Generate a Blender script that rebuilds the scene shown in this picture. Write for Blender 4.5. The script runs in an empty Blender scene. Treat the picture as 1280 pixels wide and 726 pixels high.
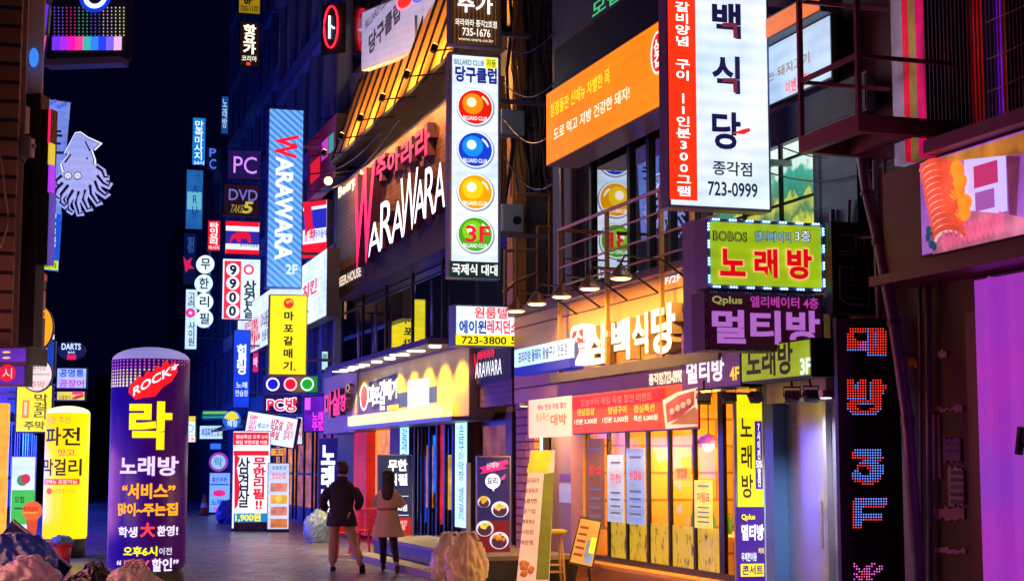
import bpy, bmesh, math, random
from mathutils import Vector, Matrix, noise
random.seed(7)
sc = bpy.context.scene
COL = sc.collection
R_ = math.radians

# ---------------------------------------------------------------- camera, sky, exposure
FPX, PCX, PCY, HOR, CH = 2000.0, 640.0, 363.0, 578.0, 1.75
TH = math.atan((HOR - PCY) / FPX)
cam = bpy.data.objects.new('camera', bpy.data.cameras.new('camera'))
COL.objects.link(cam)
cam.location = (0, 0, CH)
cam.rotation_euler = (math.pi / 2 + TH, 0, 0)
cam.data.sensor_width = 36.0
cam.data.lens = FPX / 1280.0 * 36.0
cam.data.clip_start = 0.2
cam.data.clip_end = 900
sc.camera = cam
w = bpy.data.worlds.new('World')
sc.world = w
w.use_nodes = True
bg = w.node_tree.nodes['Background']
bg.inputs[0].default_value = (0.07, 0.055, 1.0, 1)
bg.inputs[1].default_value = 0.007
sc.view_settings.view_transform = 'Standard'
sc.view_settings.look = 'None'
sc.view_settings.exposure = 0.2
sc.view_settings.gamma = 1.0
sc.render.engine = 'CYCLES'
cy = sc.cycles
cy.use_denoising = True
cy.max_bounces = 7
cy.diffuse_bounces = 3
cy.glossy_bounces = 4
cy.transparent_max_bounces = 12
cy.caustics_reflective = False
cy.caustics_refractive = False
cy.sample_clamp_indirect = 4.0
cy.use_light_tree = True

# ---------------------------------------------------------------- pixel rays (photo measured at 1280 x 726)
CT, ST = math.cos(TH), math.sin(TH)
EYE = Vector((0, 0, CH))
def ray(u, v):
    s, t = (u - PCX) / FPX, (PCY - v) / FPX
    return Vector((s, CT - t * ST, ST + t * CT))
def P(u, v, d):
    r = ray(u, v)
    return EYE + r * (d / r.y)

class Fr:
    """a vertical frame: local x to the right along the face, y into it, z up"""
    def __init__(s, O, phi):
        s.O = Vector(O); s.phi = phi
        s.ax = Vector((math.cos(phi), math.sin(phi), 0))
        s.ay = Vector((-math.sin(phi), math.cos(phi), 0))
    def pt(s, u, v, y=0.0):
        r = ray(u, v)
        k = ((s.O - EYE).dot(s.ay) + y) / r.dot(s.ay)
        q = EYE + r * k - s.O
        return q.dot(s.ax), q.z
    def rect(s, u0, v0, u1, v1, y=0.0):
        uc, vc = (u0 + u1) / 2, (v0 + v1) / 2
        return s.pt(u0, vc, y)[0], s.pt(u1, vc, y)[0], s.pt(uc, v1, y)[1], s.pt(uc, v0, y)[1]
    def at(s, x, y, z=0):
        return s.O + s.ax * x + s.ay * y + Vector((0, 0, z))

# ---------------------------------------------------------------- materials
def lin(c):
    f = lambda x: x / 12.92 if x <= .04045 else ((x + .055) / 1.055) ** 2.4
    return tuple(f(max(0, x) / 255.0) for x in c)
_mc = {}
def nodes(m):
    m.use_nodes = True
    nt = m.node_tree
    return nt, nt.nodes['Principled BSDF'], nt.nodes.new
LAMP_K = 1.2
def boost(l):
    """sign lamps are far brighter than the film can hold: the strong channels shine past white"""
    out = []
    for x in l:
        t = min(1, max(0, (x - .45) / .45)); t = t * t * (3 - 2 * t)
        out.append(x * (1 + (LAMP_K - 1) * t))
    return out
def emat(c, s=1.0, var=0.0, light=True):
    """self-glow put into signs, prints and fittings, lamp-lit or not; s is its strength"""
    k = ('e', tuple(c), s, var, light)
    if k in _mc: return _mc[k]
    m = bpy.data.materials.new('glow_colour')
    nt, b, new = nodes(m)
    l = lin(c)
    b.inputs['Base Color'].default_value = (*[.04 + .5 * x for x in l], 1)
    if light and s >= .5: l = boost(l)
    b.inputs['Roughness'].default_value = .5
    b.inputs['Specular IOR Level'].default_value = .15
    b.inputs['Emission Color'].default_value = (*l, 1)
    b.inputs['Emission Strength'].default_value = s
    if var:
        tc, n, mr = new('ShaderNodeTexCoord'), new('ShaderNodeTexNoise'), new('ShaderNodeMapRange')
        n.inputs['Scale'].default_value = 2.6; n.inputs['Detail'].default_value = 5
        mr.inputs[1].default_value = .3; mr.inputs[2].default_value = .7
        mr.inputs[3].default_value = s * (1 - var); mr.inputs[4].default_value = s * (1 + var * .4)
        nt.links.new(tc.outputs['Object'], n.inputs['Vector'])
        nt.links.new(n.outputs['Fac'], mr.inputs[0])
        wv, ad = new('ShaderNodeTexWave'), new('ShaderNodeMath')
        wv.bands_direction = 'Z'; wv.inputs['Scale'].default_value = 1.9; wv.inputs['Distortion'].default_value = 1.5; wv.inputs['Detail'].default_value = 2
        nt.links.new(tc.outputs['Object'], wv.inputs['Vector'])
        ad.operation = 'MULTIPLY_ADD'; ad.inputs[1].default_value = .12 * s
        nt.links.new(wv.outputs['Fac'], ad.inputs[0]); nt.links.new(mr.outputs[0], ad.inputs[2]); nt.links.new(ad.outputs[0], b.inputs['Emission Strength'])
        n2, cx = new('ShaderNodeTexNoise'), new('ShaderNodeMix')
        n2.inputs['Scale'].default_value = .9; n2.inputs['Detail'].default_value = 3
        cx.data_type = 'RGBA'; cx.inputs['A'].default_value = (*[l[0] * .72, l[1] * .86, l[2]], 1); cx.inputs['B'].default_value = (*l, 1)
        m2 = new('ShaderNodeMapRange'); m2.inputs[1].default_value = .35; m2.inputs[2].default_value = .6
        nt.links.new(tc.outputs['Object'], n2.inputs['Vector']); nt.links.new(n2.outputs['Fac'], m2.inputs[0]); nt.links.new(m2.outputs[0], cx.inputs['Factor'])
        nt.links.new(cx.outputs['Result'], b.inputs['Emission Color'])
    if not light:
        m.cycles.emission_sampling = 'NONE'
    _mc[k] = m
    return m
def dmat(c, rough=.6, metal=0.0, var=.3, scale=3.0, bump=.15, stretch=(1, 1, 1), spec=.5):
    k = ('d', tuple(c), rough, metal, var, scale, bump, stretch, spec)
    if k in _mc: return _mc[k]
    m = bpy.data.materials.new('painted')
    nt, b, new = nodes(m)
    tc, mp, n, mx = new('ShaderNodeTexCoord'), new('ShaderNodeMapping'), new('ShaderNodeTexNoise'), new('ShaderNodeMix')
    mp.inputs['Scale'].default_value = stretch
    n.inputs['Scale'].default_value = scale; n.inputs['Detail'].default_value = 7; n.inputs['Roughness'].default_value = .65
    mx.data_type = 'RGBA'
    mx.inputs['A'].default_value = (*[x * (1 - var) for x in c], 1)
    mx.inputs['B'].default_value = (*[min(.9, x * (1 + var)) for x in c], 1)
    L = nt.links.new
    L(tc.outputs['Object'], mp.inputs[0]); L(mp.outputs[0], n.inputs['Vector']); L(n.outputs['Fac'], mx.inputs['Factor'])
    L(mx.outputs['Result'], b.inputs['Base Color'])
    b.inputs['Metallic'].default_value = metal
    b.inputs['Specular IOR Level'].default_value = spec
    mr = new('ShaderNodeMapRange')
    mr.inputs[3].default_value = max(.03, rough - .12); mr.inputs[4].default_value = min(1, rough + .12)
    L(n.outputs['Fac'], mr.inputs[0]); L(mr.outputs[0], b.inputs['Roughness'])
    if bump:
        bp = new('ShaderNodeBump'); bp.inputs['Strength'].default_value = bump; bp.inputs['Distance'].default_value = .02
        L(n.outputs['Fac'], bp.inputs['Height']); L(bp.outputs[0], b.inputs['Normal'])
    _mc[k] = m
    return m
def brickmat(c1, c2, cm, bw, bh, mortar=.02, rough=.6, flat=False, bump=.4, key='', off=.5, var=.5):
    k = ('b', c1, c2, cm, bw, bh, flat, key)
    if k in _mc: return _mc[k]
    m = bpy.data.materials.new('coursed')
    nt, b, new = nodes(m)
    L = nt.links.new
    tc, sp, cb, br = new('ShaderNodeTexCoord'), new('ShaderNodeSeparateXYZ'), new('ShaderNodeCombineXYZ'), new('ShaderNodeTexBrick')
    L(tc.outputs['Object'], sp.inputs[0])
    if flat:
        L(sp.outputs[0], cb.inputs[0]); L(sp.outputs[1], cb.inputs[1])
    else:
        ad = new('ShaderNodeMath'); ad.operation = 'ADD'
        L(sp.outputs[0], ad.inputs[0]); L(sp.outputs[1], ad.inputs[1])
        L(ad.outputs[0], cb.inputs[0]); L(sp.outputs[2], cb.inputs[1])
    br.offset = off
    br.inputs['Scale'].default_value = 1
    br.inputs['Brick Width'].default_value = bw; br.inputs['Row Height'].default_value = bh
    br.inputs['Mortar Size'].default_value = mortar
    br.inputs['Color1'].default_value = (*c1, 1); br.inputs['Color2'].default_value = (*c2, 1); br.inputs['Mortar'].default_value = (*cm, 1)
    L(cb.outputs[0], br.inputs['Vector'])
    n = new('ShaderNodeTexNoise'); n.inputs['Scale'].default_value = 2.2; n.inputs['Detail'].default_value = 8
    L(tc.outputs['Object'], n.inputs['Vector'])
    mx = new('ShaderNodeMix'); mx.data_type = 'RGBA'; mx.blend_type = 'MULTIPLY'; mx.inputs['Factor'].default_value = var
    L(br.outputs['Color'], mx.inputs['A']); L(n.outputs['Color'], mx.inputs['B']); L(mx.outputs['Result'], b.inputs['Base Color'])
    mr = new('ShaderNodeMapRange'); mr.inputs[3].default_value = max(.05, rough - .22); mr.inputs[4].default_value = rough + .15
    L(n.outputs['Fac'], mr.inputs[0]); L(mr.outputs[0], b.inputs['Roughness'])
    bp = new('ShaderNodeBump'); bp.inputs['Strength'].default_value = bump; bp.inputs['Distance'].default_value = .01; bp.invert = True
    L(br.outputs['Fac'], bp.inputs['Height']); L(bp.outputs[0], b.inputs['Normal'])
    _mc[k] = m
    return m
def glassmat(tint=(.8, .8, .85), mirror=.9, rough=.02, base=.06):
    k = ('g', tint, mirror, rough, base)
    if k in _mc: return _mc[k]
    m = bpy.data.materials.new('window_glass')
    m.use_nodes = True
    nt = m.node_tree; nt.nodes.clear(); new = nt.nodes.new; L = nt.links.new
    out, mix, tr, gl, fr, mr = (new('ShaderNodeOutputMaterial'), new('ShaderNodeMixShader'), new('ShaderNodeBsdfTransparent'),
                                new('ShaderNodeBsdfGlossy'), new('ShaderNodeLayerWeight'), new('ShaderNodeMapRange'))
    pw = new('ShaderNodeMath'); pw.operation = 'POWER'; pw.inputs[1].default_value = 4.5
    tr.inputs[0].default_value = (*tint, 1); gl.inputs['Color'].default_value = (mirror, mirror, mirror, 1); gl.inputs['Roughness'].default_value = rough
    fr.inputs[0].default_value = .5
    mr.inputs[3].default_value = base; mr.inputs[4].default_value = 1
    L(fr.outputs['Facing'], pw.inputs[0]); L(pw.outputs[0], mr.inputs[0]); L(mr.outputs[0], mix.inputs[0]); L(tr.outputs[0], mix.inputs[1]); L(gl.outputs[0], mix.inputs[2]); L(mix.outputs[0], out.inputs[0])
    _mc[k] = m
    return m

BLACK = dmat((.012, .012, .014), .4)
STEEL = dmat((.25, .25, .28), .4, .6)
ALU = dmat((.45, .45, .5), .35, .7)
DARKGLASS = dmat((.006, .007, .012), .07, 0, .1, 3, 0, spec=.9)
TILE_BLUE = brickmat((.10, .12, .2), (.08, .1, .18), (.02, .02, .03), .55, .4, .012, .35, key='tile', off=0)
BRICK_OR = brickmat((.78, .32, .06), (.6, .22, .05), (.04, .02, .015), .42, .13, .014, .6, key='or')
WOOD = brickmat((.26, .10, .05), (.17, .065, .035), (.03, .012, .008), 2.6, .11, .008, .5, key='wood')
WOOD_LIGHT = dmat((.55, .3, .1), .5, 0, .3, 3, .2, (1, 1, 12))
DARKWALL = brickmat((.07, .07, .085), (.055, .055, .07), (.02, .02, .025), .9, .45, .012, .7, key='dw')

# ---------------------------------------------------------------- mesh building
class MB:
    def __init__(s): s.bm = bmesh.new()
    def box(s, x0, x1, y0, y1, z0, z1, M=None):
        v = [Vector((x, y, z)) for x in (x0, x1) for y in (y0, y1) for z in (z0, z1)]
        if M: v = [M @ q for q in v]
        v = [s.bm.verts.new(q) for q in v]
        for f in ((0, 1, 3, 2), (4, 6, 7, 5), (0, 4, 5, 1), (2, 3, 7, 6), (0, 2, 6, 4), (1, 5, 7, 3)):
            s.bm.faces.new([v[i] for i in f])
        return s
    def hexa(s, q):  # eight corners, bottom four then top four
        v = [s.bm.verts.new(p) for p in q]
        for f in ((0, 3, 2, 1), (4, 5, 6, 7), (0, 1, 5, 4), (1, 2, 6, 5), (2, 3, 7, 6), (3, 0, 4, 7)):
            s.bm.faces.new([v[i] for i in f])
        return s
    def poly(s, pts):
        s.bm.faces.new([s.bm.verts.new(p) for p in pts]); return s
    def prism(s, xz, y0, y1):
        a = [s.bm.verts.new((x, y0, z)) for x, z in xz]; b = [s.bm.verts.new((x, y1, z)) for x, z in xz]
        n = len(xz)
        s.bm.faces.new(a); s.bm.faces.new(b[::-1])
        for i in range(n): s.bm.faces.new([a[i], b[i], b[(i + 1) % n], a[(i + 1) % n]])
        return s
    def tube(s, pts, r, n=8, r1=None):
        pts = [Vector(p) for p in pts]; rings = []
        for i, p in enumerate(pts):
            t = (pts[min(i + 1, len(pts) - 1)] - pts[max(i - 1, 0)]).normalized()
            a = t.cross(Vector((0, 0, 1)))
            if a.length < .05: a = t.cross(Vector((1, 0, 0)))
            a.normalize(); b = t.cross(a)
            rr = r if r1 is None else r + (r1 - r) * i / (len(pts) - 1)
            rings.append([s.bm.verts.new(p + a * math.cos(k * 2 * math.pi / n) * rr + b * math.sin(k * 2 * math.pi / n) * rr) for k in range(n)])
        for A, B in zip(rings, rings[1:]):
            for k in range(n): s.bm.faces.new([A[k], A[(k + 1) % n], B[(k + 1) % n], B[k]])
        s.bm.faces.new(rings[0][::-1]); s.bm.faces.new(rings[-1])
        return s
    def lathe(s, prof, n=24, c=(0, 0, 0)):
        c = Vector(c); rings = []
        for r, z in prof:
            rings.append([s.bm.verts.new(c + Vector((r * math.cos(k * 2 * math.pi / n), r * math.sin(k * 2 * math.pi / n), z))) for k in range(n)])
        for A, B in zip(rings, rings[1:]):
            for k in range(n): s.bm.faces.new([A[k], A[(k + 1) % n], B[(k + 1) % n], B[k]])
        s.bm.faces.new(rings[0][::-1]); s.bm.faces.new(rings[-1])
        return s
    def ball(s, c, r, sub=2, sq=(1, 1, 1)):
        M = Matrix.Translation(c) @ Matrix.Diagonal((r * sq[0], r * sq[1], r * sq[2], 1))
        bmesh.ops.create_icosphere(s.bm, subdivisions=sub, radius=1, matrix=M)
        return s
    def geo(s, vs, fs):
        v = [s.bm.verts.new(p) for p in vs]
        for f in fs:
            try: s.bm.faces.new([v[i] for i in f])
            except ValueError: pass
        return s
    def build(s, name, m, parent=None, smooth=False, bev=0):
        bmesh.ops.recalc_face_normals(s.bm, faces=s.bm.faces) if not getattr(s, 'keep', False) else None
        me = bpy.data.meshes.new(name)
        s.bm.to_mesh(me); s.bm.free()
        me.materials.append(m)
        if smooth:
            for p in me.polygons: p.use_smooth = True
        o = bpy.data.objects.new(name, me); COL.objects.link(o)
        if parent: o.parent = parent
        if bev:
            b = o.modifiers.new('bevel', 'BEVEL'); b.width = bev; b.segments = 2; b.limit_method = 'ANGLE'
        return o
def tag(o, label=None, cat=None, group=None, kind=None):
    if label: o['label'] = label
    if cat: o['category'] = cat
    if group: o['group'] = group
    if kind: o['kind'] = kind
    return o
def thing(name, label, cat, loc, phi=0.0, group=None):
    o = bpy.data.objects.new(name, None); COL.objects.link(o)
    o.empty_display_size = .2
    o.location = loc; o.rotation_euler = (0, 0, phi)
    return tag(o, label, cat, group)
def bx(name, m, parent, *a, bev=0):
    return MB().box(*a).build(name, m, parent, bev=bev)

# ---------------------------------------------------------------- lettering
_tc = {}
def text_geo(body, bold=.0, ex=0.0, ls=.92):
    k = (body, bold, ex, ls)
    if k in _tc: return _tc[k]
    c = bpy.data.curves.new('lettering', 'FONT')
    c.body = body; c.offset = bold; c.extrude = ex; c.resolution_u = 3; c.align_x = 'CENTER'; c.space_line = ls
    o = bpy.data.objects.new('lettering', c)
    me = bpy.data.meshes.new_from_object(o)
    vs = [v.co.copy() for v in me.vertices]; fs = [tuple(p.vertices) for p in me.polygons]
    bpy.data.objects.remove(o); bpy.data.curves.remove(c); bpy.data.meshes.remove(me)
    x0, x1 = min(v.x for v in vs), max(v.x for v in vs); y0, y1 = min(v.y for v in vs), max(v.y for v in vs)
    vs = [((v.x - x0) / (x1 - x0), (v.y - y0) / (y1 - y0), v.z) for v in vs]
    _tc[k] = (vs, fs)
    return _tc[k]
def put_text(mb, body, x0, x1, z0, z1, y, bold=.02, ex=0.0, shear=0.0, rot=0, f=None, ls=.92, slope=0.0):
    vs, fs = text_geo(body, bold, ex, ls)
    out = []
    for a, b, c in vs:
        if rot == -90: a, b = b, 1 - a
        elif rot == 90: a, b = 1 - b, a
        x = x0 + a * (x1 - x0) + shear * (b - .5) * (z1 - z0)
        z = z0 + b * (z1 - z0) + slope * (x - (x0 + x1) / 2)
        p = (x, y - c, z)
        out.append(f(p) if f else p)
    mb.geo(out, fs)
    mb.keep = True

# ---------------------------------------------------------------- signs
DARK_EDGE = dmat((.05, .05, .07), .4, .3)
def disc_pts(cx, cz, rx, rz, n=28):
    return [(cx + rx * math.cos(k * 2 * math.pi / n), cz + rz * math.sin(k * 2 * math.pi / n)) for k in range(n)]
def wrap(bm, f):
    xs = [v.co.x for v in bm.verts]
    a, b = min(xs), max(xs); n = max(1, int((b - a) / .035))
    for k in range(1, n):
        bmesh.ops.bisect_plane(bm, geom=bm.verts[:] + bm.edges[:] + bm.faces[:], plane_co=(a + (b - a) * k / n, 0, 0), plane_no=(1, 0, 0))
    for v in bm.verts: v.co = f(v.co)
def draw(parent, fr, items, y0=0.0, f=None, back=None, gap=.003):
    """items are what is printed or mounted on a face, each a mesh of its own; coordinates measured on the photograph.
    back = thickness of a two-faced sign, whose rear face carries the same print."""
    for i, it in enumerate(items):
        kind = it[0]; opt = it[-1] if isinstance(it[-1], dict) else {}
        y = y0 - gap * (i + 1) - opt.get('y', 0)
        mb = MB()
        if kind == 'T':
            _, body, u0, v0, u1, v1, c, s = it[:8]
            x0, x1, z0, z1 = fr.rect(u0, v0, u1, v1, y)
            put_text(mb, body, x0, x1, z0, z1, y, opt.get('bold', .02), opt.get('ex', 0), opt.get('shear', 0), opt.get('rot', 0), None, opt.get('ls', .92), opt.get('slope', 0))
            nm = opt.get('name', 'lettering')
        elif kind == 'R':
            _, u0, v0, u1, v1, c, s = it[:7]
            x0, x1, z0, z1 = fr.rect(u0, v0, u1, v1, y)
            if f: mb.poly([(x0, y, z0), (x1, y, z0), (x1, y, z1), (x0, y, z1)])
            else: mb.box(x0, x1, y, y + .002, z0, z1)
            nm = opt.get('name', 'panel')
        elif kind in 'DO':
            _, cu, cv, r, c, s = it[:6]
            x0, x1, z0, z1 = fr.rect(cu - r, cv - opt.get('rv', r), cu + r, cv + opt.get('rv', r), y)
            cx, cz, rx, rz = (x0 + x1) / 2, (z0 + z1) / 2, (x1 - x0) / 2, (z1 - z0) / 2
            A = disc_pts(cx, cz, rx, rz)
            if kind == 'D':
                mb.poly([(x, y, z) for x, z in A])
            else:
                k = 1 - opt.get('w', .2)
                B = disc_pts(cx, cz, rx * k, rz * k)
                n = len(A)
                for j in range(n):
                    q = [A[j], A[(j + 1) % n], B[(j + 1) % n], B[j]]
                    mb.poly([(x, y, z) for x, z in q])
            nm = opt.get('name', 'disc' if kind == 'D' else 'ring')
        elif kind == 'G':
            _, pts, c, s = it[:4]
            q = [fr.pt(u, v, y) for u, v in pts]
            mb.poly([(x, y, z) for x, z in q])
            nm = opt.get('name', 'emblem')
        if f: wrap(mb.bm, f)
        if back is not None:
            src = [[Vector((-v.co.x, back - v.co.y, v.co.z)) for v in fc.verts] for fc in mb.bm.faces]
            for q in src: mb.bm.faces.new([mb.bm.verts.new(p) for p in q])
        mb.keep = True
        m = opt.get('mat') or (emat(c, s, opt.get('var', 0), opt.get('light', kind == 'R')) if s > 0 else dmat(lin(c), .5, 0, .12, 4, .03))
        o = mb.build(nm, m, parent)
def sign(label, d, rect, face, items=(), name='hanging_sign', cat='sign', phi=17, thick=.2, casing=None, s=1.0, group=None, back=False,
         var=.12, rim=.03, bracket=None, drop=None):
    u0, v0, u1, v1 = rect
    O = P((u0 + u1) / 2, v1, d)
    fr = Fr(O, R_(phi))
    t = thing(name, label, cat, O, R_(phi), group)
    x0, x1, z0, z1 = fr.rect(u0, v0, u1, v1)
    z0 = 0.0
    bx('casing', casing or DARK_EDGE, t, x0, x1, 0, thick, z0, z1, bev=.008)
    m = MB().box(x0 + rim, x1 - rim, -.006, -.0005, z0 + rim, z1 - rim)
    if back: m.box(x0 + rim, x1 - rim, thick + .0005, thick + .006, z0 + rim, z1 - rim)
    m.build('face', emat(face, s, var) if s > 0 else dmat(lin(face), .5), t)
    draw(t, fr, items, -.006, back=thick if back else None)
    if bracket:   # side ('r'/'l'), length
        side, ln = bracket
        for zz in (z0 + .2 * (z1 - z0), z0 + .8 * (z1 - z0)):
            b = MB()
            if side == 'r': b.box(x1, x1 + ln, thick * .3, thick * .7, zz - .03, zz + .03)
            else: b.box(x0 - ln, x0, thick * .3, thick * .7, zz - .03, zz + .03)
            b.build('bracket', STEEL, t)
    return t, fr, (x0, x1, z0, z1)

# ---------------------------------------------------------------- street lines: X = c + m Y along each row of fronts
LA, LB, LC, LL = (8.83, -.33), (8.6, -.32), (7.8, -.30), (-2.2, -.265)
def row_frame(line, d, left=False):
    c, m = line
    phi = math.atan2(1, m) if left else math.atan2(-1, -m)
    return Fr((c + m * d, d, 0), phi)
FA, FB, FC, FL = row_frame(LA, 20), row_frame(LB, 32), row_frame(LC, 50), row_frame(LL, 25, True)
def facade_sign(label, F0, rect, y, face, items=(), name='shop_sign', cat='sign', thick=.2, casing=None, s=1.0, var=.12, fmat=None, rim=.02):
    """a sign board lying along a row of fronts, y metres out from the wall line (negative is out)"""
    u0, v0, u1, v1 = rect
    x0, x1, z0, z1 = F0.rect(u0, v0, u1, v1, y)
    O = F0.at((x0 + x1) / 2, y, z0)
    fr = Fr(O, F0.phi)
    t = thing(name, label, cat, O, F0.phi)
    h = (x1 - x0) / 2
    bx('casing', casing or DARK_EDGE, t, -h, h, 0, thick, 0, z1 - z0)
    bx('face', fmat or (emat(face, s, var) if s > 0 else dmat(lin(face), .5)), t, -h + rim, h - rim, -.008, -.001, rim, z1 - z0 - rim)
    draw(t, fr, items, -.008)
    return t, fr, (-h, h, 0, z1 - z0)

# ================================================================ SETTING
PAVE = brickmat((.48, .42, .54), (.2, .18, .26), (.04, .04, .05), .6, .3, .016, .36, flat=True, bump=.7, key='pave', var=.75)
g = MB(); g.box(-120, 120, -30, 300, -.3, 0)
tag(g.build('ground', PAVE), kind='structure')
g = MB()
g.poly([(-1.9 - .265 * d * 1.0 + 0, d, .004) for d in (8, 90)] + [(-1.2 - .265 * d, d, .004) for d in (90, 8)])
tag(g.build('gutter_strip', brickmat((.2, .2, .22), (.15, .15, .17), (.04, .04, .04), .9, .35, .015, .5, flat=True, key='gut')), kind='structure')

def xa(u, y=0, v=580): return FA.pt(u, v, y)[0]
def za(u, v, y=0): return FA.pt(u, v, y)[1]
def xb(u, y=0, v=580): return FB.pt(u, v, y)[0]
def zb(u, v, y=0): return FB.pt(u, v, y)[1]

# ---------------------------------------------------------------- restaurant building (near right)
A = thing('restaurant_building', 'dark blue building with glazed balcony floor above the glowing orange restaurant front', 'building', FA.O, FA.phi)
WALLA = dmat((.10, .13, .20), .55, 0, .35, 1.6, .2)
x690, x716, x880, x1045 = xa(692), xa(716), xa(880), xa(1047)
m = MB()
m.box(x690, x716, 0, .3, 2.7, 13)
m.box(x716, x880, 0, .3, 6.4, 13)
m.box(x880, x1045, 0, .3, 2.7, 13)
m.box(x690, x690 + .25, .3, 9, 0, 13)
m.box(xa(645), x690, -.02, .25, 2.6, 3.6)
m.build('wall', WALLA, A)
bx('side_wall', dmat((.06, .05, .05), .8), A, x690, x690 + .25, 9, 9.3, 0, 13)
# balcony glazing, set back in the wall
MIRROR = bpy.data.materials.new('coated_glass')
nt, bb, new = nodes(MIRROR)
bb.inputs['Base Color'].default_value = (.5, .52, .58, 1); bb.inputs['Metallic'].default_value = 1; bb.inputs['Roughness'].default_value = .015
bx('reveal', WALLA, A, x716, x880, .3, .55, 6.4, 6.6)
gl = [718, 744, 793, 818, 845, 884]
for a, b in zip(gl, gl[1:]):
    xx0, xx1 = xa(a, .08), xa(b, .08)
    fr_ = MB()
    for q in ((xx0, xx0 + .05, 3.0, 6.4), (xx1 - .05, xx1, 3.0, 6.4), (xx0 + .05, xx1 - .05, 3.0, 3.08), (xx0 + .05, xx1 - .05, 6.32, 6.4)):
        fr_.box(q[0], q[1], 0.02, .12, q[2], q[3])
    if a == 716: fr_.box(xx0 + .05, xx1 - .05, .03, .11, 4.9, 4.97)
    wn = fr_.build('window', dmat((.02, .02, .025), .35, .5), A)
    if a == 716:
        bx('pane', dmat((.05, .28, .26), .12, 0, .2), wn, xx0 + .05, xx1 - .05, .07, .09, 3.08, 4.9)
        bl = MB()
        for k in range(26): bl.box(xx0 + .06, xx1 - .06, .05, .08, 4.99 + k * .05, 4.99 + k * .05 + .035)
        bl.build('blind', dmat((.6, .58, .5), .5), wn)
    else:
        bx('pane', MIRROR, wn, xx0 + .05, xx1 - .05, .07, .09, 3.08, 6.32)
# balcony slab and railing
BY = -.75
xr0, xr1 = xa(699, BY), xa(905, BY)
bx('balcony_slab', dmat((.12, .12, .14), .6), A, xa(690, BY), xr1, BY - .05, 0, 2.86, 2.99)
RAIL = dmat((.6, .36, .13), .45, .3)
zt = za(760, 263, BY)
m = MB()
for zz in (zt, zt - .27, zt - .54, zt - .80, zt - 1.02): m.tube([(xr0, BY, zz), (xr1, BY, zz)], .026 if zz == zt else .014, 8)
for zz in (zt, zt - .4, zt - .8): m.tube([(xr0, BY, zz), (xr0, 0, zz)], .024 if zz == zt else .014, 8)
m.build('handrail', RAIL, A)
for u in (700, 760, 829, 868):
    bx('railing_post', RAIL, A, xa(u, BY) - .025, xa(u, BY) + .025, BY - .02, BY + .03, 2.99, zt)
# ground floor: brick column, pier, glazed front with a room behind
bx('brick_column', BRICK_OR, A, xa(645, -.2), xa(668, -.2), -.2, .3, 0, 2.75)
m = MB(); m.box(xa(668), xa(716), .05, .3, 0, 2.7)
m.build('side_panel', dmat((.26, .2, .28), .5, 0, .2), A)
m = MB(); m.box(xa(716), xa(731), -.03, .3, 0, 2.7)
m.build('pilaster', WOOD_LIGHT, A)
SILL = .36
m = MB(); m.box(xa(731), xa(918), -.16, .25, 0, SILL - .05); m.box(xa(731), xa(918), -.22, .28, SILL - .05, SILL)
m.build('sill', dmat((.62, .3, .08), .45, 0, .35, 2.0, .25, (1, 1, 9)), A)
mull = [731, 757, 780, 806, 833, 864, 898, 918]
BLKF = dmat((.015, .013, .012), .3, .4)
CLEAR = glassmat((.97, .95, .92),     .2, .02, .02)
for i, (a, b) in enumerate(zip(mull, mull[1:])):
    xx0, xx1 = xa(a), xa(b)
    m = MB(); wd = .03 if a != 898 else .07
    m.box(xx0 - wd, xx0 + wd, .03, .08, SILL, 2.7); m.box(xx0 + wd, xx1 - .03, .03, .08, SILL, SILL + .08); m.box(xx0 + wd, xx1 - .03, .03, .08, 2.62, 2.7)
    wn = m.build('window', BLKF, A)
    bx('pane', CLEAR, wn, xx0 + wd, xx1 - .03, .05, .06, SILL + .08, 2.62)
    if i in (1, 2, 3, 4, 5):   # printed film on the lower glass, with a golden glow put into it
        fm = bpy.data.materials.get('woodland_film')
        if not fm:
            fm = bpy.data.materials.new('woodland_film')
            nt, bb, new = nodes(fm)
            tc, mp, nz, rp = new('ShaderNodeTexCoord'), new('ShaderNodeMapping'), new('ShaderNodeTexNoise'), new('ShaderNodeValToRGB')
            mp.inputs['Scale'].default_value = (3.2, 1, 1.7); nz.inputs['Scale'].default_value = 2.3; nz.inputs['Detail'].default_value = 9; nz.inputs['Roughness'].default_value = .7
            rp.color_ramp.elements[0].position = .38; rp.color_ramp.elements[0].color = (.05, .04, .01, 1)
            rp.color_ramp.elements[1].position = .47; rp.color_ramp.elements[1].color = (.6, .42, .03, 1)
            nt.links.new(tc.outputs['Object'], mp.inputs[0]); nt.links.new(mp.outputs[0], nz.inputs['Vector']); nt.links.new(nz.outputs['Fac'], rp.inputs[0])
            nt.links.new(rp.outputs[0], bb.inputs['Base Color']); nt.links.new(rp.outputs[0], bb.inputs['Emission Color']); bb.inputs['Emission Strength'].default_value = 1.0
        bx('window_film', fm, wn, xx0 + wd, xx1 - .03, .064, .068, SILL + .08, SILL + .6)
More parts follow.
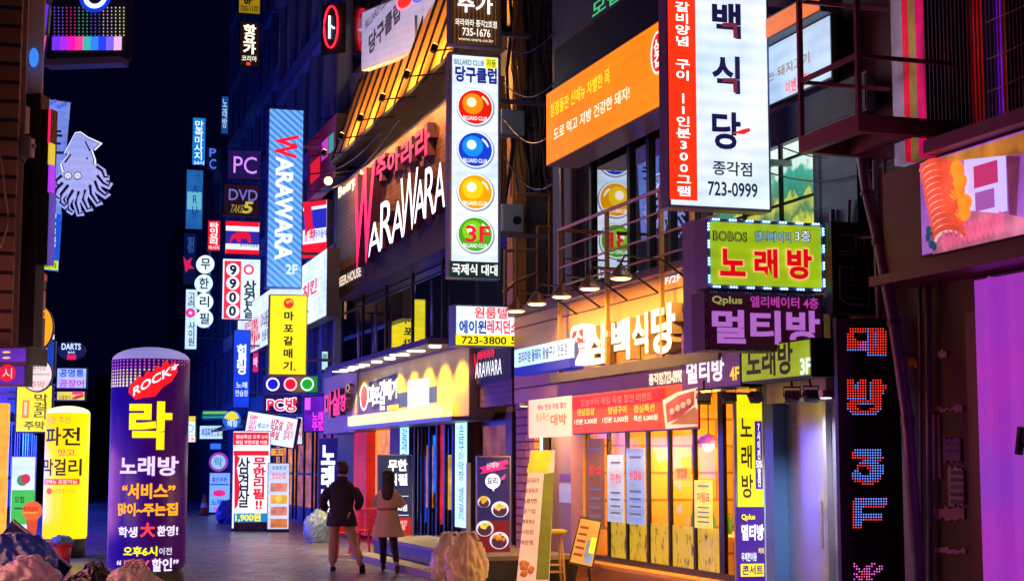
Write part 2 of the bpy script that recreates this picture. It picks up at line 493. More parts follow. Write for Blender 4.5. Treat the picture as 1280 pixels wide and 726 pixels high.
# the dining room
OW = brickmat((.8, .42, .07), (.7, .34, .05), (.3, .13, .03), .8, .4, .02, .5, key='panel', off=.5)
xi0, xi1 = xa(731), xa(918)
m = MB(); m.box(xi0, xi1, 4.2, 4.4, 0, 2.9); m.build('back_wall', OW, A)
m = MB(); m.box(xi0 - .1, xi0, .3, 4.2, 0, 2.9); m.box(xi1, xi1 + .1, .3, 4.2, 0, 2.9); m.build('inner_wall', OW, A)
bx('ceiling', dmat((.6, .45, .25), .7), A, xi0, xi1, .3, 4.2, 2.8, 2.9)
bx('inner_floor', dmat((.3, .18, .08), .5), A, xi0, xi1, .3, 4.2, 0, .05)
m = MB()
for k in range(14):
    xx = xi0 + .3 + k * (xi1 - xi0 - .6) / 14
    m.box(xx, xx + .3, 4.12, 4.19, 1.2 + .5 * (k % 2), 1.62 + .5 * (k % 2))
m.build('menu_board', dmat((.8, .7, .5), .6, 0, .5, 8), A)
bx('counter', dmat((.2, .08, .02), .4), A, xi0 + 2, xi1 - 1.5, 2.6, 3.1, .05, 1.05)
# lift lobby
LX0, LX1, LX2 = xa(957), xa(972), xa(1047)
bx('lobby_pillar', dmat((.12, .25, .5), .35, .2, .15), A, LX0, LX1, -.05, .4, 0, 2.75)
m = MB(); m.box(LX1, LX2, -.12, .3, 2.4, 2.75); m.build('lintel', dmat((.85, .85, .9), .4), A)
STEELDOOR = dmat((.62, .62, .7), .3, .85, .06, 1.2, 0, (6, 6, 1))
xm = xa(1026)
for a, b in ((LX1, xm - .03), (xm + .03, LX2 - .06)):
    dr = bx('door', STEELDOOR, A, a, b, .12, .16, 0.02, 2.4)
    m = MB(); m.tube([(b - .1, .07, .85), (b - .1, .07, 1.35)], .018); m.build('handle', ALU, dr)
m = MB(); m.box(xm - .03, xm + .03, .05, .18, 0, 2.4); m.box(LX2 - .06, LX2, .02, .3, 0, 2.75); m.build('door_frame', ALU, A)
# tiled bay and printed window beside the lime sign
bx('tile_wall', brickmat((.03, .06, .2), (.02, .05, .17), (.01, .01, .02), .55, .4, .012, .35, key='tile2', off=0), A, xa(1030), xa(1086), -.06, -.01, za(1050, 330), za(1050, 150))
fm = bpy.data.materials.new('orchard_film')
nt, bb, new = nodes(fm)
tc, sp, nz, rp, ad = new('ShaderNodeTexCoord'), new('ShaderNodeSeparateXYZ'), new('ShaderNodeTexNoise'), new('ShaderNodeValToRGB'), new('ShaderNodeMath')
nz.inputs['Scale'].default_value = 5; nz.inputs['Detail'].default_value = 8
ad.operation = 'MULTIPLY_ADD'; ad.inputs[1].default_value = .4
Lk = nt.links.new
Lk(tc.outputs['Object'], nz.inputs['Vector']); Lk(nz.outputs['Fac'], ad.inputs[0]); Lk(tc.outputs['Generated'], sp.inputs[0]); Lk(sp.outputs[2], ad.inputs[2]); Lk(ad.outputs[0], rp.inputs[0])
e = rp.color_ramp.elements
e[0].position = .36; e[0].color = (.75, .68, .03, 1); e[1].position = 1.0; e[1].color = (.8, .95, .9, 1)
for ps, c in ((.44, (.5, .6, .05, 1)), (.5, (.01, .16, .08, 1)), (.62, (.5, .6, .08, 1)), (.66, (.01, .2, .12, 1)), (.82, (.03, .4, .28, 1)), (.86, (.6, .85, .75, 1))):
    q = e.new(ps); q.color = c
Lk(rp.outputs[0], bb.inputs['Emission Color']); bb.inputs['Emission Strength'].default_value = .9; bb.inputs['Base Color'].default_value = (.2, .2, .1, 1)
wx0, wx1, wz0, wz1 = FA.rect(890, 165, 1029, 330, -.03)
wf = MB()
for k in range(4):
    a = wx0 + (wx1 - wx0) * k / 3
    wf.box(a - .03, a + .03, -.06, 0, wz0, wz1)
for zz in (wz0, wz0 + .4 * (wz1 - wz0), wz0 + .72 * (wz1 - wz0)): wf.box(wx0, wx1, -.058, -.002, zz, zz + .03)
wn = wf.build('window', BLKF, A)
bx('window_film', fm, wn, wx0, wx1, -.03, -.02, wz0, wz1)

# ---------------------------------------------------------------- maroon corner building (far right)
M_ = thing('maroon_building', 'maroon shop building with ribbed coloured cladding at the right edge', 'building', FA.O, FA.phi)
MAR = dmat((.16, .03, .05), .45, 0, .4, 2, .15)
r0, r1 = xa(1050), xa(1400)
m = MB(); m.box(r0, xa(1232), .1, .4, 0, 3.4); m.build('wall', dmat((.08, .015, .025), .5, 0, .5, 2, .2), M_)
bx('upper_wall', dmat((.06, .02, .05), .5), M_, xa(1050), r1, .1, .5, 3.4, 13)
m = MB(); m.box(xa(1208), xa(1222), .03, .1, 0, 3.1); m.build('door_jamb', MAR, M_)
m = MB()
zz = 0
while zz < 3.0:
    m.box(xa(1222), xa(1234), .02, .1, zz, zz + .06); zz += .09
m.build('shutter', dmat((.1, .04, .06), .4, .3), M_)
zl0, zl1 = za(1222, 168, -.55), za(1222, 147, -.55)
m = MB(); m.box(xa(1165, -.5), r1, -.5, .1, zl0, zl0 + .12); m.box(xa(1165, -.5), r1, -.38, .1, zl0 + .12, zl1)
m.build('cornice', dmat((.32, .1, .28), .45, 0, .3), M_)
bx('fascia_box', MAR, M_, xa(1112, -.3), r1, -.3, .1, za(1222, 322, -.3), zl0)
m = MB(); zq = za(1222, 322, -.3); m.box(xa(1100, -.35), r1, -.42, .1, zq - .09, zq)
m.build('lower_ledge', dmat((.2, .04, .1), .45), M_)
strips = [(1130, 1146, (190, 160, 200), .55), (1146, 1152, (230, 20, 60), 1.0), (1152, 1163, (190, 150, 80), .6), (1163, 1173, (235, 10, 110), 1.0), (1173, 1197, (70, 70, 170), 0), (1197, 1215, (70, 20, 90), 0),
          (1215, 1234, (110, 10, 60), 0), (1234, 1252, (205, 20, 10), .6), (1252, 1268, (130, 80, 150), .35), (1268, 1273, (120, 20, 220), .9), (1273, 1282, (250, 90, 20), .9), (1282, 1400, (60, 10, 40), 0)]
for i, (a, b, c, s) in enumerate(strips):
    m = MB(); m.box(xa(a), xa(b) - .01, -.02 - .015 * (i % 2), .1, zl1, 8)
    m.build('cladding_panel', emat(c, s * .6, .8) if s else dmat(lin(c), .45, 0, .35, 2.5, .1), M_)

# ---------------------------------------------------------------- timber-fronted pub building
B = thing('pub_building', 'timber clad pub building with orange slanted canopy above its big sign board', 'building', FB.O, FB.phi)
b0, b1 = xb(420), xb(640)
WB = dmat((.13, .11, .12), .7, 0, .4, 1.5, .2)
m = MB(); m.box(b0, b1, .25, .6, 2.6, 16); m.build('wall', WB, B)
bx('end_wall', brickmat((.3, .2, .15), (.22, .15, .12), (.06, .04, .04), .5, .2, .015, .7, key='end'), B, b1 - .3, b1, .6, 9, 0, 16)
m = MB(); m.box(b1 - .28, b1 + .03, .0, .25, 2.6, 12); m.build('corner_boards', dmat((.5, .25, .06), .5, 0, .3, 3, .2, (9, 9, 1)), B)
zs0, zs1, zs2 = 6.0, 9.15, 11.2
# second floor: dark glazing
n = 6
for k in range(n):
    a, b_ = b0 + (b1 - b0) * k / n, b0 + (b1 - b0) * (k + 1) / n
    m = MB(); m.box(a, a + .07, .09, .25, 3.9, 6.0); m.box(a + .07, b_, .09, .25, 3.9, 3.98); m.box(a + .07, b_, .1, .25, 5.5, 5.55)
    wn = m.build('window', dmat((.03, .02, .02), .4), B)
    bx('pane', MIRROR, wn, a + .07, b_, .12, .15, 3.98, 6.0)
# orange slanted canopy boards
SLAT = dmat((.72, .30, .04), .5, 0, .3, 1.2, .15, (1, 1, 1))
m = MB(); nb = 13; xs0, xs1 = xb(421, -.3), xb(600, -.3)
for k in range(nb):
    a = xs0 + (xs1 - xs0) * k / nb; b_ = a + (xs1 - xs0) / nb - .11
    y0_, y1_ = -.5, .15
    m.hexa([(a, y0_, zs1 + .05), (b_, y0_, zs1 + .05), (b_, y0_ + .05, zs1 + .03), (a, y0_ + .05, zs1 + .03),
            (a + .1, y1_, zs2), (b_ + .1, y1_, zs2), (b_ + .1, y1_ + .05, zs2 - .02), (a + .1, y1_ + .05, zs2 - .02)])
m.build('canopy_boards', SLAT, B)
m = MB(); m.box(xs0, b1, -.55, .25, zs1 - .06, zs1 + .03)
for k in range(nb + 1):
    a = xs0 + (xs1 - xs0) * k / nb - .05
    m.tube([(a, -.5, zs1 + .05), (a + .1, .16, zs2 + .1)], .035, 6)
m.build('canopy_frame', BLACK, B)
for k in range(7):
    a = b0 + 1 + k * 2
    bx('upper_window', DARKGLASS, B, a, a + 1.5, .1, .25, 11.6, 15)
# ground floor shop fronts
for u0, u1 in ((420, 450), (487, 500), (584, 592), (632, 640)): bx('pier', dmat((.1, .05, .04), .5), B, xb(u0), xb(u1), .0, .35, 0, 2.6)
m = MB(); m.box(xb(450), xb(466), -.15, .3, .1, 2.55); m.build('red_pier', emat((215, 30, 12), .55, .3), B)
bx('shop_floor', dmat((.15, .1, .08), .5), B, b0, b1, .3, 4, .0, .28)
m = MB(); m.box(b0, b1, 3.9, 4, .28, 2.7); m.build('shop_back_wall', dmat((.35, .14, .05), .6, 0, .5, 1.5), B)
bx('shop_ceiling', dmat((.2, .1, .06), .7), B, b0, b1, .35, 3.9, 2.6, 2.72)
m = MB(); m.box(xb(466), xb(487), .06, .1, .9, 2.55)
pn = m.build('lit_panel', emat((250, 150, 40), .95, .5), B)
for k in range(6):
    a = xb(512) + (xb(570) - xb(512)) * k / 6
    bx('mullion', BLACK, B, a, a + .12, .08, .14, .3, 2.6)
bx('slat_glass', DARKGLASS, B, xb(500), xb(584), .16, .18, .3, 2.6)
m = MB()
for k, (c) in enumerate(((40, 80, 220), (240, 150, 40), (40, 140, 230), (230, 40, 40), (240, 190, 60), (60, 80, 240), (240, 120, 60), (40, 40, 160))):
    a = xb(515) + (xb(582) - xb(515)) * k / 8
    q = MB(); q.box(a + .12, a + .62, .145, .155, .55 + .3 * (k % 3), 1.9 + .2 * (k % 4)); q.build('window_poster', emat(c, .7, .8), B)  # glowing sheets standing in for posters and coloured reflections on the glass
m.bm.free()
dr = bx('door', dmat((.03, .015, .012), .3), B, xb(592), xb(632), .1, .16, .28, 2.6)
m = MB(); m.box(xb(598), xb(626), .085, .1, 1.0, 2.4); m.build('door_glass', emat((190, 110, 40), .35, .9), dr)
m = MB(); m.tube([(xb(622), .05, 1.0), (xb(622), .05, 1.9)], .03); m.build('handle', emat((200, 25, 15), .5), dr)
# raised stone step along the pub front
st = MB()
y_s = -1.5
st.box(xb(468, y_s), xb(600, y_s), y_s, 0, 0, .34)
st.build('front_step', brickmat((.05, .05, .06), (.04, .04, .05), (.02, .02, .02), 1.4, .35, .01, .35, key='step'), B)
m = MB(); m.box(xb(468, y_s), xb(600, y_s), y_s - .03, 0, .34, .40); m.build('step_nosing', dmat((.3, .27, .27), .5), B)
k = MB(); k.box(xb(468, y_s), xb(600, y_s), y_s - .42, y_s - .03, 0, .11)
tag(k.build('kerb', dmat((.34, .32, .33), .6), None), kind='structure')
bpy.data.objects['kerb'].location = FB.O; bpy.data.objects['kerb'].rotation_euler = (0, 0, FB.phi)

# ---------------------------------------------------------------- tall blue buildings down the street
def tower(label, d0, d1, h, floors, n, c, lit=(), y=0.0, inset=0):
    c0, m0 = LC
    O = Vector((c0 + m0 * (d0 + d1) / 2, (d0 + d1) / 2, 0))
    f = Fr(O, FC.phi); half = (d1 - d0) / 2 * math.sqrt(1 + m0 * m0)
    t = thing('office_building', label, 'building', f.at(0, y), FC.phi)
    W_ = dmat(c, .6, 0, .4, .8, .2)
    bx('wall', W_, t, -half, half, .3, 12, 0, h)
    fl = (h - 4.2) / floors
    band = MB()
    for i in range(floors + 1): band.box(-half, half, 0, .3, 3.6 + i * fl, 3.6 + i * fl + .55)
    for j in range(n + 1):
        x = -half + j * 2 * half / n
        for i in range(floors): band.box(max(-half, x - .16), min(half, x + .16), .05, .3, 4.15 + i * fl, 3.6 + (i + 1) * fl)
    band.build('spandrel', dmat(tuple(q * 1.25 for q in c), .55, 0, .35, 1.1, .15), t)
    G = dmat((.02, .035, .08), .1, 0, .3, 2, 0, spec=.9)
    for i in range(floors):
        for j in range(n):
            x0, x1 = -half + j * 2 * half / n + .16, -half + (j + 1) * 2 * half / n - .16
            w_ = MB(); w_.box(x0, x1, .22, .26, 4.15 + i * fl, 3.6 + (i + 1) * fl)
            wn = w_.build('window', emat(lit[(i, j)], .25, .6) if (i, j) in lit else G, t)
            m = MB(); xm_ = (x0 + x1) / 2
            m.box(xm_ - .04, xm_ + .04, .17, .22, 4.15 + i * fl, 3.6 + (i + 1) * fl); m.build('frame', STEEL, wn)
    return t, f, half
T1, F1, H1 = tower('nearest blue office tower with wide dark windows behind the striped blue sign', 41.6, 52, 24, 6, 5, (.14, .19, .34), {(5, 1): (20, 40, 90), (3, 3): (30, 50, 110), (4, 2): (25, 45, 100), (2, 4): (60, 40, 110)})
T2, F2, H2 = tower('second blue office tower standing behind the brown vertical sign', 52.2, 69, 27, 8, 8, (.12, .18, .36), {(2, 2): (25, 70, 130), (1, 4): (30, 60, 140)}, y=.4)
T3, F3, H3 = tower('far low block at the end of the sign-lined row', 69.4, 96, 15, 4, 9, (.08, .11, .22), {}, y=.2)
# their lit ground floors
def shopfront(t, f, half, x0, x1, c, s, z0=.5, z1=2.6):
    m = MB(); m.box(x0, x1, .1, .28, z0, z1); w_ = m.build('shop_or_fill_window', emat(c, s, .8), t)
    m = MB(); n_ = max(2, int((x1 - x0) / 1.0))
    for k_ in range(n_ + 1): m.box(x0 + (x1 - x0) * k_ / n_ - .04, x0 + (x1 - x0) * k_ / n_ + .04, .04, .1, .1, z1 + .1)
    m.box(x0, x1, .05, .095, z0 + .9, z0 + .96)
    m.build('frame', BLACK, w_)
shopfront(T1, F1, H1, -H1 + .5, -1.2, (235, 150, 50), .8)
shopfront(T1, F1, H1, -.6, 2.2, (215, 120, 60), .6)
shopfront(T1, F1, H1, 2.8, H1 - .3, (150, 60, 190), .5)
shopfront(T2, F2, H2, 3.5, H2 - .3, (60, 90, 170), .35)
shopfront(T2, F2, H2, -4, 2.5, (30, 50, 110), .3)
for (f, t, h0, h1, c) in ((F2, T2, 2.0, 8.0, (.05, .2, .3)), (F2, T2, -6.0, 1.0, (.03, .1, .2))):
    m = MB(); m.hexa([(h0, -1.2, 2.9), (h1, -1.2, 2.9), (h1, 0, 3.1), (h0, 0, 3.1), (h0, -1.2, 2.98), (h1, -1.2, 2.98), (h1, 0, 3.5), (h0, 0, 3.5)])
    m.build('awning', dmat(c, .4), t)

# ---------------------------------------------------------------- left row
Lb = thing('corner_building', 'dark building with cream pilaster along the left edge', 'building', FL.O, FL.phi)
def lx(d, u):
    """local x, y on the left row of the point seen at column u, d metres away"""
    q = P(u, 560, d) - FL.O
    return q.dot(FL.ax), q.dot(FL.ay)
m = MB(); m.box(-14, 60, .0, 8, 0, 13); m.build('wall', dmat((.10, .09, .10), .7, 0, .4, 1, .2), Lb)
for (d, u, ln, z0, z1, mt, nm) in ((23.0, 9, .5, 3.1, 13, brickmat((.45, .26, .14), (.32, .18, .1), (.03, .015, .01), 3, .28, .03, .6, key='tsl'), 'timber_slats'), (23.6, 17, .3, 3.3, 13, dmat((.55, .34, .2), .5, 0, .3, 3, .2, (9, 9, 1)), 'timber_post'),
                                (24.2, 38, .5, 5.5, 13, dmat((.88, .78, .7), .5, 0, .1), 'pilaster'), (25.8, 9, .6, .1, 2.7, emat((250, 190, 60), .85, .4), 'lit_column')):
    x, y = lx(d, u); bx(nm, mt, Lb, x, x + ln, y, 0, z0, z1)
FILL_WIN = [(-14, -9.5, (255, 50, 160), 1.3), (-9, -5, (255, 180, 120), 3.2), (-4.5, -.5, (255, 150, 190), 3.4), (0, 3.4, (150, 95, 255), 3.0), (4, 8, (100, 95, 255), 6.5), (8.6, 12.5, (110, 70, 255), 9), (13.2, 17, (90, 75, 255), 9), (18, 22, (50, 85, 255), 8), (23, 28, (60, 70, 255), 6), (29, 36, (50, 110, 255), 6), (38, 46, (60, 90, 255), 4)]  # added glowing windows, partly out of view, coloured to light the street
for (a, b_, c, k) in FILL_WIN:
    m = MB(); m.box(a, b_, -.05, .05, .5, 2.9); wn = m.build('shop_or_fill_window', emat(c, k, .5), Lb)  # added fill light in the shape of a shop window
    m = MB()
    for q in range(4): m.box(a + (b_ - a) * q / 3 - .04, a + (b_ - a) * q / 3 + .04, -.1, -.05, .4, 3.0)
    m.box(a, b_, -.09, -.055, 1.3, 1.36); m.build('frame', BLACK, wn)
    bx('signboard', emat(c, .55, .5), Lb, a, b_, -.22, -.02, 3.2, 4.0)  # added glowing board above each window, part of the same fill
# ---------------------------------------------------------------- end of the street
for i, (u0, u1, v, d, lab) in enumerate(((60, 118, 500, 118, 'unlit block nearest the left side at the far end of the street'), (118, 196, 470, 140, 'tallest unlit block closing the far end of the street'), (196, 268, 505, 128, 'unlit block right of centre at the far end of the street'))):
    O = P((u0 + u1) / 2, 578, d); O.z = 0
    f = Fr(O, 0); x0, x1, _, z1 = f.rect(u0, v, u1, 578)
    t = thing('distant_building', lab, 'building', O)
    bx('wall', dmat((.03, .03, .05), .8), t, x0, x1, 0, 10, 0, z1)
    for a in range(5):
        for b_ in range(3):
            xx = x0 + (a + .3) * (x1 - x0) / 5
            bx('window', dmat((.02, .03, .06), .15), t, xx, xx + (x1 - x0) / 11, -.03, -.005, 1.5 + b_ * 2.2, 2.8 + b_ * 2.2)

# conduits, pipes and meter boxes fixed to the fronts
def conduit(par, F0, pts, r, y, mtl):
    q = [F0.pt(u, v, y) for u, v in pts]
    MB().tube([(x, y, z) for x, z in q], r, 8).build('conduit', mtl, par, True)
CG = dmat((.3, .3, .36), .4, .4)
for pts, r in (([(702, 205), (704, 380)], .035), ([(889, 270), (889, 480)], .03), ([(1040, 262), (1042, 470)], .03), ([(1062, 250), (1060, 282)], .02), ([(1034, 300), (1094, 296)], .018), ([(1094, 200), (1096, 330), (1100, 420)], .03), ([(1106, 195), (1108, 350)], .02)):
    conduit(A, FA, pts, r, -.1, CG)
for pts, r in (([(1160, 345), (1162, 735)], .03), ([(1150, 345), (1152, 735)], .018), ([(1118, 200), (1106, 330)], .006)):
    conduit(M_, FA, pts, r, .02, CG if r > .01 else dmat((.1, .4, .25), .4))
for i, (u0, v0, u1, v1) in enumerate(((1034, 306, 1041, 330), (1034, 340, 1040, 352), (1033, 372, 1041, 392))):
    x0, x1, z0, z1 = FA.rect(u0, v0, u1, v1, -.12); bx('meter_box', dmat((.3, .3, .4), .4, .2), A, x0, x1, -.22, -.06, z0, z1, bev=.01)
for u, v0, v1 in ((470, 380, 445), (520, 60, 20), (540, 350, 420), (448, 390, 455)):
    conduit(B, FB, [(u, v0), (u, v1)], .03, -.05, CG)

m = MB()
for u in range(1176, 1400, 5): m.box(xa(u), xa(u) + .012, -.05, -.02, zl1, 8)
m.build('ribs', dmat((.12, .05, .14), .4, .3), M_)
for v in (8, 55, 96): conduit(M_, FA, [(1234, v + 20), (1262, v + 8), (1300, v - 10)], .006, -.07, dmat((.5, .25, .1), .5))

# ================================================================ SIGNS, right side
WHT = (236, 242, 250)
NAVY = (28, 26, 84)
RED = (235, 30, 20)
BLUBOX = dmat((.22, .2, .5), .4, .2)
TRIM = dmat((.5, .55, .7), .35, .4)

# tall white sign with the red strip
sign('huge white hanging sign with a red strip and brush lettering, top right of the restaurant', 17.0, (834, -60, 962, 262), WHT, [
    ('R', 836, -60, 870, 250, (242, 44, 14), 1.25),
    ('T', '갈\n비\n양\n념\n \n구\n이\n \nㅣ\n1\n인\n분\n3\n0\n0\n그\n램', 845, 3, 863, 245, (255, 250, 245), 1.6, {'bold': .015, 'ls': 1.08}),
    ('T', '백', 890, 4, 926, 48, NAVY, .55, {'bold': .035}),
    ('T', '식', 890, 70, 925, 117, NAVY, .55, {'bold': .03}),
    ('T', '당', 890, 140, 926, 187, NAVY, .55, {'bold': .03}),
    ('G', [(903, 29), (921, 29), (922, 48), (917, 48), (916, 34), (903, 34)], (140, 50, 70), .6, {'y': .004}),
    ('G', [(903, 98), (921, 98), (922, 116), (917, 116), (916, 103), (903, 103)], (140, 50, 70), .6, {'y': .004}),
    ('G', [(915, 167), (928, 162), (937, 160), (938, 164), (930, 168)], (235, 40, 40), .9, {'y': .004}),
    ('T', '종각점', 891, 202, 940, 220, (50, 50, 70), .7, {'bold': .02}),
    ('T', '723-0999', 885, 228, 947, 246, (40, 40, 60), .7, {'bold': .02}),
], casing=BLUBOX, s=.8, thick=.24, back=True, var=.16, bracket=('r', .3))

# lime sign with bulbs
t, f, bb = sign('lime green sign with red lettering and a border of small white bulbs', 16.1, (884, 276, 1030, 362), (172, 196, 24), [
    ('T', 'BOBOS', 891, 289, 934, 302, (34, 34, 14), .4, {'bold': .05}),
    ('T', 'BOBOS', 892.5, 290, 932.5, 301, (150, 165, 60), .7, {'bold': -.004}),
    ('T', '엘리베이터', 943, 289, 989, 303, (20, 60, 90), .5, {'bold': .06}),
    ('T', '엘리베이터', 944, 290, 988, 302, (150, 200, 220), .8, {'bold': .0}),
    ('T', '3층', 993, 287, 1014, 303, (20, 40, 80), .5, {'bold': .05}),
    ('T', '3층', 994, 288, 1013, 302, (225, 240, 255), 1.0, {'bold': .0}),
    ('T', '노', 898, 309, 934, 347, (240, 190, 120), .9, {'bold': .06}),
    ('T', '래', 941, 309, 974, 349, (240, 190, 120), .9, {'bold': .06}),
    ('T', '방', 982, 309, 1017, 351, (240, 190, 120), .9, {'bold': .06}),
    ('T', '노', 900, 311, 932, 345, (205, 8, 20), 1.0, {'bold': .04}),
    ('T', '래', 943, 311, 972, 347, (205, 8, 20), 1.0, {'bold': .04}),
    ('T', '방', 984, 311, 1015, 349, (205, 8, 20), 1.0, {'bold': .04}),
], casing=BLUBOX, s=.8, var=.2, rim=.035, thick=.34, back=True, bracket=('r', .25))
LEDM = emat((150, 215, 255), 5.0)
def clusters(t, bb, mtl, nx=7, nz=4, r=.011):
    x0, x1, z0, z1 = bb
    for k in range(nx):
        for zz in (z0 + .012, z1 - .012):
            m = MB(); c = x0 + (k + .5) * (x1 - x0) / nx
            for q in (-1, 0, 1): m.ball((c + q * .03, -.018, zz), r, 1)
            m.build('led_cluster', mtl, t)
    for k in range(nz):
        for xx in (x0 + .012, x1 - .012):
            m = MB(); c = z0 + (k + .5) * (z1 - z0) / nz
            for q in (-1, 0, 1): m.ball((xx, -.018, c + q * .03), r, 1)
            m.build('led_cluster', mtl, t)
clusters(t, bb, LEDM)

t, f, bb = sign('dark maroon sign with pale violet lettering directly below the lime sign', 16.15, (881, 366, 1030, 439), (44, 5, 22), [
    ('T', 'Qplus', 890, 370, 928, 382, (170, 160, 90), .7, {'bold': .03}),
    ('T', '엘리베이터 4층', 938, 371, 1023, 385, (190, 60, 170), .8, {'bold': .02}),
    ('T', '멀', 890, 387, 932, 429, (178, 104, 200), .85, {'bold': .035}),
    ('T', '티', 938, 388, 976, 430, (178, 104, 200), .85, {'bold': .035}),
    ('T', '방', 983, 388, 1025, 432, (178, 104, 200), .85, {'bold': .035}),
], casing=dmat((.12, .05, .16), .5), s=.8, var=.4, thick=.34, bracket=('r', .25))
clusters(t, bb, dmat((.5, .5, .6), .3), r=.009)
O = P(876, 440, 16.5); pf = Fr(O, R_(17))
x0, x1, z0, z1 = pf.rect(868, 275, 883, 440)
t = thing('sign_post', 'lilac steel box frame carrying the lime sign and the maroon sign', 'post', O, R_(17))
m = MB(); m.box(x0, x1, 0, .3, 0, z1); m.build('post', dmat((.3, .26, .55), .4, .2), t)
m = MB(); m.box(x0, x0 + .012, -.012, 0, 0, z1); m.box(x1 - .012, x1, -.012, 0, 0, z1); m.build('edge_strip', dmat((.5, .45, .8), .4, .2), t)

# lower pair of box signs and their floodlights
facade_sign('small purple box sign with white lettering and yellow 4F beside the lower lime one', FA, (852, 410, 926, 487), -.75, (110, 60, 120), [
    ('T', 'Qplus', 857, 422, 888, 440, (245, 200, 40), .9), ('T', '멀티방', 858, 449, 905, 478, (235, 225, 235), 1, {'bold': .035}), ('T', '4F', 912, 458, 924, 475, (245, 205, 40), .95, {'bold': .03})],
    name='box_sign', s=.55, thick=.25, var=.3)
facade_sign('small lime box sign with dark lettering under the maroon sign', FA, (927, 428, 1014, 475), -.75, (168, 186, 22), [
    ('T', '노래방', 933, 430, 991, 470, (60, 40, 30), .4, {'bold': .03}), ('T', '3F', 1000, 447, 1013, 468, (230, 240, 255), 1, {'bold': .03})],
    name='box_sign', s=.75, thick=.25, var=.3)
def flood(u, v, d, lab, yaw=0, col=BLACK):
    O = P(u, v, d)
    t = thing('flood_light', lab, 'floodlight', O, R_(17 + yaw), 'black floodlights under the lower box signs')
    M = Matrix.Rotation(R_(-28), 4, 'X')
    m = MB(); m.box(-.075, .075, -.04, .04, -.055, .055, M); m.build('lamp_body', col, t, bev=.008)
    m = MB(); m.box(-.065, .065, -.046, -.04, -.045, .045, M); m.build('lens', dmat((.25, .25, .4), .15), t)
    m = MB(); m.tube([(-.085, 0, 0), (-.085, 0, .1), (.085, 0, .1), (.085, 0, 0)], .01, 6); m.tube([(0, 0, .1), (0, .05, .2)], .012, 6); m.build('yoke', col, t)
for i, (u, w_) in enumerate(((880, 'leftmost black floodlight under the purple box sign'), (911, 'black floodlight just left of the yellow song banner'), (944, 'black floodlight above the yellow song banner'), (990, 'black floodlight on the steel lintel, nearer the banner'), (1014, 'rightmost black floodlight above the steel doors'))):
    flood(u, 498 - i * .8, 17.6 - i * .3, w_, (i % 3 - 1) * 25)

# yellow and violet vertical banner board
t, f, bb = sign('narrow yellow and violet banner board standing left of the steel doors', 17.6, (919, 490, 957, 735), (244, 224, 10), [
    ('R', 921, 633, 956, 735, (58, 8, 128), 1.0, {'light': True}),
    ('T', '노\n래\n방', 926, 522, 941, 622, (70, 44, 20), .5, {'bold': .02, 'ls': 1.15}),
    ('R', 944, 526, 953, 611, (70, 20, 140), 1.0, {'name': 'pill'}),
    ('T', '7\n시\n이\n전\n50%\n할\n인', 945, 529, 952.5, 608, (250, 245, 255), 1.1, {'bold': .03}),
    ('T', 'Qplus', 927, 642, 944, 651, (245, 220, 20), 1, {'bold': .04}),
    ('T', '멀티방', 927, 655, 955, 675, (245, 240, 255), 1.1, {'bold': .04}),
    ('T', '무제한이용', 927, 690, 946, 701, (240, 235, 255), 1, {'bold': .02}),
    ('T', '커피', 948, 684, 955, 692, (250, 220, 120), 1, {'bold': .02}),
    ('R', 926, 704, 955, 720, (240, 220, 30), .9), ('T', '콘서트', 928, 706, 954, 718, (60, 20, 110), .7, {'bold': .03}),
], name='banner_board', phi=12, thick=.06, s=.95, casing=dmat((.5, .55, .6), .4), group=None)

# second-floor banners behind the fire escape
facade_sign('white cloth banner behind the iron fire escape', FA, (935, 44, 1040, 122), -.2, (205, 222, 240), [
    ('T', '맛있는 돼지고기', 940, 82, 1012, 96, (150, 120, 60), .7, {'bold': .01}), ('T', '이벤트중!', 982, 96, 1012, 112, (240, 70, 40), 1, {'bold': .02})], name='cloth_banner', s=.75, thick=.05, var=.2)
facade_sign('orange canopy box above the white cloth banner', FA, (930, 12, 1026, 40), -.35, (232, 120, 60), [], name='canopy_box', s=.85, thick=.25, var=.2)
facade_sign('plain navy band below the white cloth banner', FA, (930, 122, 1084, 168), -.12, (14, 22, 66), [], name='blank_signboard', s=0, thick=.1)

# big orange sign
facade_sign('large orange signboard with yellow and white slogans above the balcony', FA, (683, 67, 838, 168), -.55, (250, 132, 10), [
    ('T', '청정돌판 신메뉴 차별한 목', 688, 108, 762, 126, (250, 225, 40), 1.1, {'bold': .008}),
    ('T', '도로 먹고 지방 건강한 돼지!', 692, 134, 787, 150, (255, 240, 215), 1.2, {'bold': .008}),
    ('D', 822, 66, 9, (250, 240, 230), 1.1, {'rv': 27, 'name': 'logo_border'}), ('D', 822, 66, 7, (225, 30, 20), 1.1, {'rv': 24, 'name': 'logo'}),
    ('T', '삼\n겹', 817, 48, 827, 84, (255, 245, 235), 1.2, {'bold': .03}),
], s=1.0, thick=.5, casing=dmat((.3, .25, .2), .5), var=.1)
facade_sign('navy blank signboard above the large orange one', FA, (693, 10, 838, 64), -.4, (13, 14, 52), [('T', '모집', 740, -8, 775, 12, (60, 200, 130), .8)], name='blank_signboard', s=0, thick=.35)

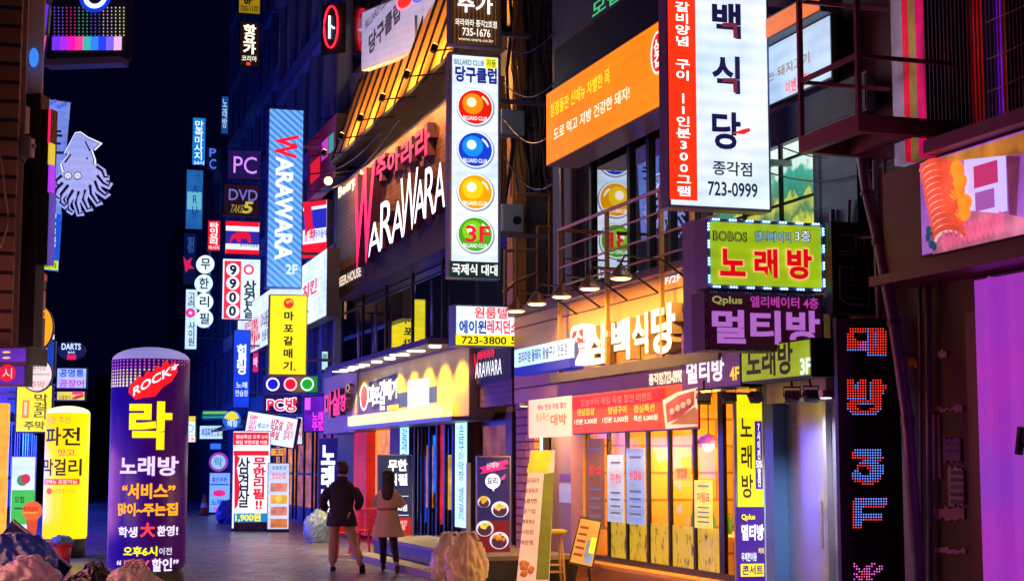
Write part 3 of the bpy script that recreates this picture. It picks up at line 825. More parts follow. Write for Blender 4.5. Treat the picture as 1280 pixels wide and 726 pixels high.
# restaurant fascia with raised letters
FAS_Y = -.6
fx0, fx1, fz0, fz1 = FA.rect(643, 363, 870, 492, FAS_Y)
t, f, bb = facade_sign('restaurant fascia with white raised letters lit by a row of gooseneck lamps', FA, (643, 363, 890, 492), FAS_Y, (0, 0, 0), [
    ('T', '1F/2F', 827, 345, 851, 354, (240, 225, 240), 1.1, {'bold': .02}),
    ('T', '종각점', 811, 466, 829, 481, (250, 235, 200), 1.2, {'bold': .03}), ('T', '723-0990', 830, 463, 853, 479, (250, 235, 200), 1.2, {'bold': .03}),
], name='fascia_sign', s=0, thick=.55, fmat=dmat((.62, .36, .14), .42, .2, .2, 1.3, .08), casing=dmat((.2, .16, .15), .5))
def fzl(u, v): return f.pt(u, v, -.01)
m = MB(); zz = f.pt(740, 474)[1]; z2 = f.pt(740, 388)[1]
m.box(bb[0], bb[1], -.014, -.004, zz, zz + .018); m.box(bb[0], bb[1], -.014, -.004, z2, z2 + .018); m.build('seam', dmat((.04, .02, .02), .6), t)
bx('cornice', dmat((.2, .15, .16), .4, .3), t, bb[0] - .02, bb[1] + .02, -.1, .5, bb[3], bb[3] + .12)
x0, x1, z0, z1 = f.rect(643, 430, 713, 453, -.2)
bx('light_box', emat((205, 235, 255), .85, .1), t, x0, x1, -.2, -.01, z0, z1)
bx('underside_shade_strip', emat((20, 50, 190), .6), t, x0, x1, -.2, -.01, z0 - .13, z0 - .004)  # shade on the box's underside, painted as a glowing blue strip
draw(t, f, [('T', '프리미엄 돌돼지 왕솥구이 전문점', 648, 434, 709, 449, (30, 60, 110), .5, {'bold': .02})], -.2)
m = MB(); x0, x1, z0, z1 = f.rect(714, 406, 735, 456, -.12)
def rrect(x0, x1, z0, z1, r, n=6):
    out = []
    for cx, cz, a0 in ((x1 - r, z1 - r, 0), (x0 + r, z1 - r, 90), (x0 + r, z0 + r, 180), (x1 - r, z0 + r, 270)):
        for k in range(n + 1):
            a = R_(a0 + 90 * k / n); out.append((cx + r * math.cos(a), cz + r * math.sin(a)))
    return out
m.prism(rrect(x0, x1, z0, z1, .14), -.13, -.01); m.build('seal', emat((255, 240, 235), 1.1), t)
m = MB(); m.prism(rrect(x0 + .07, x1 - .07, z0 + .07, z1 - .07, .1), -.137, -.131); m.build('seal_face', emat((215, 16, 20), 1.0), t)
draw(t, f, [('T', '신\n돌', 717, 411, 733, 452, (250, 235, 230), 1.1, {'bold': .03}), ('G', [(716, 432), (722, 425), (724, 440), (719, 452)], (30, 40, 120), .8)], -.138)
LET = emat((255, 238, 205), 1.35)
for ch, a in (('삼', (738, 404, 763, 455)), ('백', (768, 399, 791, 450)), ('식', (794, 392, 814, 443)), ('당', (818, 380, 848, 442))):
    m = MB(); x0, x1, z0, z1 = f.rect(*a, -.12)
    put_text(m, ch, x0, x1, z0, z1, -.09, .035, .07); m.keep = False
    o = m.build('raised_letter', dmat((.6, .5, .4), .5), t)
    m = MB(); put_text(m, ch, x0, x1, z0, z1, -.163, .035, 0); m.build('letter_face', LET, o)
# gooseneck lamps
for i, (u, v) in enumerate(((645, 389), (671, 380), (702, 371), (737, 361), (776, 348))):
    yl = -1.5
    x, z = FA.pt(u, v, yl)
    O = FA.at(x, yl, z)
    t = thing('gooseneck_lamp', ['farthest gooseneck lamp, above the left end of the restaurant fascia', 'second gooseneck lamp from the left above the white light box', 'middle gooseneck lamp of the five above the restaurant fascia', 'fourth gooseneck lamp, above the first raised letters', 'nearest gooseneck lamp, under the balcony rail right of the others'][i],
              'lamp', O, FA.phi, 'gooseneck lamps above the restaurant fascia')
    m = MB(); m.lathe([(.13, 0), (.128, .03), (.08, .1), (.035, .15), (.02, .17)], 20); m.build('lamp_shade', dmat((.5, .4, .3), .3, .6), t, True)
    m = MB(); m.lathe([(.09, -.014), (.115, -.004), (.08, .02)], 16); m.build('bulb', emat((255, 205, 110), 9), t, True)
    m = MB(); m.tube([(0, 0, .17), (0, .05, .27), (0, .5, .24), (0, .9, -.02)], .014, 6); m.build('arm', BLACK, t)
    ld = bpy.data.lights.new('lamp_glow', 'SPOT'); ld.energy = 160; ld.color = (1, .47, .08); ld.spot_size = R_(130); ld.spot_blend = .7; ld.shadow_soft_size = .06
    lo = bpy.data.objects.new('lamp_glow', ld); COL.objects.link(lo); lo.parent = t; lo.location = (0, .0, -.03); lo.rotation_euler = (R_(48), 0, 0)

# cloth banner under the fascia
t, f, bb = facade_sign('red and orange menu banner with a grilled meat picture under the restaurant fascia', FA, (660, 487, 874, 541), -.72, (238, 70, 20), [
    ('R', 661, 497, 715, 546, (248, 205, 175), .95), ('T', '메뉴 한상 차림 할인', 672, 504, 708, 511, (130, 60, 80), .7), ('T', '대박', 688, 517, 708, 531, (240, 120, 50), .9, {'bold': .03}), ('T', '점심특선', 670, 516, 686, 526, (190, 160, 60), .8),
    ('R', 715, 491, 830, 506, (222, 14, 14), 1.05), ('T', '오늘부터 매일 특별 할인 이벤트', 726, 494, 815, 504, (250, 130, 110), .9, {'bold': .0}),
    ('T', '생삼겹살', 721, 510, 743, 519, (255, 190, 60), 1, {'bold': .02}), ('T', '양념구이', 760, 507, 783, 517, (255, 190, 60), 1, {'bold': .02}), ('T', '점심특선', 792, 505, 818, 515, (255, 190, 60), 1, {'bold': .02}),
    ('T', '1인분 3,300원', 718, 523, 746, 530, (255, 235, 210), 1), ('T', '1인분 3,500원', 753, 520, 785, 528, (255, 235, 210), 1), ('T', '특선 5,000원', 792, 518, 822, 526, (255, 235, 210), 1),
    ('G', [(828, 500), (846, 490), (872, 484), (872, 532), (832, 536)], (250, 205, 170), .95, {'name': 'picture'}),
    ('G', [(832, 505), (848, 494), (868, 488), (868, 505), (850, 522), (834, 528)], (215, 90, 60), .9, {'name': 'meat', 'var': .9}),
    ('G', [(838, 530), (868, 508), (872, 512), (872, 530)], (200, 120, 60), .8, {'name': 'board', 'var': .5}),
], name='cloth_banner', s=1.0, thick=.012, var=.15)
MEAT = emat((250, 190, 160), .9, .6)
m = MB()
for k in range(4):
    x, z = f.pt(840 + k * 7, 514 - k * 4, -.06)
    m.ball((x, -.06, z), .07, 2, (1, .1, .55))
m.build('slices', MEAT, t, True)

# poster fascia, far right
t, f, bb = facade_sign('wide pink food poster on the maroon shop front at the right edge', FA, (1150, 178, 1300, 306), -.36, (196, 110, 214), [
    ('R', 1206, 192, 1258, 270, (205, 190, 235), .9), ('R', 1217, 204, 1247, 232, (190, 50, 110), .9), ('R', 1219, 238, 1243, 262, (170, 90, 180), .8),
], name='poster_board', s=.62, thick=.05, var=.5)
P1, P2, P3 = emat((245, 90, 60), .9, .6), emat((250, 200, 200), .85, .4), emat((250, 150, 40), .95, .4)
def arcs(parent, mtl, cu, cv, n, ru, rv, a0, a1, wth, name, step=9):
    m = MB()
    for k in range(n):
        pts = []
        for j in range(9):
            a = R_(a0 + (a1 - a0) * j / 8)
            x, z = f.pt(cu + k * 1.5 + math.cos(a) * ru, cv + k * step + math.sin(a) * rv, -.02)
            pts.append((x, -.02, z))
        m.tube(pts, wth, 6)
    m.build(name, mtl, parent, True)
draw(t, f, [('G', [(1151, 205), (1300, 160), (1300, 190), (1204, 200), (1180, 208)], (225, 140, 60), .7, {'name': 'sauce_edge', 'var': .9}), ('G', [(1258, 195), (1262, 275), (1270, 285), (1275, 195)], (150, 60, 110), .7, {'name': 'shadow_strip', 'var': .6}), ('G', [(1166, 296), (1200, 262), (1262, 268), (1290, 275), (1290, 290), (1166, 318)], (225, 120, 150), .8, {'name': 'rice_bed', 'var': .9})], -.01)  # the strip is a darker band of the printed poster
arcs(t, P1, 1172, 216, 12, 20, 15, 185, 350, .03, 'salmon_slices', 7.5)
arcs(t, P2, 1172, 220, 12, 19, 14, 185, 350, .018, 'pale_slices', 7.5)
arcs(t, emat((190, 40, 50), .9, .5), 1173, 218, 12, 12, 9, 185, 350, .014, 'red_slices', 7.5)
m = MB()
for (u, v) in ((1195, 213), (1199, 228), (1196, 243), (1205, 254), (1203, 266)):
    x, z = f.pt(u, v, -.03); m.ball((x, -.03, z), .1, 2, (1.2, .2, .8))
m.build('rolls', P3, t, True)
m = MB()
for k in range(12):
    x, z = f.pt(1180 + k * 6.4, 300 - k * 2.1, -.03); m.ball((x, -.03, z), .055, 2, (.6, .2, 1.7))
m.build('prawns', emat((245, 110, 150), .9, .6), t, True)
m = MB()
for k in range(14):
    x, z = f.pt(1158 + random.random() * 14, 285 + random.random() * 25, -.03); m.ball((x, -.02, z), .04, 1, (1, .3, 1))
m.build('herbs', emat((30, 90, 120), .6, .5), t)

# lit violet cloth sheet in the shop doorway
t = thing('cloth_sheet', 'glowing magenta and violet sheet hanging in the doorway at the right edge', 'sheet', FA.at(xa(1262), -.05), FA.phi)
vm = bpy.data.materials.new('violet_cloth')
nt, bb_, new = nodes(vm)
tc, nz, mx = new('ShaderNodeTexCoord'), new('ShaderNodeTexNoise'), new('ShaderNodeValToRGB')
nz.inputs['Scale'].default_value = .9; nz.inputs['Detail'].default_value = 4
mx.color_ramp.elements[0].position = .35; mx.color_ramp.elements[0].color = (*lin((150, 62, 215)), 1)
mx.color_ramp.elements[1].position = .65; mx.color_ramp.elements[1].color = (*lin((200, 48, 200)), 1)
nt.links.new(tc.outputs['Object'], nz.inputs['Vector']); nt.links.new(nz.outputs['Fac'], mx.inputs[0])
nt.links.new(mx.outputs[0], bb_.inputs['Emission Color']); bb_.inputs['Emission Strength'].default_value = .6; bb_.inputs['Base Color'].default_value = (.3, .1, .3, 1)
x0, x1 = xa(1234) - xa(1262), xa(1420) - xa(1262); zt_ = za(1262, 342)
mb = MB(); N = 40
for k in range(N):
    a, b_ = x0 + (x1 - x0) * k / N, x0 + (x1 - x0) * (k + 1) / N
    g_ = lambda q: .03 * math.sin(q * 9) + .02 * math.sin(q * 23)
    mb.hexa([(a, g_(a), .02), (b_, g_(b_), .02), (b_, g_(b_) + .01, .02), (a, g_(a) + .01, .02), (a, g_(a), zt_), (b_, g_(b_), zt_), (b_, g_(b_) + .01, zt_), (a, g_(a) + .01, zt_)])
mb.build('cloth', vm, t)
m = MB(); m.tube([(x0, -.02, zt_), (x1, -.02, zt_)], .02, 8); m.build('rail', BLACK, t)
t = thing('door_closer', 'small black security camera with green tip in front of the violet sheet', 'camera', FA.at(xa(1274, -.3), -.3, za(1274, 552, -.3)), FA.phi)
m = MB(); m.tube([(0, 0, -.1), (.05, 0, .12)], .035, 10); m.build('camera_body', BLACK, t)
m = MB(); m.tube([(.05, 0, -.03), (.4, .1, -.03)], .02, 8); m.build('arm', BLACK, t)
t.name = 'security_camera'

# LED column sign
LEDMAP = [
 (1060, 411, ["-RRRRRRRBRRRRRR-", "-RRRRRRRBRRRRRRR", "RRR-----BRRBRRRR", "RRR-----BRRBRRRR", "RRRR----BRRBRRRR", "RRRRRRPPBRRBRRRR", "RRRRRPPPBRRBRRRR", "RRRRRPPPBRRRRRRR", "BBBBBBPPBRRRRRRR", "--------BRRRRRRR", "--------BBBBBBBB"]),
 (1060, 475, ["RRR--RRR--RRRR--", "RRR-BRRR-BRRRR--", "RRRBBRRR-BRRRRRR", "RRRBBRRR-BRRRRRR", "RRRRRRRR-BRRRRR-", "RRRRRRRR-BRRRRB-", "RRRRRRRR-BRRRR--", "BBBBBBBB-BRRRR--", "-RRRRRRRRRRRRR--", "RRRRRBBBBBRRRR--", "RRRR-------RRR--", "BRRRR----RRRRB--", "-BRRRRRRRRRRB---", "--BBBBBBBBBB----"]),
 (1066, 562, ["-BBBBBBBBBBB-", "RBBBBBBBBBBB-", "RRBBBBBBBBBB-", "RRRRRRRBBBBBR", "----RBBBBBRR-", "---BBBBBBBB--", "--RRRRRBBBBBB", "--R---RRBBBBB", "-BB----RBBBBB", "BBBB---BBBBBB", "BBBBBBBBBBBB-", "RBBBBBBBBBBR-", "-RRRRBBBRRR--", "----RRRRR----"]),
 (1067, 623, ["-BBPPBBBBBBBBP", "RBBPPBBBBBBBBP", "RBBBBBBBBBBBBB", "RBBBBRRRRRRRR-", "RBBB----------", "RBBB----------", "RBBBBBBBBBBB--", "RBBBBBBBBBBB--", "RBBBBRRRRRRR--", "RBBB----------", "RBBB----------", "RRRR----------"]),
 (1068, 704, ["P------PP---", "PP---PPP--PP", "-PP-PPP--PPP", "--PPPPP-PPP-", "PP-RRPPPP---", "-PPRRPP-----", "P-PP-PPP----"])]
O = P(1088, 745, 15.35); f = Fr(O, R_(14)); x0, x1, _, z1 = f.rect(1049, 398, 1128, 745)
t = thing('led_column_sign', 'tall black LED column with red and blue dot letters beside the steel doors', 'led sign', O, R_(14))
bx('casing', dmat((.006, .006, .008), .35), t, x0, x1, 0, .08, 0, z1, bev=.01)
CM = {'R': emat((255, 55, 40), 1.8), 'B': emat((110, 150, 255), 1.6), 'P': emat((240, 110, 215), 1.4)}
for (u0, v0, rows) in LEDMAP:
    for ch in 'RBP':
        m = MB(); cnt = 0
        for r, row in enumerate(rows):
            for c, q in enumerate(row):
                if q == ch:
                    x, z = f.pt(u0 + c * 3.15, v0 + r * 3.25, -.01)
                    m.poly([(x + .0068 * math.cos(a * math.pi / 3), -.008, z + .0068 * math.sin(a * math.pi / 3)) for a in range(6)]); cnt += 1
        m.keep = True
        if cnt: m.build('led_dots', CM[ch], t)
        else: m.bm.free()
# unlit neon sign
O = P(1066, 392, 15.9); f = Fr(O, R_(17)); x0, x1, _, z1 = f.rect(1040, 278, 1094, 392)
t = thing('neon_sign', 'switched-off neon sign of bent grey tubes above the LED column', 'neon sign', O, R_(17))
bx('casing', dmat((.01, .01, .012), .4), t, x0, x1, 0, .12, 0, z1)
m = MB()
def npath(pts):
    m.tube([(*f.pt(u, v, -.03)[:1], -.03, f.pt(u, v, -.03)[1]) for u, v in pts], .008, 6)
npath([(1048, 294), (1075, 294), (1075, 314), (1048, 314)]); npath([(1080, 290), (1080, 318)]); npath([(1048, 318), (1086, 318)]); npath([(1070, 294), (1070, 314)])
npath([(1050, 334), (1074, 334), (1074, 356), (1056, 356), (1056, 370), (1080, 374)]); npath([(1082, 332), (1086, 340), (1086, 384)]); npath([(1050, 334), (1050, 372), (1056, 378), (1080, 382)]); npath([(1066, 334), (1066, 350), (1056, 350)])
m.build('neon_tube', dmat((.42, .36, .4), .2), t)

# drain pipe
t = thing('drain_pipe', 'grey leaning drain pipe running down beside the LED column', 'pipe', FA.at(xa(1140, -.3), -.3, 0), FA.phi)
q = [FA.pt(u, v, -.3) for u, v in ((1073, 170), (1084, 240), (1098, 300), (1117, 400), (1134, 520), (1150, 735))]
bx0 = xa(1140, -.3)
m = MB(); m.tube([(x - bx0, 0, z) for x, z in q], .055, 12); m.build('pipe', dmat((.3, .27, .36), .4, .3), t, True)
m = MB()
for (x, z), (x2, z2) in zip(q[1:], q[2:]):
    m.tube([(x - bx0, 0, z), (x - bx0 + (x2 - x) * .06, 0, z + (z2 - z) * .06)], .068, 12)
m.build('collar', dmat((.2, .18, .25), .4, .4), t)
# iron fire escape
Yo = -1.02
fx0_, fx1_ = xa(1006, Yo), xa(1083, Yo); zf = za(1083, 152, Yo)
t = thing('fire_escape', 'rusty violet iron fire escape platform with railings', 'fire escape', FA.at(fx0_, Yo, zf), FA.phi)
IRON = dmat((.26, .09, .16), .5, .3, .35, 4, .2)
L_ = fx1_ - fx0_
m = MB(); m.box(0, L_, 0, .09, -.06, .1); m.box(L_ - .09, L_, .09, 1.0, -.06, .1); m.box(0, .09, .09, 1.0, -.06, .1); m.box(.09, L_ - .09, .5, .57, -.05, .08); m.build('frame', IRON, t)
m = MB(); k = 0
while .1 + k * .11 < L_ - .1:
    m.box(.1 + k * .11, .1 + k * .11 + .09, .09, 1.0, .08, .095); k += 1
m.build('deck', dmat((.1, .03, .05), .6, .3), t)
for a in (0, L_ - .045): bx('railing_post', IRON, t, a, a + .045, 0, .045, .1, 1.45 if a == 0 else 2.4)
m = MB()
for zz in (.62, 1.42): m.box(.045, L_ - .045, .005, .04, zz, zz + .045)
for zz in (.62, 1.42): m.box(0.005, .04, .045, 1.0, zz, zz + .035); m.box(L_ - .04, L_ - .005, .045, 1.0, zz, zz + .035)
m.build('rail', IRON, t)

# ================================================================ alley between the two fronts
t = thing('alley_stairs', 'brown steel stair rails in the dark gap beside the tall ball sign', 'stairs', FB.at(b1, .4, 0), FB.phi)
fe = Fr(P(660, 560, 26.3), R_(17))
t.location = fe.O; t.location.z = 0; t.rotation_euler = (0, 0, fe.phi)
fe.O = Vector((fe.O.x, fe.O.y, 0))
BR = dmat((.3, .17, .06), .5, .2)
for pts in ([(687, 245), (687, 385)], [(672, 284), (672, 388)], [(645, 294), (645, 388)], [(645, 243), (692, 243)], [(629, 366), (645, 352), (671, 342)], [(631, 312), (631, 395)], [(672, 284), (700, 286)], [(630, 313), (672, 313)]):
    m = MB(); m.tube([(fe.pt(u, v)[0], 0, fe.pt(u, v)[1]) for u, v in pts], .03, 8); m.build('stair_rail', BR, t)
bx('landing', dmat((.1, .07, .05), .7), t, fe.pt(626, 400)[0], fe.pt(700, 400)[0], -.1, .6, fe.pt(660, 400)[1] - .1, fe.pt(660, 400)[1])
for i, (a, lab) in enumerate((((628, 255, 655, 289), 'blue grey condenser box below the other one beside the ball sign'), ((627, 137, 656, 168), 'plain grey blue box high beside the red and blue balls'))):
    O = P((a[0] + a[2]) / 2, a[3], 26.6); f = Fr(O, R_(17)); x0, x1, _, z1 = f.rect(*a)
    t = thing('condenser_unit', lab, 'air conditioner', O, R_(17))
    bx('housing', dmat((.3, .36, .45), .4, .2), t, x0, x1, 0, .3, 0, z1, bev=.015)
    if i == 0:
        m = MB(); m.lathe([(.075, 0), (.075, .01), (.02, .01)], 16); o = m.build('fan_grille', BLACK, t); o.rotation_euler = (R_(90), 0, 0); o.location = (x1 * .35, -.002, z1 * .4)
    m = MB(); m.box(x0, x1, .05, .1, -.05, 0); m.tube([(x1, .1, z1 / 2), (x1 + .5, .3, z1 / 2)], .02, 6); m.build('bracket', STEEL, t)
t = thing('cable_bundle', 'tangle of dark cables and conduits hanging down the alley wall', 'cables', P(662, 240, 26.9), R_(17))
fe = Fr(t.location, R_(17))
for k in range(11):
    u = 636 + k * 5 + random.random() * 3
    pts = []
    for j in range(9):
        v = -10 + j * 32
        x, z = fe.pt(u + math.sin(j * 1.3 + k) * 4, v); pts.append((x, .05 * math.sin(j + k), z))
    MB().tube(pts, .012 + .02 * (k % 4 == 0), 6).build('cable', [BLACK, dmat((.2, .13, .18), .5), dmat((.12, .1, .14), .4), BR][k % 4], t)

# ================================================================ SIGNS of the pub front
BALLS = []
for cv, c, c2, hl in ((134, (225, 25, 12), (250, 140, 20), (255, 235, 190)), (187, (10, 60, 200), (20, 140, 235), (220, 240, 255)), (240, (235, 160, 5), (252, 205, 20), (255, 250, 225)), (293, (70, 165, 20), (130, 205, 30), (240, 255, 220))):
    BALLS += [('D', 594.5, cv + 1, 24, (150, 165, 190), .8, {'name': 'ball_edge', 'light': False}), ('D', 594, cv, 22.5, (250, 252, 255), 1, {'name': 'ball_border', 'light': False}), ('D', 594, cv, 21, c, 1, {'name': 'ball', 'light': False}),
              ('D', 591, cv - 4, 13, c2, 1, {'name': 'ball_sheen', 'light': False}), ('D', 589.5, cv - 6, 6, hl, 1.1, {'name': 'ball_highlight', 'light': False}),
              ('G', [(603, cv - 14), (608, cv - 10), (611, cv - 4), (610, cv - 2), (606, cv - 8), (602, cv - 12)], hl, 1, {'name': 'ball_glint', 'light': False}),
              ('T', 'BILLIARD CLUB', 579, cv + 11.5, 609, cv + 16.5, (250, 250, 255), 1, {'bold': .02})]
t, f, bb = sign('tall white hanging sign with four coloured balls in a column', 25.0, (561, 67, 626, 348), (238, 244, 250), [
    ('T', 'BILLARD CLUB', 568, 75, 605, 82, (40, 130, 150), .8), ('R', 607, 73, 621, 86, (235, 225, 20), 1), ('T', '자동', 608, 75, 620, 84, (60, 110, 40), .7),
    ('T', '당구클럽', 569, 84, 621, 104, (26, 36, 140), .8, {'bold': .04})] + BALLS + [
    ('T', '3F', 582, 282, 613, 303, (225, 30, 50), 1, {'bold': .025}),
    ('R', 562.5, 327, 624.5, 347, (8, 48, 42), .8), ('T', '국제식 대대', 565, 330, 622, 344, (240, 245, 245), 1, {'bold': .03})],
    phi=17, thick=.2, casing=TRIM, s=.8, back=True, var=.12, bracket=('r', .8), rim=.05)
sign('brown striped hanging sign with white lettering above the ball sign', 25.1, (562, -40, 627, 58), (60, 34, 16), [
    ('R', 568 + k * 4.6, -38, 569.2 + k * 4.6, 56, (110, 70, 30), .8, {'light': False, 'name': 'stripe'}) for k in range(12)] + [
    ('T', '주가', 572, -6, 616, 17, (245, 240, 230), 1.2, {'bold': .03, 'y': .02}), ('T', '와라와라 종각2호점', 569, 25, 621, 34, (245, 235, 220), 1.1, {'bold': .02, 'y': .02}),
    ('T', '735-1676', 578, 36, 613, 46, (245, 235, 220), 1.1, {'bold': .02, 'y': .02}), ('T', 'www.wara.co.kr', 573, 48, 617, 52, (240, 225, 200), .9, {'y': .02})],
    phi=17, thick=.2, casing=dmat((.3, .4, .5), .4, .3), s=.8, bracket=('r', .5))
sign('white lodging sign with blue and red lettering over a yellow phone strip', 24.8, (568, 381, 648, 433), (232, 238, 246), [
    ('T', '원룸텔', 593, 384, 634, 398, (225, 40, 30), 1, {'bold': .02}), ('T', '에이원', 574, 400, 608, 417, (20, 60, 160), .9, {'bold': .035}), ('T', '레지던스', 609, 400, 648, 417, (225, 40, 40), 1, {'bold': .03}),
    ('R', 570, 418.5, 646, 431.5, (245, 225, 20), .95), ('T', '723-3800', 577, 420.5, 633, 430, (24, 24, 30), .5, {'bold': .02}), ('T', '5', 639, 420.5, 645, 430, (24, 24, 30), .5, {'bold': .02})],
    phi=17, thick=.35, casing=dmat((.2, .4, .7), .4, .2), s=.95, bracket=('r', .3))

# timber sign board with giant letters
t, f, bb = facade_sign('timber signboard with giant pink and white raised letters', FB, (421, 165, 600, 332), -.3, (0, 0, 0), [], s=0, thick=.5, fmat=WOOD, casing=dmat((.1, .05, .02), .6))
zz0, zz1 = 6.0 - (f.O.z), 9.12 - f.O.z
bx('lower_band', dmat((.035, .015, .012), .5), t, bb[0], bb[1], -.06, .3, -.02, .62)
def raised(parent, f, s, a, mtl, bold=.03, ex=.05, y=-.1, name='raised_letter', shear=0.0, slope=0.0):
    m = MB(); x0, x1, z0, z1 = f.rect(*a, y); put_text(m, s, x0, x1, z0, z1, y, bold, ex, shear, slope=slope); m.keep = False
    o = m.build(name, SIDE, parent)
    m = MB(); put_text(m, s, x0, x1, z0, z1, y - ex - .003, bold, 0, shear, slope=slope); m.build('letter_face', mtl, o)
    return o
SIDE = dmat((.08, .02, .05), .5)
PINK = emat((232, 12, 92), 1.3)
WL = emat((235, 245, 250), 1.25)
wx = [(449, 473, 212, 332, 'W', PINK)]
raised(t, f, 'W', (448, 212, 474, 330), PINK, .02, .12, shear=.12)
us = [(464, 481, 278, 318, 'A'), (480, 496, 250, 307, 'R'), (494, 510, 252, 300, 'A'), (505, 527, 217, 290, 'W'), (523, 537, 225, 276, 'A'), (536, 549, 208, 270, 'R'), (548, 562, 204, 262, 'A')]
for a, b_, v0, v1, ch in us: raised(t, f, ch, (a, v0, b_, v1), WL, .0, .08, shear=.06)
for (a, b_, v0, v1, ch) in ((474, 487, 196, 226, '주'), (489, 504, 187, 216, '아'), (506, 522, 175, 206, '라'), (524, 542, 158, 198, '라')):
    raised(t, f, ch, (a, v0, b_, v1), PINK, .03, .08)
draw(t, f, [('T', 'Beerpub', 423, 222, 455, 240, (255, 235, 190), 1.4, {'bold': .03, 'y': .03}), ('T', 'BEER.HOUSE', 423, 340, 451, 352, (240, 220, 200), .9, {'bold': .03, 'y': .07})], -.008)
# small uplight spots that wash the canopy boards
for k in range(6):
    x = xb(428 + 0, -.6) + k * 2.0
    O = FB.at(x, -1.15, 8.95)
    t = thing('wash_light', ['farthest', 'second', 'third', 'fourth', 'fifth', 'nearest'][k] + ' small wash light along the foot of the orange canopy', 'lamp', O, FB.phi, 'wash lights under the orange canopy')
    m = MB(); m.tube([(0, 0, -.05), (0, .05, .08)], .06, 10); m.build('lamp_body', BLACK, t)
    m = MB(); m.tube([(0, .05, .081), (0, .055, .09)], .05, 10); m.build('bulb', emat((255, 190, 90), 6), t)
    m = MB(); m.tube([(0, 0, -.03), (0, .75, .1)], .015, 6); m.build('arm', BLACK, t)
    for (el, rx, nm) in ((110, 150, 'lamp_glow'), (80, 38, 'lamp_glow')):
        ld = bpy.data.lights.new(nm, 'SPOT'); ld.energy = el * 4; ld.color = (1, .52, .14); ld.spot_size = R_(150); ld.spot_blend = .9; ld.shadow_soft_size = .05
        lo = bpy.data.objects.new(nm, ld); COL.objects.link(lo); lo.parent = t
        lo.location = (0, .05, .12 if rx > 90 else -.08); lo.rotation_euler = (R_(rx), 0, 0)
# bare bulb on a bracket
O = FB.at(xb(406, -.6), -.6, zb(406, 230, -.6))
t = thing('bracket_lamp', 'bare orange bulb glowing on a bracket at the far end of the timber board', 'lamp', O, FB.phi)
MB().ball((0, 0, 0), .1, 3).build('bulb', emat((255, 190, 90), 12), t, True)
MB().tube([(0, 0, .1), (0, .1, .2), (.6, .6, .2)], .02, 6).build('arm', BLACK, t)

# small sign and timber panel right of the yellow fascia
t, f, bb = facade_sign('small black signboard with red W and white letters beside the yellow fascia', FB, (588, 434, 640, 478), -.35, (10, 6, 10), [
    ('T', 'W', 588, 442, 598, 474, (240, 24, 60), 1.3, {'shear': .1}), ('T', 'ARAWARA', 594, 451, 627, 470, (240, 245, 250), 1.3, {'bold': .0, 'shear': .05}), ('T', '와라와라', 598, 437, 618, 449, (235, 20, 50), 1.2, {'bold': .03})], s=.6, thick=.3)
t = thing('timber_panel', 'plain brown timber panel under the small black signboard', 'panel', FB.at(xb(616, -.3), -.3, zb(616, 508, -.3)), FB.phi)
x0, x1, z0, z1 = Fr(t.location, FB.phi).rect(595, 472, 640, 508)
bx('boards', WOOD, t, x0, x1, 0, .2, 0, z1)

# yellow fascia with downlights
t, f, bb = facade_sign('yellow timber fascia with downlights and navy backed lettering', FB, (447, 448, 587, 527), -.45, (0, 0, 0), [
    ('G', [(447, 496), (497, 483), (497, 512), (447, 519)], (60, 10, 110), .9, {'name': 'backing'}),
    ('G', [(495, 492), (546, 482), (546, 502), (495, 510)], (16, 50, 110), .9, {'name': 'backing'}),
    ('G', [(461, 478), (496, 466), (496, 500), (461, 514)], (14, 22, 70), .9, {'name': 'backing'}),
    ('D', 455, 496, 5, (250, 230, 225), 1.1, {'rv': 17, 'y': .02, 'name': 'logo_border'}), ('D', 455, 496, 4, (215, 30, 50), 1, {'rv': 14, 'y': .02, 'name': 'logo'}),
    ('T', '마', 460, 481, 468, 508, (245, 250, 255), 1.3, {'bold': .02, 'y': .03}), ('T', '포', 467, 484, 475, 504, (245, 250, 255), 1.3, {'bold': .02, 'y': .03}),
    ('T', '갈', 474, 475, 482, 512, (245, 250, 255), 1.3, {'bold': .02, 'y': .03}), ('T', '매', 481, 474, 489, 500, (245, 250, 255), 1.3, {'bold': .02, 'y': .03}), ('T', '기', 489, 474, 496, 498, (245, 250, 255), 1.3, {'bold': .02, 'y': .03}),
    ('R', 484, 506, 498, 512, (235, 200, 20), 1, {'y': .02}),
    ('R', 510, 475, 522.5, 509, (240, 248, 255), 1.2, {'y': .02}), ('R', 523.5, 473, 536, 507, (240, 248, 255), 1.2, {'y': .02}),
    ('T', '한\n돈\n구\n이', 512, 479, 521, 505, (150, 90, 120), .6, {'y': .025}), ('T', '소금구이\n껍데기\n갈매기\n막창', 525, 477, 535, 504, (60, 90, 160), .6, {'y': .025}),
], name='fascia_sign', s=0, thick=.45, fmat=dmat((.85, .50, .03), .4, .1, .2, 1.2, .1, (1, 1, 4)), casing=dmat((.25, .2, .3), .5))
bx('top_cap', dmat((.1, .05, .16), .5), t, bb[0], bb[1], -.75, .4, bb[3], bb[3] + .1)
x0, x1, z0, z1 = f.rect(447, 514, 546, 532, -.3)
bx('lit_ledge', emat((245, 225, 165), .75, .4), t, bb[0], x1, -.22, -.01, 0.02, .24)
m = MB(); m.box(bb[0], bb[1], -.32, .4, -.07, 0); m.build('bottom_rail', dmat((.15, .2, .45), .4, .3), t)
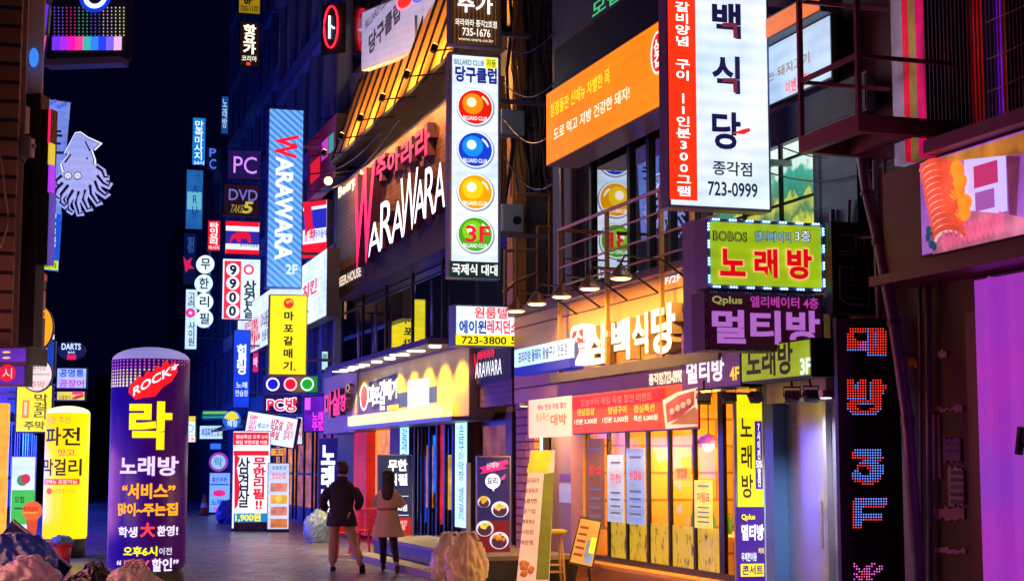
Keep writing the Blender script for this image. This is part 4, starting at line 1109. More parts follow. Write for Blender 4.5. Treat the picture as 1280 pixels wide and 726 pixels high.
for k in range(8):
    x = bb[0] + (k + .6) * (bb[1] - bb[0]) / 8
    dn = bpy.data.objects  # each fitting is its own part
    m = MB(); m.lathe([(.1, bb[3] - .03), (.11, bb[3] - .001)], 14, (x, -.5, 0)); o = m.build('downlight', emat((255, 250, 220), 6), t)
    ld = bpy.data.lights.new('lamp_glow', 'SPOT'); ld.energy = 150; ld.color = (1, .66, .14); ld.spot_size = R_(110); ld.spot_blend = .6; ld.shadow_soft_size = .05
    lo = bpy.data.objects.new('lamp_glow', ld); COL.objects.link(lo); lo.parent = t; lo.location = (x, -.5, bb[3] - .06); lo.rotation_euler = (R_(18), 0, 0)
# lamps over the left part
t, f, bb = facade_sign('beige fascia with pink raised letters left of the yellow fascia', FB, (405, 467, 446, 541), -.5, (0, 0, 0), [], name='fascia_sign', s=0, thick=.45, fmat=dmat((.7, .56, .36), .5, 0, .15), casing=dmat((.2, .2, .25), .5))
for ch, a in (('마', (409, 490, 418, 522)), ('실', (418, 486, 428, 519)), ('장', (428, 492, 436, 514))): raised(t, f, ch, a, emat((225, 60, 120), 1.0), .04, .06, y=-.14)
raised(t, f, 'O', (435, 479, 440, 490), emat((190, 150, 90), .8), .04, .05, y=-.14)
for k, (u, v) in enumerate(((425, 464), (434, 462), (446, 458), (462, 452), (478, 447), (498, 443), (520, 438))):
    x, z = FB.pt(u, v, -1.0); O = FB.at(x, -1.0, z)
    t = thing('pendant_spot', ['first and farthest', 'second', 'third', 'fourth', 'fifth', 'sixth', 'nearest'][k] + ' white saucer lamp in the row above the yellow and beige fascias', 'lamp', O, FB.phi, 'white saucer lamps above the yellow fascia')
    m = MB(); m.lathe([(.2, 0), (.19, .03), (.1, .09), (.03, .12)], 16); m.build('lamp_shade', dmat((.1, .08, .1), .4), t, True)
    m = MB(); m.lathe([(.17, -.012), (.17, -.002)], 16); m.build('bulb', emat((225, 255, 240), 4), t)
    m = MB(); m.tube([(0, 0, .12), (0, .1, .2), (0, .9, .2)], .014, 6); m.build('arm', BLACK, t)
    ld = bpy.data.lights.new('lamp_glow', 'SPOT'); ld.energy = 40; ld.color = (1, .8, .45); ld.spot_size = R_(120); ld.spot_blend = .8; ld.shadow_soft_size = .1
    lo = bpy.data.objects.new('lamp_glow', ld); COL.objects.link(lo); lo.parent = t; lo.location = (0, 0, -.03)
# slim white vertical banners and the second-floor windows' neighbours
facade_sign('slim pale cyan banner hanging between the slatted windows and the pub door', FB, (569, 522, 584, 660), -.12, (205, 245, 245), [('T', '소\n금\n구\n이\n막\n창', 573, 530, 580, 600, (30, 110, 120), .5, {'bold': .01}), ('T', '생\n막\n걸\n리', 573, 608, 580, 650, (110, 140, 170), .6)], name='vertical_banner', s=1.0, thick=.04, var=.1)
facade_sign('slim pale cyan banner hanging beside the red pier', FB, (500, 530, 511, 640), -.12, (205, 245, 245), [('T', '갈\n매\n기', 502, 535, 509, 580, (30, 110, 120), .5, {'bold': .01})], name='vertical_banner', s=1.0, thick=.04, var=.1)
# slanted ball-club sign above the canopy
O = P(515, 62, 33.0)
t, f, bb = sign('tilted pale billboard above the orange canopy with navy lettering and a red ball', 33.5, (452, -8, 566, 68), (150, 148, 190), [
    ('T', 'BILLIARD CLUB', 457, 10, 486, 20, (50, 50, 90), .6, {'slope': .45}), ('T', '당구클럽', 461, 22, 500, 48, (24, 24, 60), .5, {'bold': .035, 'slope': .45}),
    ('D', 506, 2, 11, (240, 130, 190), .9, {'name': 'ball_border'}), ('D', 506, 1, 9, (225, 14, 24), 1.1, {'name': 'ball'}), ('O', 524, -6, 9, (40, 60, 230), 1.1, {'name': 'ball_ring'})],
    name='billboard', phi=-52, thick=.2, s=.8, casing=dmat((.3, .3, .4), .5), bracket=('r', .4))
# red neon oval and strip far up
t = thing('neon_sign', 'tall red neon oval with white strokes high beside the billboard', 'neon sign', P(414, 62, 40.5), R_(-30))
f = Fr(t.location, R_(-30))
bx('casing', BLACK, t, -.35, .35, .03, .15, -.1, f.pt(414, 5)[1])
m = MB(); cx, cz = f.pt(414, 34, 0); x_, z_ = f.pt(420, 10, 0)
m.tube([(cx + .22 * math.cos(a * math.pi / 12), -.01, cz + .55 * math.sin(a * math.pi / 12)) for a in range(25)], .025, 6); m.build('neon_tube', emat((255, 30, 60), 2.0), t)
m = MB(); m.tube([(cx - .05, -.01, cz + .3), (cx - .05, -.01, cz - .3)], .03, 6); m.tube([(cx - .05, -.01, cz + .05), (cx + .1, -.01, cz - .05)], .03, 6); m.build('neon_stroke', emat((200, 230, 255), 1.6), t)
facade_sign('magenta lit awning box deep behind the orange canopy', FB, (385, 160, 420, 235), -.4, (110, 14, 60), [('R', 388, 200, 400, 225, (200, 20, 30), 1.0), ('R', 402, 175, 410, 198, (190, 60, 190), .9), ('R', 411, 168, 417, 190, (60, 160, 140), .8)], name='awning_box', s=.5, thick=.3, var=.9)

# added spots under the restaurant fascia, to light the sill and brick column
for k, u in enumerate((655, 735, 785, 830, 880)):
    yy = -.6 if k == 0 else -.4; x = xa(u, yy); O = FA.at(x, yy, 2.6)
    t = thing('recessed_spot', ['leftmost', 'second', 'middle', 'fourth', 'rightmost'][k] + ' small added downlight under the restaurant fascia behind the menu banner', 'lamp', O, FA.phi, 'added downlights under the restaurant fascia')
    m = MB(); m.lathe([(.07, 0), (.075, .05)], 14); m.tube([(0, 0, .04), (0, 1.0 if k == 0 else .3, .1)], .015, 6); m.build('lamp_body', ALU, t); m = MB(); m.lathe([(.055, -.004), (.055, -.001)], 12); m.build('bulb', emat((255, 215, 140), 6), t)
    ld = bpy.data.lights.new('lamp_glow', 'SPOT'); ld.energy = 150 if k == 0 else 120; ld.color = (1, .52, .14); ld.spot_size = R_(140); ld.spot_blend = .8; ld.shadow_soft_size = .05
    lo = bpy.data.objects.new('lamp_glow', ld); COL.objects.link(lo); lo.parent = t; lo.location = (0, 0, -.03); lo.rotation_euler = (R_(25 if k == 0 else -12), 0, 0)

for k, u in enumerate((992, 1034)):
    x = xa(u, -.3); O = FA.at(x, -.3, 2.4)
    t = thing('recessed_spot', ['left', 'right'][k] + ' cool downlight over the steel doors', 'lamp', O, FA.phi, 'downlights over the steel doors')
    m = MB(); m.lathe([(.07, 0), (.075, .08)], 14); m.build('lamp_body', ALU, t); m = MB(); m.lathe([(.055, -.004), (.055, -.001)], 12); m.build('bulb', emat((225, 230, 255), 6), t)
    m = MB(); m.box(-.02, .02, .0, .3, .03, .06); m.build('bracket', ALU, t)
    ld = bpy.data.lights.new('lamp_glow', 'SPOT'); ld.energy = 130; ld.color = (.8, .78, 1); ld.spot_size = R_(120); ld.spot_blend = .8; ld.shadow_soft_size = .05
    lo = bpy.data.objects.new('lamp_glow', ld); COL.objects.link(lo); lo.parent = t; lo.location = (0, 0, -.03); lo.rotation_euler = (R_(14), 0, 0)

# ================================================================ SIGNS down the street
def stripemat():
    m = bpy.data.materials.new('striped_blue')
    nt, b, new = nodes(m); L = nt.links.new
    tc, mp, wv, rp, nz = new('ShaderNodeTexCoord'), new('ShaderNodeMapping'), new('ShaderNodeTexWave'), new('ShaderNodeValToRGB'), new('ShaderNodeTexNoise')
    mp.inputs['Rotation'].default_value = (0, R_(50), 0)
    wv.inputs['Scale'].default_value = 2.3; wv.inputs['Distortion'].default_value = 0
    rp.color_ramp.elements[0].position = .35; rp.color_ramp.elements[0].color = (*lin((60, 135, 225)), 1)
    rp.color_ramp.elements[1].position = .65; rp.color_ramp.elements[1].color = (*lin((120, 185, 245)), 1)
    L(tc.outputs['Object'], mp.inputs[0]); L(mp.outputs[0], wv.inputs['Vector']); L(wv.outputs['Fac'], rp.inputs[0])
    L(rp.outputs[0], b.inputs['Emission Color']); b.inputs['Emission Strength'].default_value = .9; b.inputs['Base Color'].default_value = (.1, .2, .4, 1)
    return m
t, f, bb = sign('tall striped blue hanging sign with white rotated lettering and red strokes', 40.5, (334, 136, 379, 360), (70, 140, 230), [
    ('T', 'ARAWARA', 344, 196, 366, 325, (240, 248, 255), 1.2, {'rot': -90, 'bold': .03}),
    ('T', '2F', 357, 330, 372, 343, (200, 225, 250), 1, {'bold': .03}),
    ('T', 'W', 343, 168, 372, 198, (230, 20, 40), 1.2, {'rot': -90, 'bold': .03, 'shear': .1}), ('D', 368, 182, 3, (230, 20, 50), 1.1)],
    s=.9, thick=.35, back=True, casing=dmat((.12, .2, .5), .35, .3), bracket=('r', .9))
for o in t.children:
    if o.name.startswith('face'): o.data.materials[0] = stripemat()
t, f, bb = sign('yellow hanging sign with a red emblem and black brush lettering in a column', 39.6, (336, 368, 384, 469), (248, 226, 10), [
    ('D', 361, 379, 6.5, (225, 40, 10), 1.0, {'name': 'emblem'}), ('G', [(357, 377), (364, 374), (367, 380), (363, 377), (359, 380)], (250, 160, 40), 1, {'y': .003}),
    ('T', '마\n포\n갈\n매\n기', 354, 389, 367, 463, (24, 20, 10), .3, {'bold': .035, 'ls': 1.3}), ('D', 368, 462, 1.4, (225, 40, 10), 1)],
    phi=12, s=.95, back=True, casing=dmat((.45, .4, .05), .5), thick=.4, var=.12, bracket=('r', .7))
sign('purple sign with glowing pale PC letters in the stack left of the striped blue sign', 52, (284, 187, 327, 225), (44, 28, 96), [('T', 'PC', 292, 196, 321, 217, (200, 130, 235), 1.2, {'bold': .0})], s=.6, var=.5, bracket=('r', 1.5))
sign('dark sign with dull DVD letters and yellow script under the purple PC sign', 52.3, (279, 230, 325, 270), (46, 16, 26), [
    ('T', 'DVD', 286, 237, 322, 251, (110, 110, 190), .9, {'bold': .01}), ('T', 'TAKE', 288, 256, 304, 266, (170, 150, 50), .9, {'shear': .3, 'bold': .0}), ('T', '5', 304, 252, 316, 267, (190, 175, 50), 1, {'shear': .2, 'bold': .03})], s=.7, var=.5, bracket=('r', 1.5))
sign('flag sign of red, white and blue bands with a red elephant', 52.6, (281, 276, 325, 318), (240, 240, 250), [
    ('R', 282, 277, 324, 283, (225, 20, 40), 1), ('R', 282, 289, 324, 305, (44, 36, 150), 1), ('R', 282, 312, 324, 317.5, (225, 20, 40), 1),
    ('G', [(290, 294), (297, 290), (308, 290), (313, 293), (314, 303), (310, 303), (309, 298), (301, 298), (301, 303), (297, 303), (295, 297), (291, 299), (288, 304), (287, 302)], (225, 20, 40), 1, {'name': 'elephant', 'y': .01}),
    ('T', '태국요리전문점', 300, 305, 322, 309, (20, 20, 50), .5)], s=.9, bracket=('r', 1.2))
t, f, bb = sign('narrow flag coloured box sign half hidden behind the striped blue sign', 43, (377, 251, 409, 322), (236, 236, 245), [
    ('R', 378, 252, 408, 258, (225, 16, 30), 1), ('R', 378, 262, 408, 286, (36, 40, 170), 1), ('G', [(379, 252), (389, 252), (391, 284), (382, 292)], (222, 18, 34), 1, {'y': .004}), ('R', 378, 304, 408, 321, (225, 16, 30), 1),
    ('T', 'ㅐ빠', 381, 284, 394, 302, (225, 30, 40), 1, {'y': .004}), ('T', '타이음식', 393, 286, 408, 297, (40, 60, 160), .8, {'y': .004})], phi=-40, s=.9, casing=dmat((.5, .36, .26), .5), thick=.7)
sign('small red sign with white lettering left of the elephant flag sign', 58, (259, 275, 276, 314), (222, 24, 36), [('T', '타\n이\n요\n리', 262, 278, 273, 306, (255, 240, 240), 1.2, {'bold': .03}), ('T', '마사지', 261, 307, 274, 312, (255, 230, 230), 1)], s=1, bracket=('r', 1))
t, f, bb = sign('white price sign with a red strip of round numerals under the flag sign', 50, (277, 323, 326, 400), (228, 236, 240), [
    ('R', 280, 326, 301, 398, (228, 40, 60), 1)] + [q for cv in (337, 354, 372, 389) for q in (('D', 291, cv, 8.2, (245, 250, 255), 1),)] + [
    ('T', '9\n9\n0\n0', 286.5, 331, 295.5, 395, (20, 24, 60), .5, {'bold': .04, 'y': .012, 'ls': 1.05}), ('D', 311, 337, 6.5, (225, 60, 80), 1), ('D', 311, 337, 4, (245, 240, 240), 1), ('T', '삼\n겹\n살', 304, 350, 320, 398, (16, 70, 74), .5, {'bold': .03})], phi=14, s=.9, bracket=('r', 1))
# four hanging discs
O = P(256, 410, 58); f = Fr(O, R_(17))
t = thing('disc_sign', 'string of four white round signs with one syllable each on a blue pole', 'sign', O, R_(17))
m = MB(); x, _ = f.pt(262, 400); zt_ = f.pt(262, 312)[1]; m.tube([(x, .2, 0), (x, .2, zt_)], .05, 8); m.build('pole', dmat((.1, .2, .4), .4, .3), t)
for cu, cv, ch in ((257, 330, '무'), (255, 354, '한'), (255.5, 377, '리'), (255.5, 398, '필')):
    m = MB(); x0, x1, z0, z1 = f.rect(cu - 11, cv - 11, cu + 11, cv + 11)
    m.prism(disc_pts((x0 + x1) / 2, (z0 + z1) / 2, (x1 - x0) / 2, (z1 - z0) / 2), 0, .25); o = m.build('disc', emat((228, 242, 248), .95, .1), t)
    draw(o, f, [('T', ch, cu - 6, cv - 7, cu + 6, cv + 7, (16, 40, 50), .4, {'bold': .02})], 0)
sign('cyan vertical sign highest among the far hanging signs', 75, (240, 147, 257, 207), (20, 120, 200), [('T', '만\n족\n마\n사\n지', 243, 151, 254, 200, (225, 245, 255), 1.2, {'bold': .01}), ('T', '24시', 242, 201, 255, 206, (225, 245, 255), 1)], s=1, bracket=('r', 1.2))
sign('blue gradient sign with stacked pale capital letters under the cyan one', 72, (232, 212, 254, 287), (40, 110, 185), [('R', 234, 240, 252, 262, (110, 190, 220), .8, {'light': False}), ('T', 'A\nR\nU', 240, 231, 247, 268, (20, 60, 120), .7, {'bold': .0, 'y': .03})], s=.75, var=.4, bracket=('r', 1.2))
sign('dim navy sign with a pink flower between the blue gradient and white signs', 70, (229, 291, 246, 356), (10, 22, 70), [('G', [(229, 320), (233, 326), (240, 322), (238, 330), (243, 336), (236, 336), (232, 341)], (215, 30, 90), .9), ('T', '힐\n링', 234, 296, 243, 316, (50, 80, 160), .8)], s=.6, bracket=('r', 1.2))
sign('white vertical sign with a pink flower and dark lettering, left of the discs', 69, (231, 361, 247, 437), (214, 232, 246), [('T', '고\n려', 235, 366, 244, 384, (60, 90, 120), .6), ('D', 238, 391, 6, (225, 60, 140), 1), ('D', 238, 391, 2, (250, 220, 230), 1), ('T', '사\n이\n원', 235, 402, 244, 432, (60, 90, 120), .6)], s=.85, bracket=('r', 1.2))
sign('brown vertical sign with glowing cream lettering high on the row', 55, (299, 27, 325, 84), (40, 18, 14), [('T', '핫\n요\n가', 304, 31, 320, 68, (250, 240, 205), 1.4, {'bold': .04}), ('T', '코리아', 302, 70, 321, 77, (250, 240, 205), 1.2, {'bold': .01}), ('R', 308, 78, 313, 82, (220, 70, 50), 1)], s=.7, bracket=('r', 1.5))
sign('small yellow sign cut by the top edge, above the brown vertical sign', 55.4, (298, -26, 326, 18), (160, 120, 10), [('T', '6F', 305, -6, 316, 6, (30, 20, 10), .4, {'bold': .04}), ('T', '735-1177', 301, 8, 323, 15, (30, 20, 10), .4)], s=.9, bracket=('r', 1.5))
t = thing('letter_sign', 'two loose blue outline letters one above the other beside the purple sign', 'sign', P(267, 214, 66), R_(17)); f = Fr(t.location, R_(17))
draw(t, f, [('T', 'P', 262, 186, 270, 196, (70, 110, 210), 1.1, {'bold': 0, 'ex': .03}), ('T', 'C', 262, 199, 270, 211, (70, 110, 210), 1.1, {'bold': 0, 'ex': .03})], -.05)
bx('rail', STEEL, t, -.3, .3, 0, .05, 0, 1.0)
sign('leaning blue vertical sign with white lettering below the price sign', 48, (291, 412, 313, 510), (20, 70, 215), [('T', '힐\n링', 296, 430, 308, 468, (235, 245, 255), 1.2, {'bold': .03}), ('T', '노래', 295, 477, 309, 485, (210, 230, 255), 1.1, {'bold': .02}), ('T', '연습장', 294, 487, 310, 495, (210, 230, 255), 1.1, {'bold': .01})], s=.85, var=.35, bracket=('r', 1))
# long white slanted fascia behind the yellow sign
t, f, bb = facade_sign('long white signboard with red lettering running up behind the yellow sign', FC, (298, 350, 408, 422), -.9, (226, 236, 244), [
    ('T', '족발보쌈', 305, 402, 313, 440, (200, 30, 50), .9, {'rot': 90}), ('T', '원할머니', 314, 395, 325, 436, (215, 40, 60), .9, {'bold': .04, 'slope': 0}), ('T', '야식배달', 326, 388, 337, 410, (30, 60, 90), .6), ('T', '전문점', 327, 412, 336, 424, (30, 60, 90), .6),
    ('T', '치킨', 378, 352, 396, 370, (215, 30, 50), 1, {'bold': .03})], s=.85, var=.25, thick=.3)
sign('strip sign with three coloured rings below the yellow sign', 43, (328, 469, 398, 491), (60, 20, 120), [
    ('R', 329, 470, 346, 490, (16, 16, 130), .9), ('R', 364, 470, 382, 490, (120, 90, 60), .8), ('R', 382, 470, 397, 490, (30, 130, 50), .9),
    ('D', 341, 480, 7, (10, 20, 190), 1), ('D', 363, 480, 7, (220, 14, 34), 1.1), ('D', 384, 480, 7, (20, 160, 40), 1),
    ('O', 341, 480, 8.4, (240, 240, 255), 1.3, {'w': .22}), ('O', 363, 480, 8.4, (255, 190, 200), 1.3, {'w': .22}), ('O', 384, 480, 8.4, (220, 255, 220), 1.3, {'w': .22})], phi=10, s=.6, var=.4)
sign('dark sign with red and white glowing letters under the three rings', 42.7, (329, 493, 377, 517), (40, 6, 70), [
    ('T', 'PC방', 333, 496, 373, 515, (235, 225, 255), 1.2, {'bold': .1}), ('T', 'PC방', 334, 497, 372, 514, (235, 24, 40), 1.3, {'bold': .02})], phi=10, s=.6)
sign('violet lit box beside the red and white glowing letters', 43, (379, 494, 405, 540), (120, 30, 190), [('R', 381, 497, 388, 512, (220, 90, 240), 1), ('R', 389, 496, 396, 510, (90, 20, 160), 1), ('T', '노래\n주점', 390, 514, 404, 538, (255, 60, 200), 1.1, {'bold': .03})], phi=-20, s=.7, var=.6)
t, f, bb = sign('white menu board with rows of red lettering tilted over the street', 44, (303, 517, 368, 556), (232, 236, 240), [
    ('T', '무한리필', 307, 522, 317, 546, (220, 40, 70), 1, {'rot': 90}), ('T', '생고기', 318, 530, 332, 537, (40, 120, 90), .7), ('T', '삼겹살\n목살', 334, 522, 350, 548, (200, 40, 60), .9, {'bold': .03}), ('T', '갈비\n껍데기', 352, 522, 364, 546, (210, 60, 60), .9)], phi=-8, s=.95, thick=.25)
t.rotation_euler.y = R_(9)
sign('tiny white notice box on the pub wall above the violet box', 42.5, (401, 438, 411, 463), (205, 228, 225), [('R', 403, 442, 409, 452, (120, 170, 160), .7)], s=.8, phi=0, thick=.2)
sign('small yellow and white sign beside the navy pillar at the far end', 60, (230, 519, 245, 553), (236, 215, 40), [('R', 231, 527, 244, 543, (215, 235, 245), 1), ('R', 231, 545, 244, 552, (235, 235, 240), 1), ('T', '우동', 233, 546, 243, 551, (220, 40, 60), 1, {'bold': .02}), ('O', 237, 535, 5, (40, 130, 200), 1)], phi=0, s=.85)
sign('white and blue lit board over the darkest far shop', 62, (249, 531, 279, 549), (205, 225, 245), [('T', '부대찌개', 252, 534, 266, 546, (70, 90, 160), .7, {'bold': .03}), ('T', '전골집', 267, 533, 278, 545, (150, 150, 60), .7)], phi=-10, s=.9)
O = P(290, 536, 52)
t = thing('round_sign', 'round yellow and blue sign over the far pavement', 'sign', O, R_(17)); f = Fr(O, R_(17))
x0, x1, z0, z1 = f.rect(279, 513, 301, 536)
m = MB(); m.prism(disc_pts(0, (z0 + z1) / 2, (x1 - x0) / 2, (z1 - z0) / 2), 0, .2); m.build('disc', emat((40, 110, 200), .9, .3), t)
draw(t, f, [('G', [(280, 522), (284, 516), (290, 513.5), (296, 516), (299, 522), (290, 526)], (235, 220, 60), .9), ('T', '해장', 284, 525, 297, 533, (230, 240, 255), 1, {'bold': .02})], 0)
m = MB(); m.tube([(x1, .1, (z0 + z1) / 2), (x1 + 1.2, .1, (z0 + z1) / 2)], .04); m.build('bracket', STEEL, t)

sign('peach blank box panel on the corner right of the long white signboard', 42.2, (388, 336, 419, 398), (214, 150, 108), [('R', 391, 366, 417, 368, (90, 60, 50), .5, {'light': False})], phi=-35, s=.7, thick=.5, var=.3, name='blank_signboard')
sign('teal lit canopy strip above the darkest far shop', 61, (252, 512, 286, 524), (20, 120, 110), [('R', 254, 514, 284, 517, (120, 190, 90), .9), ('R', 254, 520, 284, 522, (40, 150, 170), .8)], phi=-12, s=.7, var=.6, thick=.6, name='canopy_strip')
sign('pale narrow sign with red marks beside the white tilted menu board', 45, (368, 520, 379, 556), (226, 226, 232), [('T', '회\n식', 370, 524, 377, 546, (220, 40, 70), 1, {'bold': .03})], phi=5, s=.85)
sign('tiny magenta sign between the blue sign and the three rings', 50, (315, 440, 324, 466), (215, 40, 130), [('T', '바', 317, 446, 322, 458, (255, 220, 240), 1.1, {'bold': .02})], phi=10, s=.9, bracket=('r', .8))
sign('small amber sign over the far shop doors behind the red lettered stand', 50, (338, 559, 366, 570), (240, 170, 50), [('T', '고기집', 343, 561, 361, 568, (120, 40, 10), .6, {'bold': .03})], phi=-20, s=.95)
sign('small blue lightbox low on the far row beside the round yellow sign', 56, (262, 553, 277, 562), (50, 120, 230), [], phi=-10, s=.9)
sign('dim cyan sign high on the second office tower', 63, (276, 120, 286, 168), (30, 90, 170), [('T', '노\n래\n방', 278, 124, 284, 160, (190, 225, 255), 1, {'bold': .0})], phi=17, s=.6, bracket=('r', 1))

# standing banners and boards along the pavement
def stand(label, rect, d, face, items, s=.9, phi=8, base=True, thick=.06, name='banner_stand', lean=0, casing=None, bt=None):
    u0, v0, u1, v1 = rect
    O = P((u0 + u1) / 2, v1, d); O.z = 0
    fr = Fr(O, R_(phi)); x0, x1, z0, z1 = fr.rect(*rect); z0 = .06
    t = thing(name, label, 'banner stand', O, R_(phi))
    if lean: t.rotation_euler.x = R_(-lean)
    bx('frame', casing or dmat((.35, .35, .38), .4, .4), t, x0 - .02, x1 + .02, 0, thick, z0, z1 + .02)
    bx('face', emat(face, s, .12) if s > 0 else dmat(lin(face), .5), t, x0, x1, -.006, -.001, z0 + .02, z1)
    if base: bx('base', BLACK, t, x0 - .02, x1 + .02, -.12, .22, 0, .06)
    draw(t, fr, items, -.006)
    return t, fr
GRD = lambda v: CH * FPX / (v - HOR)
stand('white vertical banner stand with red and black lettering and a yellow price strip', (291, 539, 337, 662), GRD(662), (244, 240, 238), [
    ('R', 292, 540, 336, 556, (225, 24, 24), 1), ('T', '점심특선 오후 2시', 295, 543, 334, 548, (255, 230, 220), 1), ('T', '매일 무한리필 이용', 295, 550, 334, 555, (255, 230, 220), 1), ('R', 292, 563, 336, 569, (225, 24, 24), 1),
    ('T', '무\n한\n리\n필\n!!', 316, 571, 332, 636, (225, 24, 30), 1, {'bold': .04}), ('T', '삼\n겹\n살', 297, 571, 312, 634, (24, 30, 24), .4, {'bold': .02}),
    ('G', [(293, 566), (300, 572), (296, 584), (300, 610), (297, 632), (293, 636)], (225, 30, 40), .9, {'name': 'ribbon'}),
    ('R', 292, 641, 336, 652, (20, 150, 200), .8), ('T', '1,900원', 294, 641, 326, 652, (245, 235, 40), 1, {'bold': .04}), ('R', 292, 652, 336, 662, (40, 10, 14), .6)], s=.98)
stand('narrow picture menu stand with rows of food beside the red lettered stand', (335, 579, 361, 662), GRD(663), (214, 218, 222), [
    ('T', '모둠한상', 340, 582, 358, 587, (90, 120, 160), .7), ('T', '맛있는집', 340, 590, 357, 598, (230, 60, 70), 1, {'bold': .02})] + [
    q for k in range(4) for q in (('R', 338, 603 + k * 15, 359, 614 + k * 15, ((225, 160, 130), (235, 180, 60), (220, 150, 120), (225, 130, 60))[k], .9, {'var': .8}), ('D', 348, 608 + k * 15, 4, ((240, 110, 90), (250, 210, 80), (230, 120, 90), (200, 120, 40))[k], .9))], s=.85)
stand('navy standing banner with white vertical lettering left of the walking man', (398, 548, 421, 668), GRD(668), (18, 22, 110), [('T', '노\n래\n방', 401, 556, 419, 640, (235, 240, 255), 1.2, {'bold': .05})], s=.8)
stand('blue and pink notice board stand at the far left pavement', (262, 591, 287, 641), 55, (140, 190, 240), [
    ('R', 263, 604, 286, 606, (60, 90, 200), .9), ('T', '할인쿠폰', 265, 596, 284, 602, (60, 60, 160), .7), ('D', 274, 616, 8, (240, 30, 120), 1, {'rv': 4}), ('T', '노래방', 264, 624, 285, 631, (30, 70, 200), .9, {'bold': .03}), ('T', '환영', 266, 633, 283, 638, (220, 40, 150), 1, {'bold': .02})], s=.75)
O = P(273, 590, 55.3); t = thing('round_sign', 'round lilac rimmed sign mounted above the blue and pink notice board', 'sign', O, R_(8)); f = Fr(O, R_(8))
x0, x1, z0, z1 = f.rect(261, 565, 285, 589); cx, cz = 0, (z0 + z1) / 2
m = MB(); m.prism(disc_pts(0, cz, (x1 - x0) / 2, (z1 - z0) / 2), 0, .12); m.build('rim', emat((150, 60, 170), .9), t)
draw(t, f, [('D', 273, 577, 9, (150, 200, 225), .9, {'name': 'face'}), ('T', '락', 268, 571, 278, 583, (90, 140, 180), .8)], 0)
m = MB(); m.tube([(0, .06, -.1), (0, .06, z0 + .1)], .03); m.build('pole', STEEL, t)
t, f = stand('navy and red leaning banner stand with white lettering beside the walking woman', (474, 568, 516, 692), GRD(692), (14, 30, 76), [
    ('R', 475, 646, 515, 690, (165, 14, 30), .9), ('T', '무한', 487, 573, 511, 588, (235, 242, 250), 1.2, {'bold': .04}), ('T', '리필', 487, 591, 511, 606, (235, 242, 250), 1.2, {'bold': .04}), ('R', 478, 619, 512, 620, (200, 210, 230), .9), ('R', 478, 643, 512, 644, (200, 210, 230), .9),
    ('T', '8,900원', 486, 630, 510, 639, (245, 245, 250), 1.1, {'bold': .03}), ('T', '고기 무제한\n음료 포함', 484, 650, 510, 662, (240, 180, 180), .9), ('T', '생고기', 482, 671, 512, 683, (250, 110, 110), .9, {'bold': .03})], s=.8, phi=12, lean=7)
# food banner stand with bowls
t, f = stand('navy banner stand with a speech bubble and four food bowls beside the pub door', (597, 571, 637, 712), 24.6, (18, 24, 92), [
    ('R', 598, 650, 636, 712, (110, 8, 28), .9), ('G', [(599, 584), (634, 574), (635, 579), (628, 582), (634, 585), (600, 592), (604, 588)], (235, 30, 120), 1.05, {'name': 'ribbon'}), ('T', '신메뉴', 608, 577, 624, 585, (255, 190, 220), 1, {'slope': .2}),
    ('D', 616, 601, 9.5, (240, 245, 250), 1.1, {'name': 'bubble'}), ('G', [(613, 608), (619, 608), (617, 614)], (240, 245, 250), 1.1, {'name': 'bubble'}), ('T', '요리', 609, 596, 622, 605, (20, 30, 60), .4, {'bold': .03}), ('G', [(627, 596), (632, 592), (631, 598), (626, 600)], (240, 60, 150), 1)], s=.75, phi=14)
FOOD = [emat((245, 170, 40), .95, .6), emat((250, 190, 120), .95, .5), emat((245, 205, 70), .95, .5), emat((235, 130, 30), .95, .6)]
for (cu, cv, r), fmt in zip(((605, 625, 8), (625, 634, 11), (606, 658, 11), (624, 673, 12)), FOOD):
    draw(t, f, [('D', cu, cv + 2, r, (215, 215, 235), .9, {'rv': r * .9, 'name': 'bowl'}), ('D', cu, cv + 3.5, r * .8, (70, 40, 60), .8, {'rv': r * .7, 'name': 'bowl_inside'})], -.012)
    m = MB()
    for k in range(11):
        a = random.random() * 6.28; q = random.random() * r * .55
        x, z = f.pt(cu + q * math.cos(a), cv - 1 + q * .7 * math.sin(a), -.03); m.ball((x, -.03, z), .032, 1, (1, .35, 1))
    m.build('food', fmt, t, True)
    m = MB(); x, z = f.pt(cu, cv - 3, -.045); m.ball((x, -.045, z), .03, 1, (1.4, .3, .8)); m.build('garnish', emat((150, 190, 40), .9), t, True)
m = MB(); m.box(-.42, -.36, .0, .05, .05, 1.75); m.build('side_post', dmat((.5, .6, .8), .3, .3), t)

# tall leaning menu board at the brick column
O = P(668, 724, 22.6); O.z = 0; f = Fr(O, R_(6))
t = thing('menu_board', 'tall pink menu board leaning in front of the brick column', 'menu board', O, R_(6))
q = [f.pt(u, v) for u, v in ((645, 724), (686, 724), (699, 562), (668, 562))]
m = MB(); m.hexa([(q[0][0], 0, 0), (q[1][0], 0, 0), (q[1][0], .06, 0), (q[0][0], .06, 0), (q[3][0], .45, q[3][1]), (q[2][0], .45, q[2][1]), (q[2][0], .5, q[2][1]), (q[3][0], .5, q[3][1])])
m.build('board', emat((245, 190, 165), .62, .25), t)
zt_ = q[3][1]
def onb(u, v):
    x, z = f.pt(u, v); return (x, .45 * z / zt_ - .012, z)
m = MB(); m.poly([onb(*p) for p in ((662, 590), (690, 590), (695, 563), (669, 563))]); m.keep = True; m.build('picture', emat((240, 190, 40), .8, .8), t)
m = MB(); m.poly([onb(*p) for p in ((670, 724), (686, 724), (697, 590), (684, 592))]); m.keep = True; m.build('green_strip', emat((110, 110, 30), .6, .6), t)
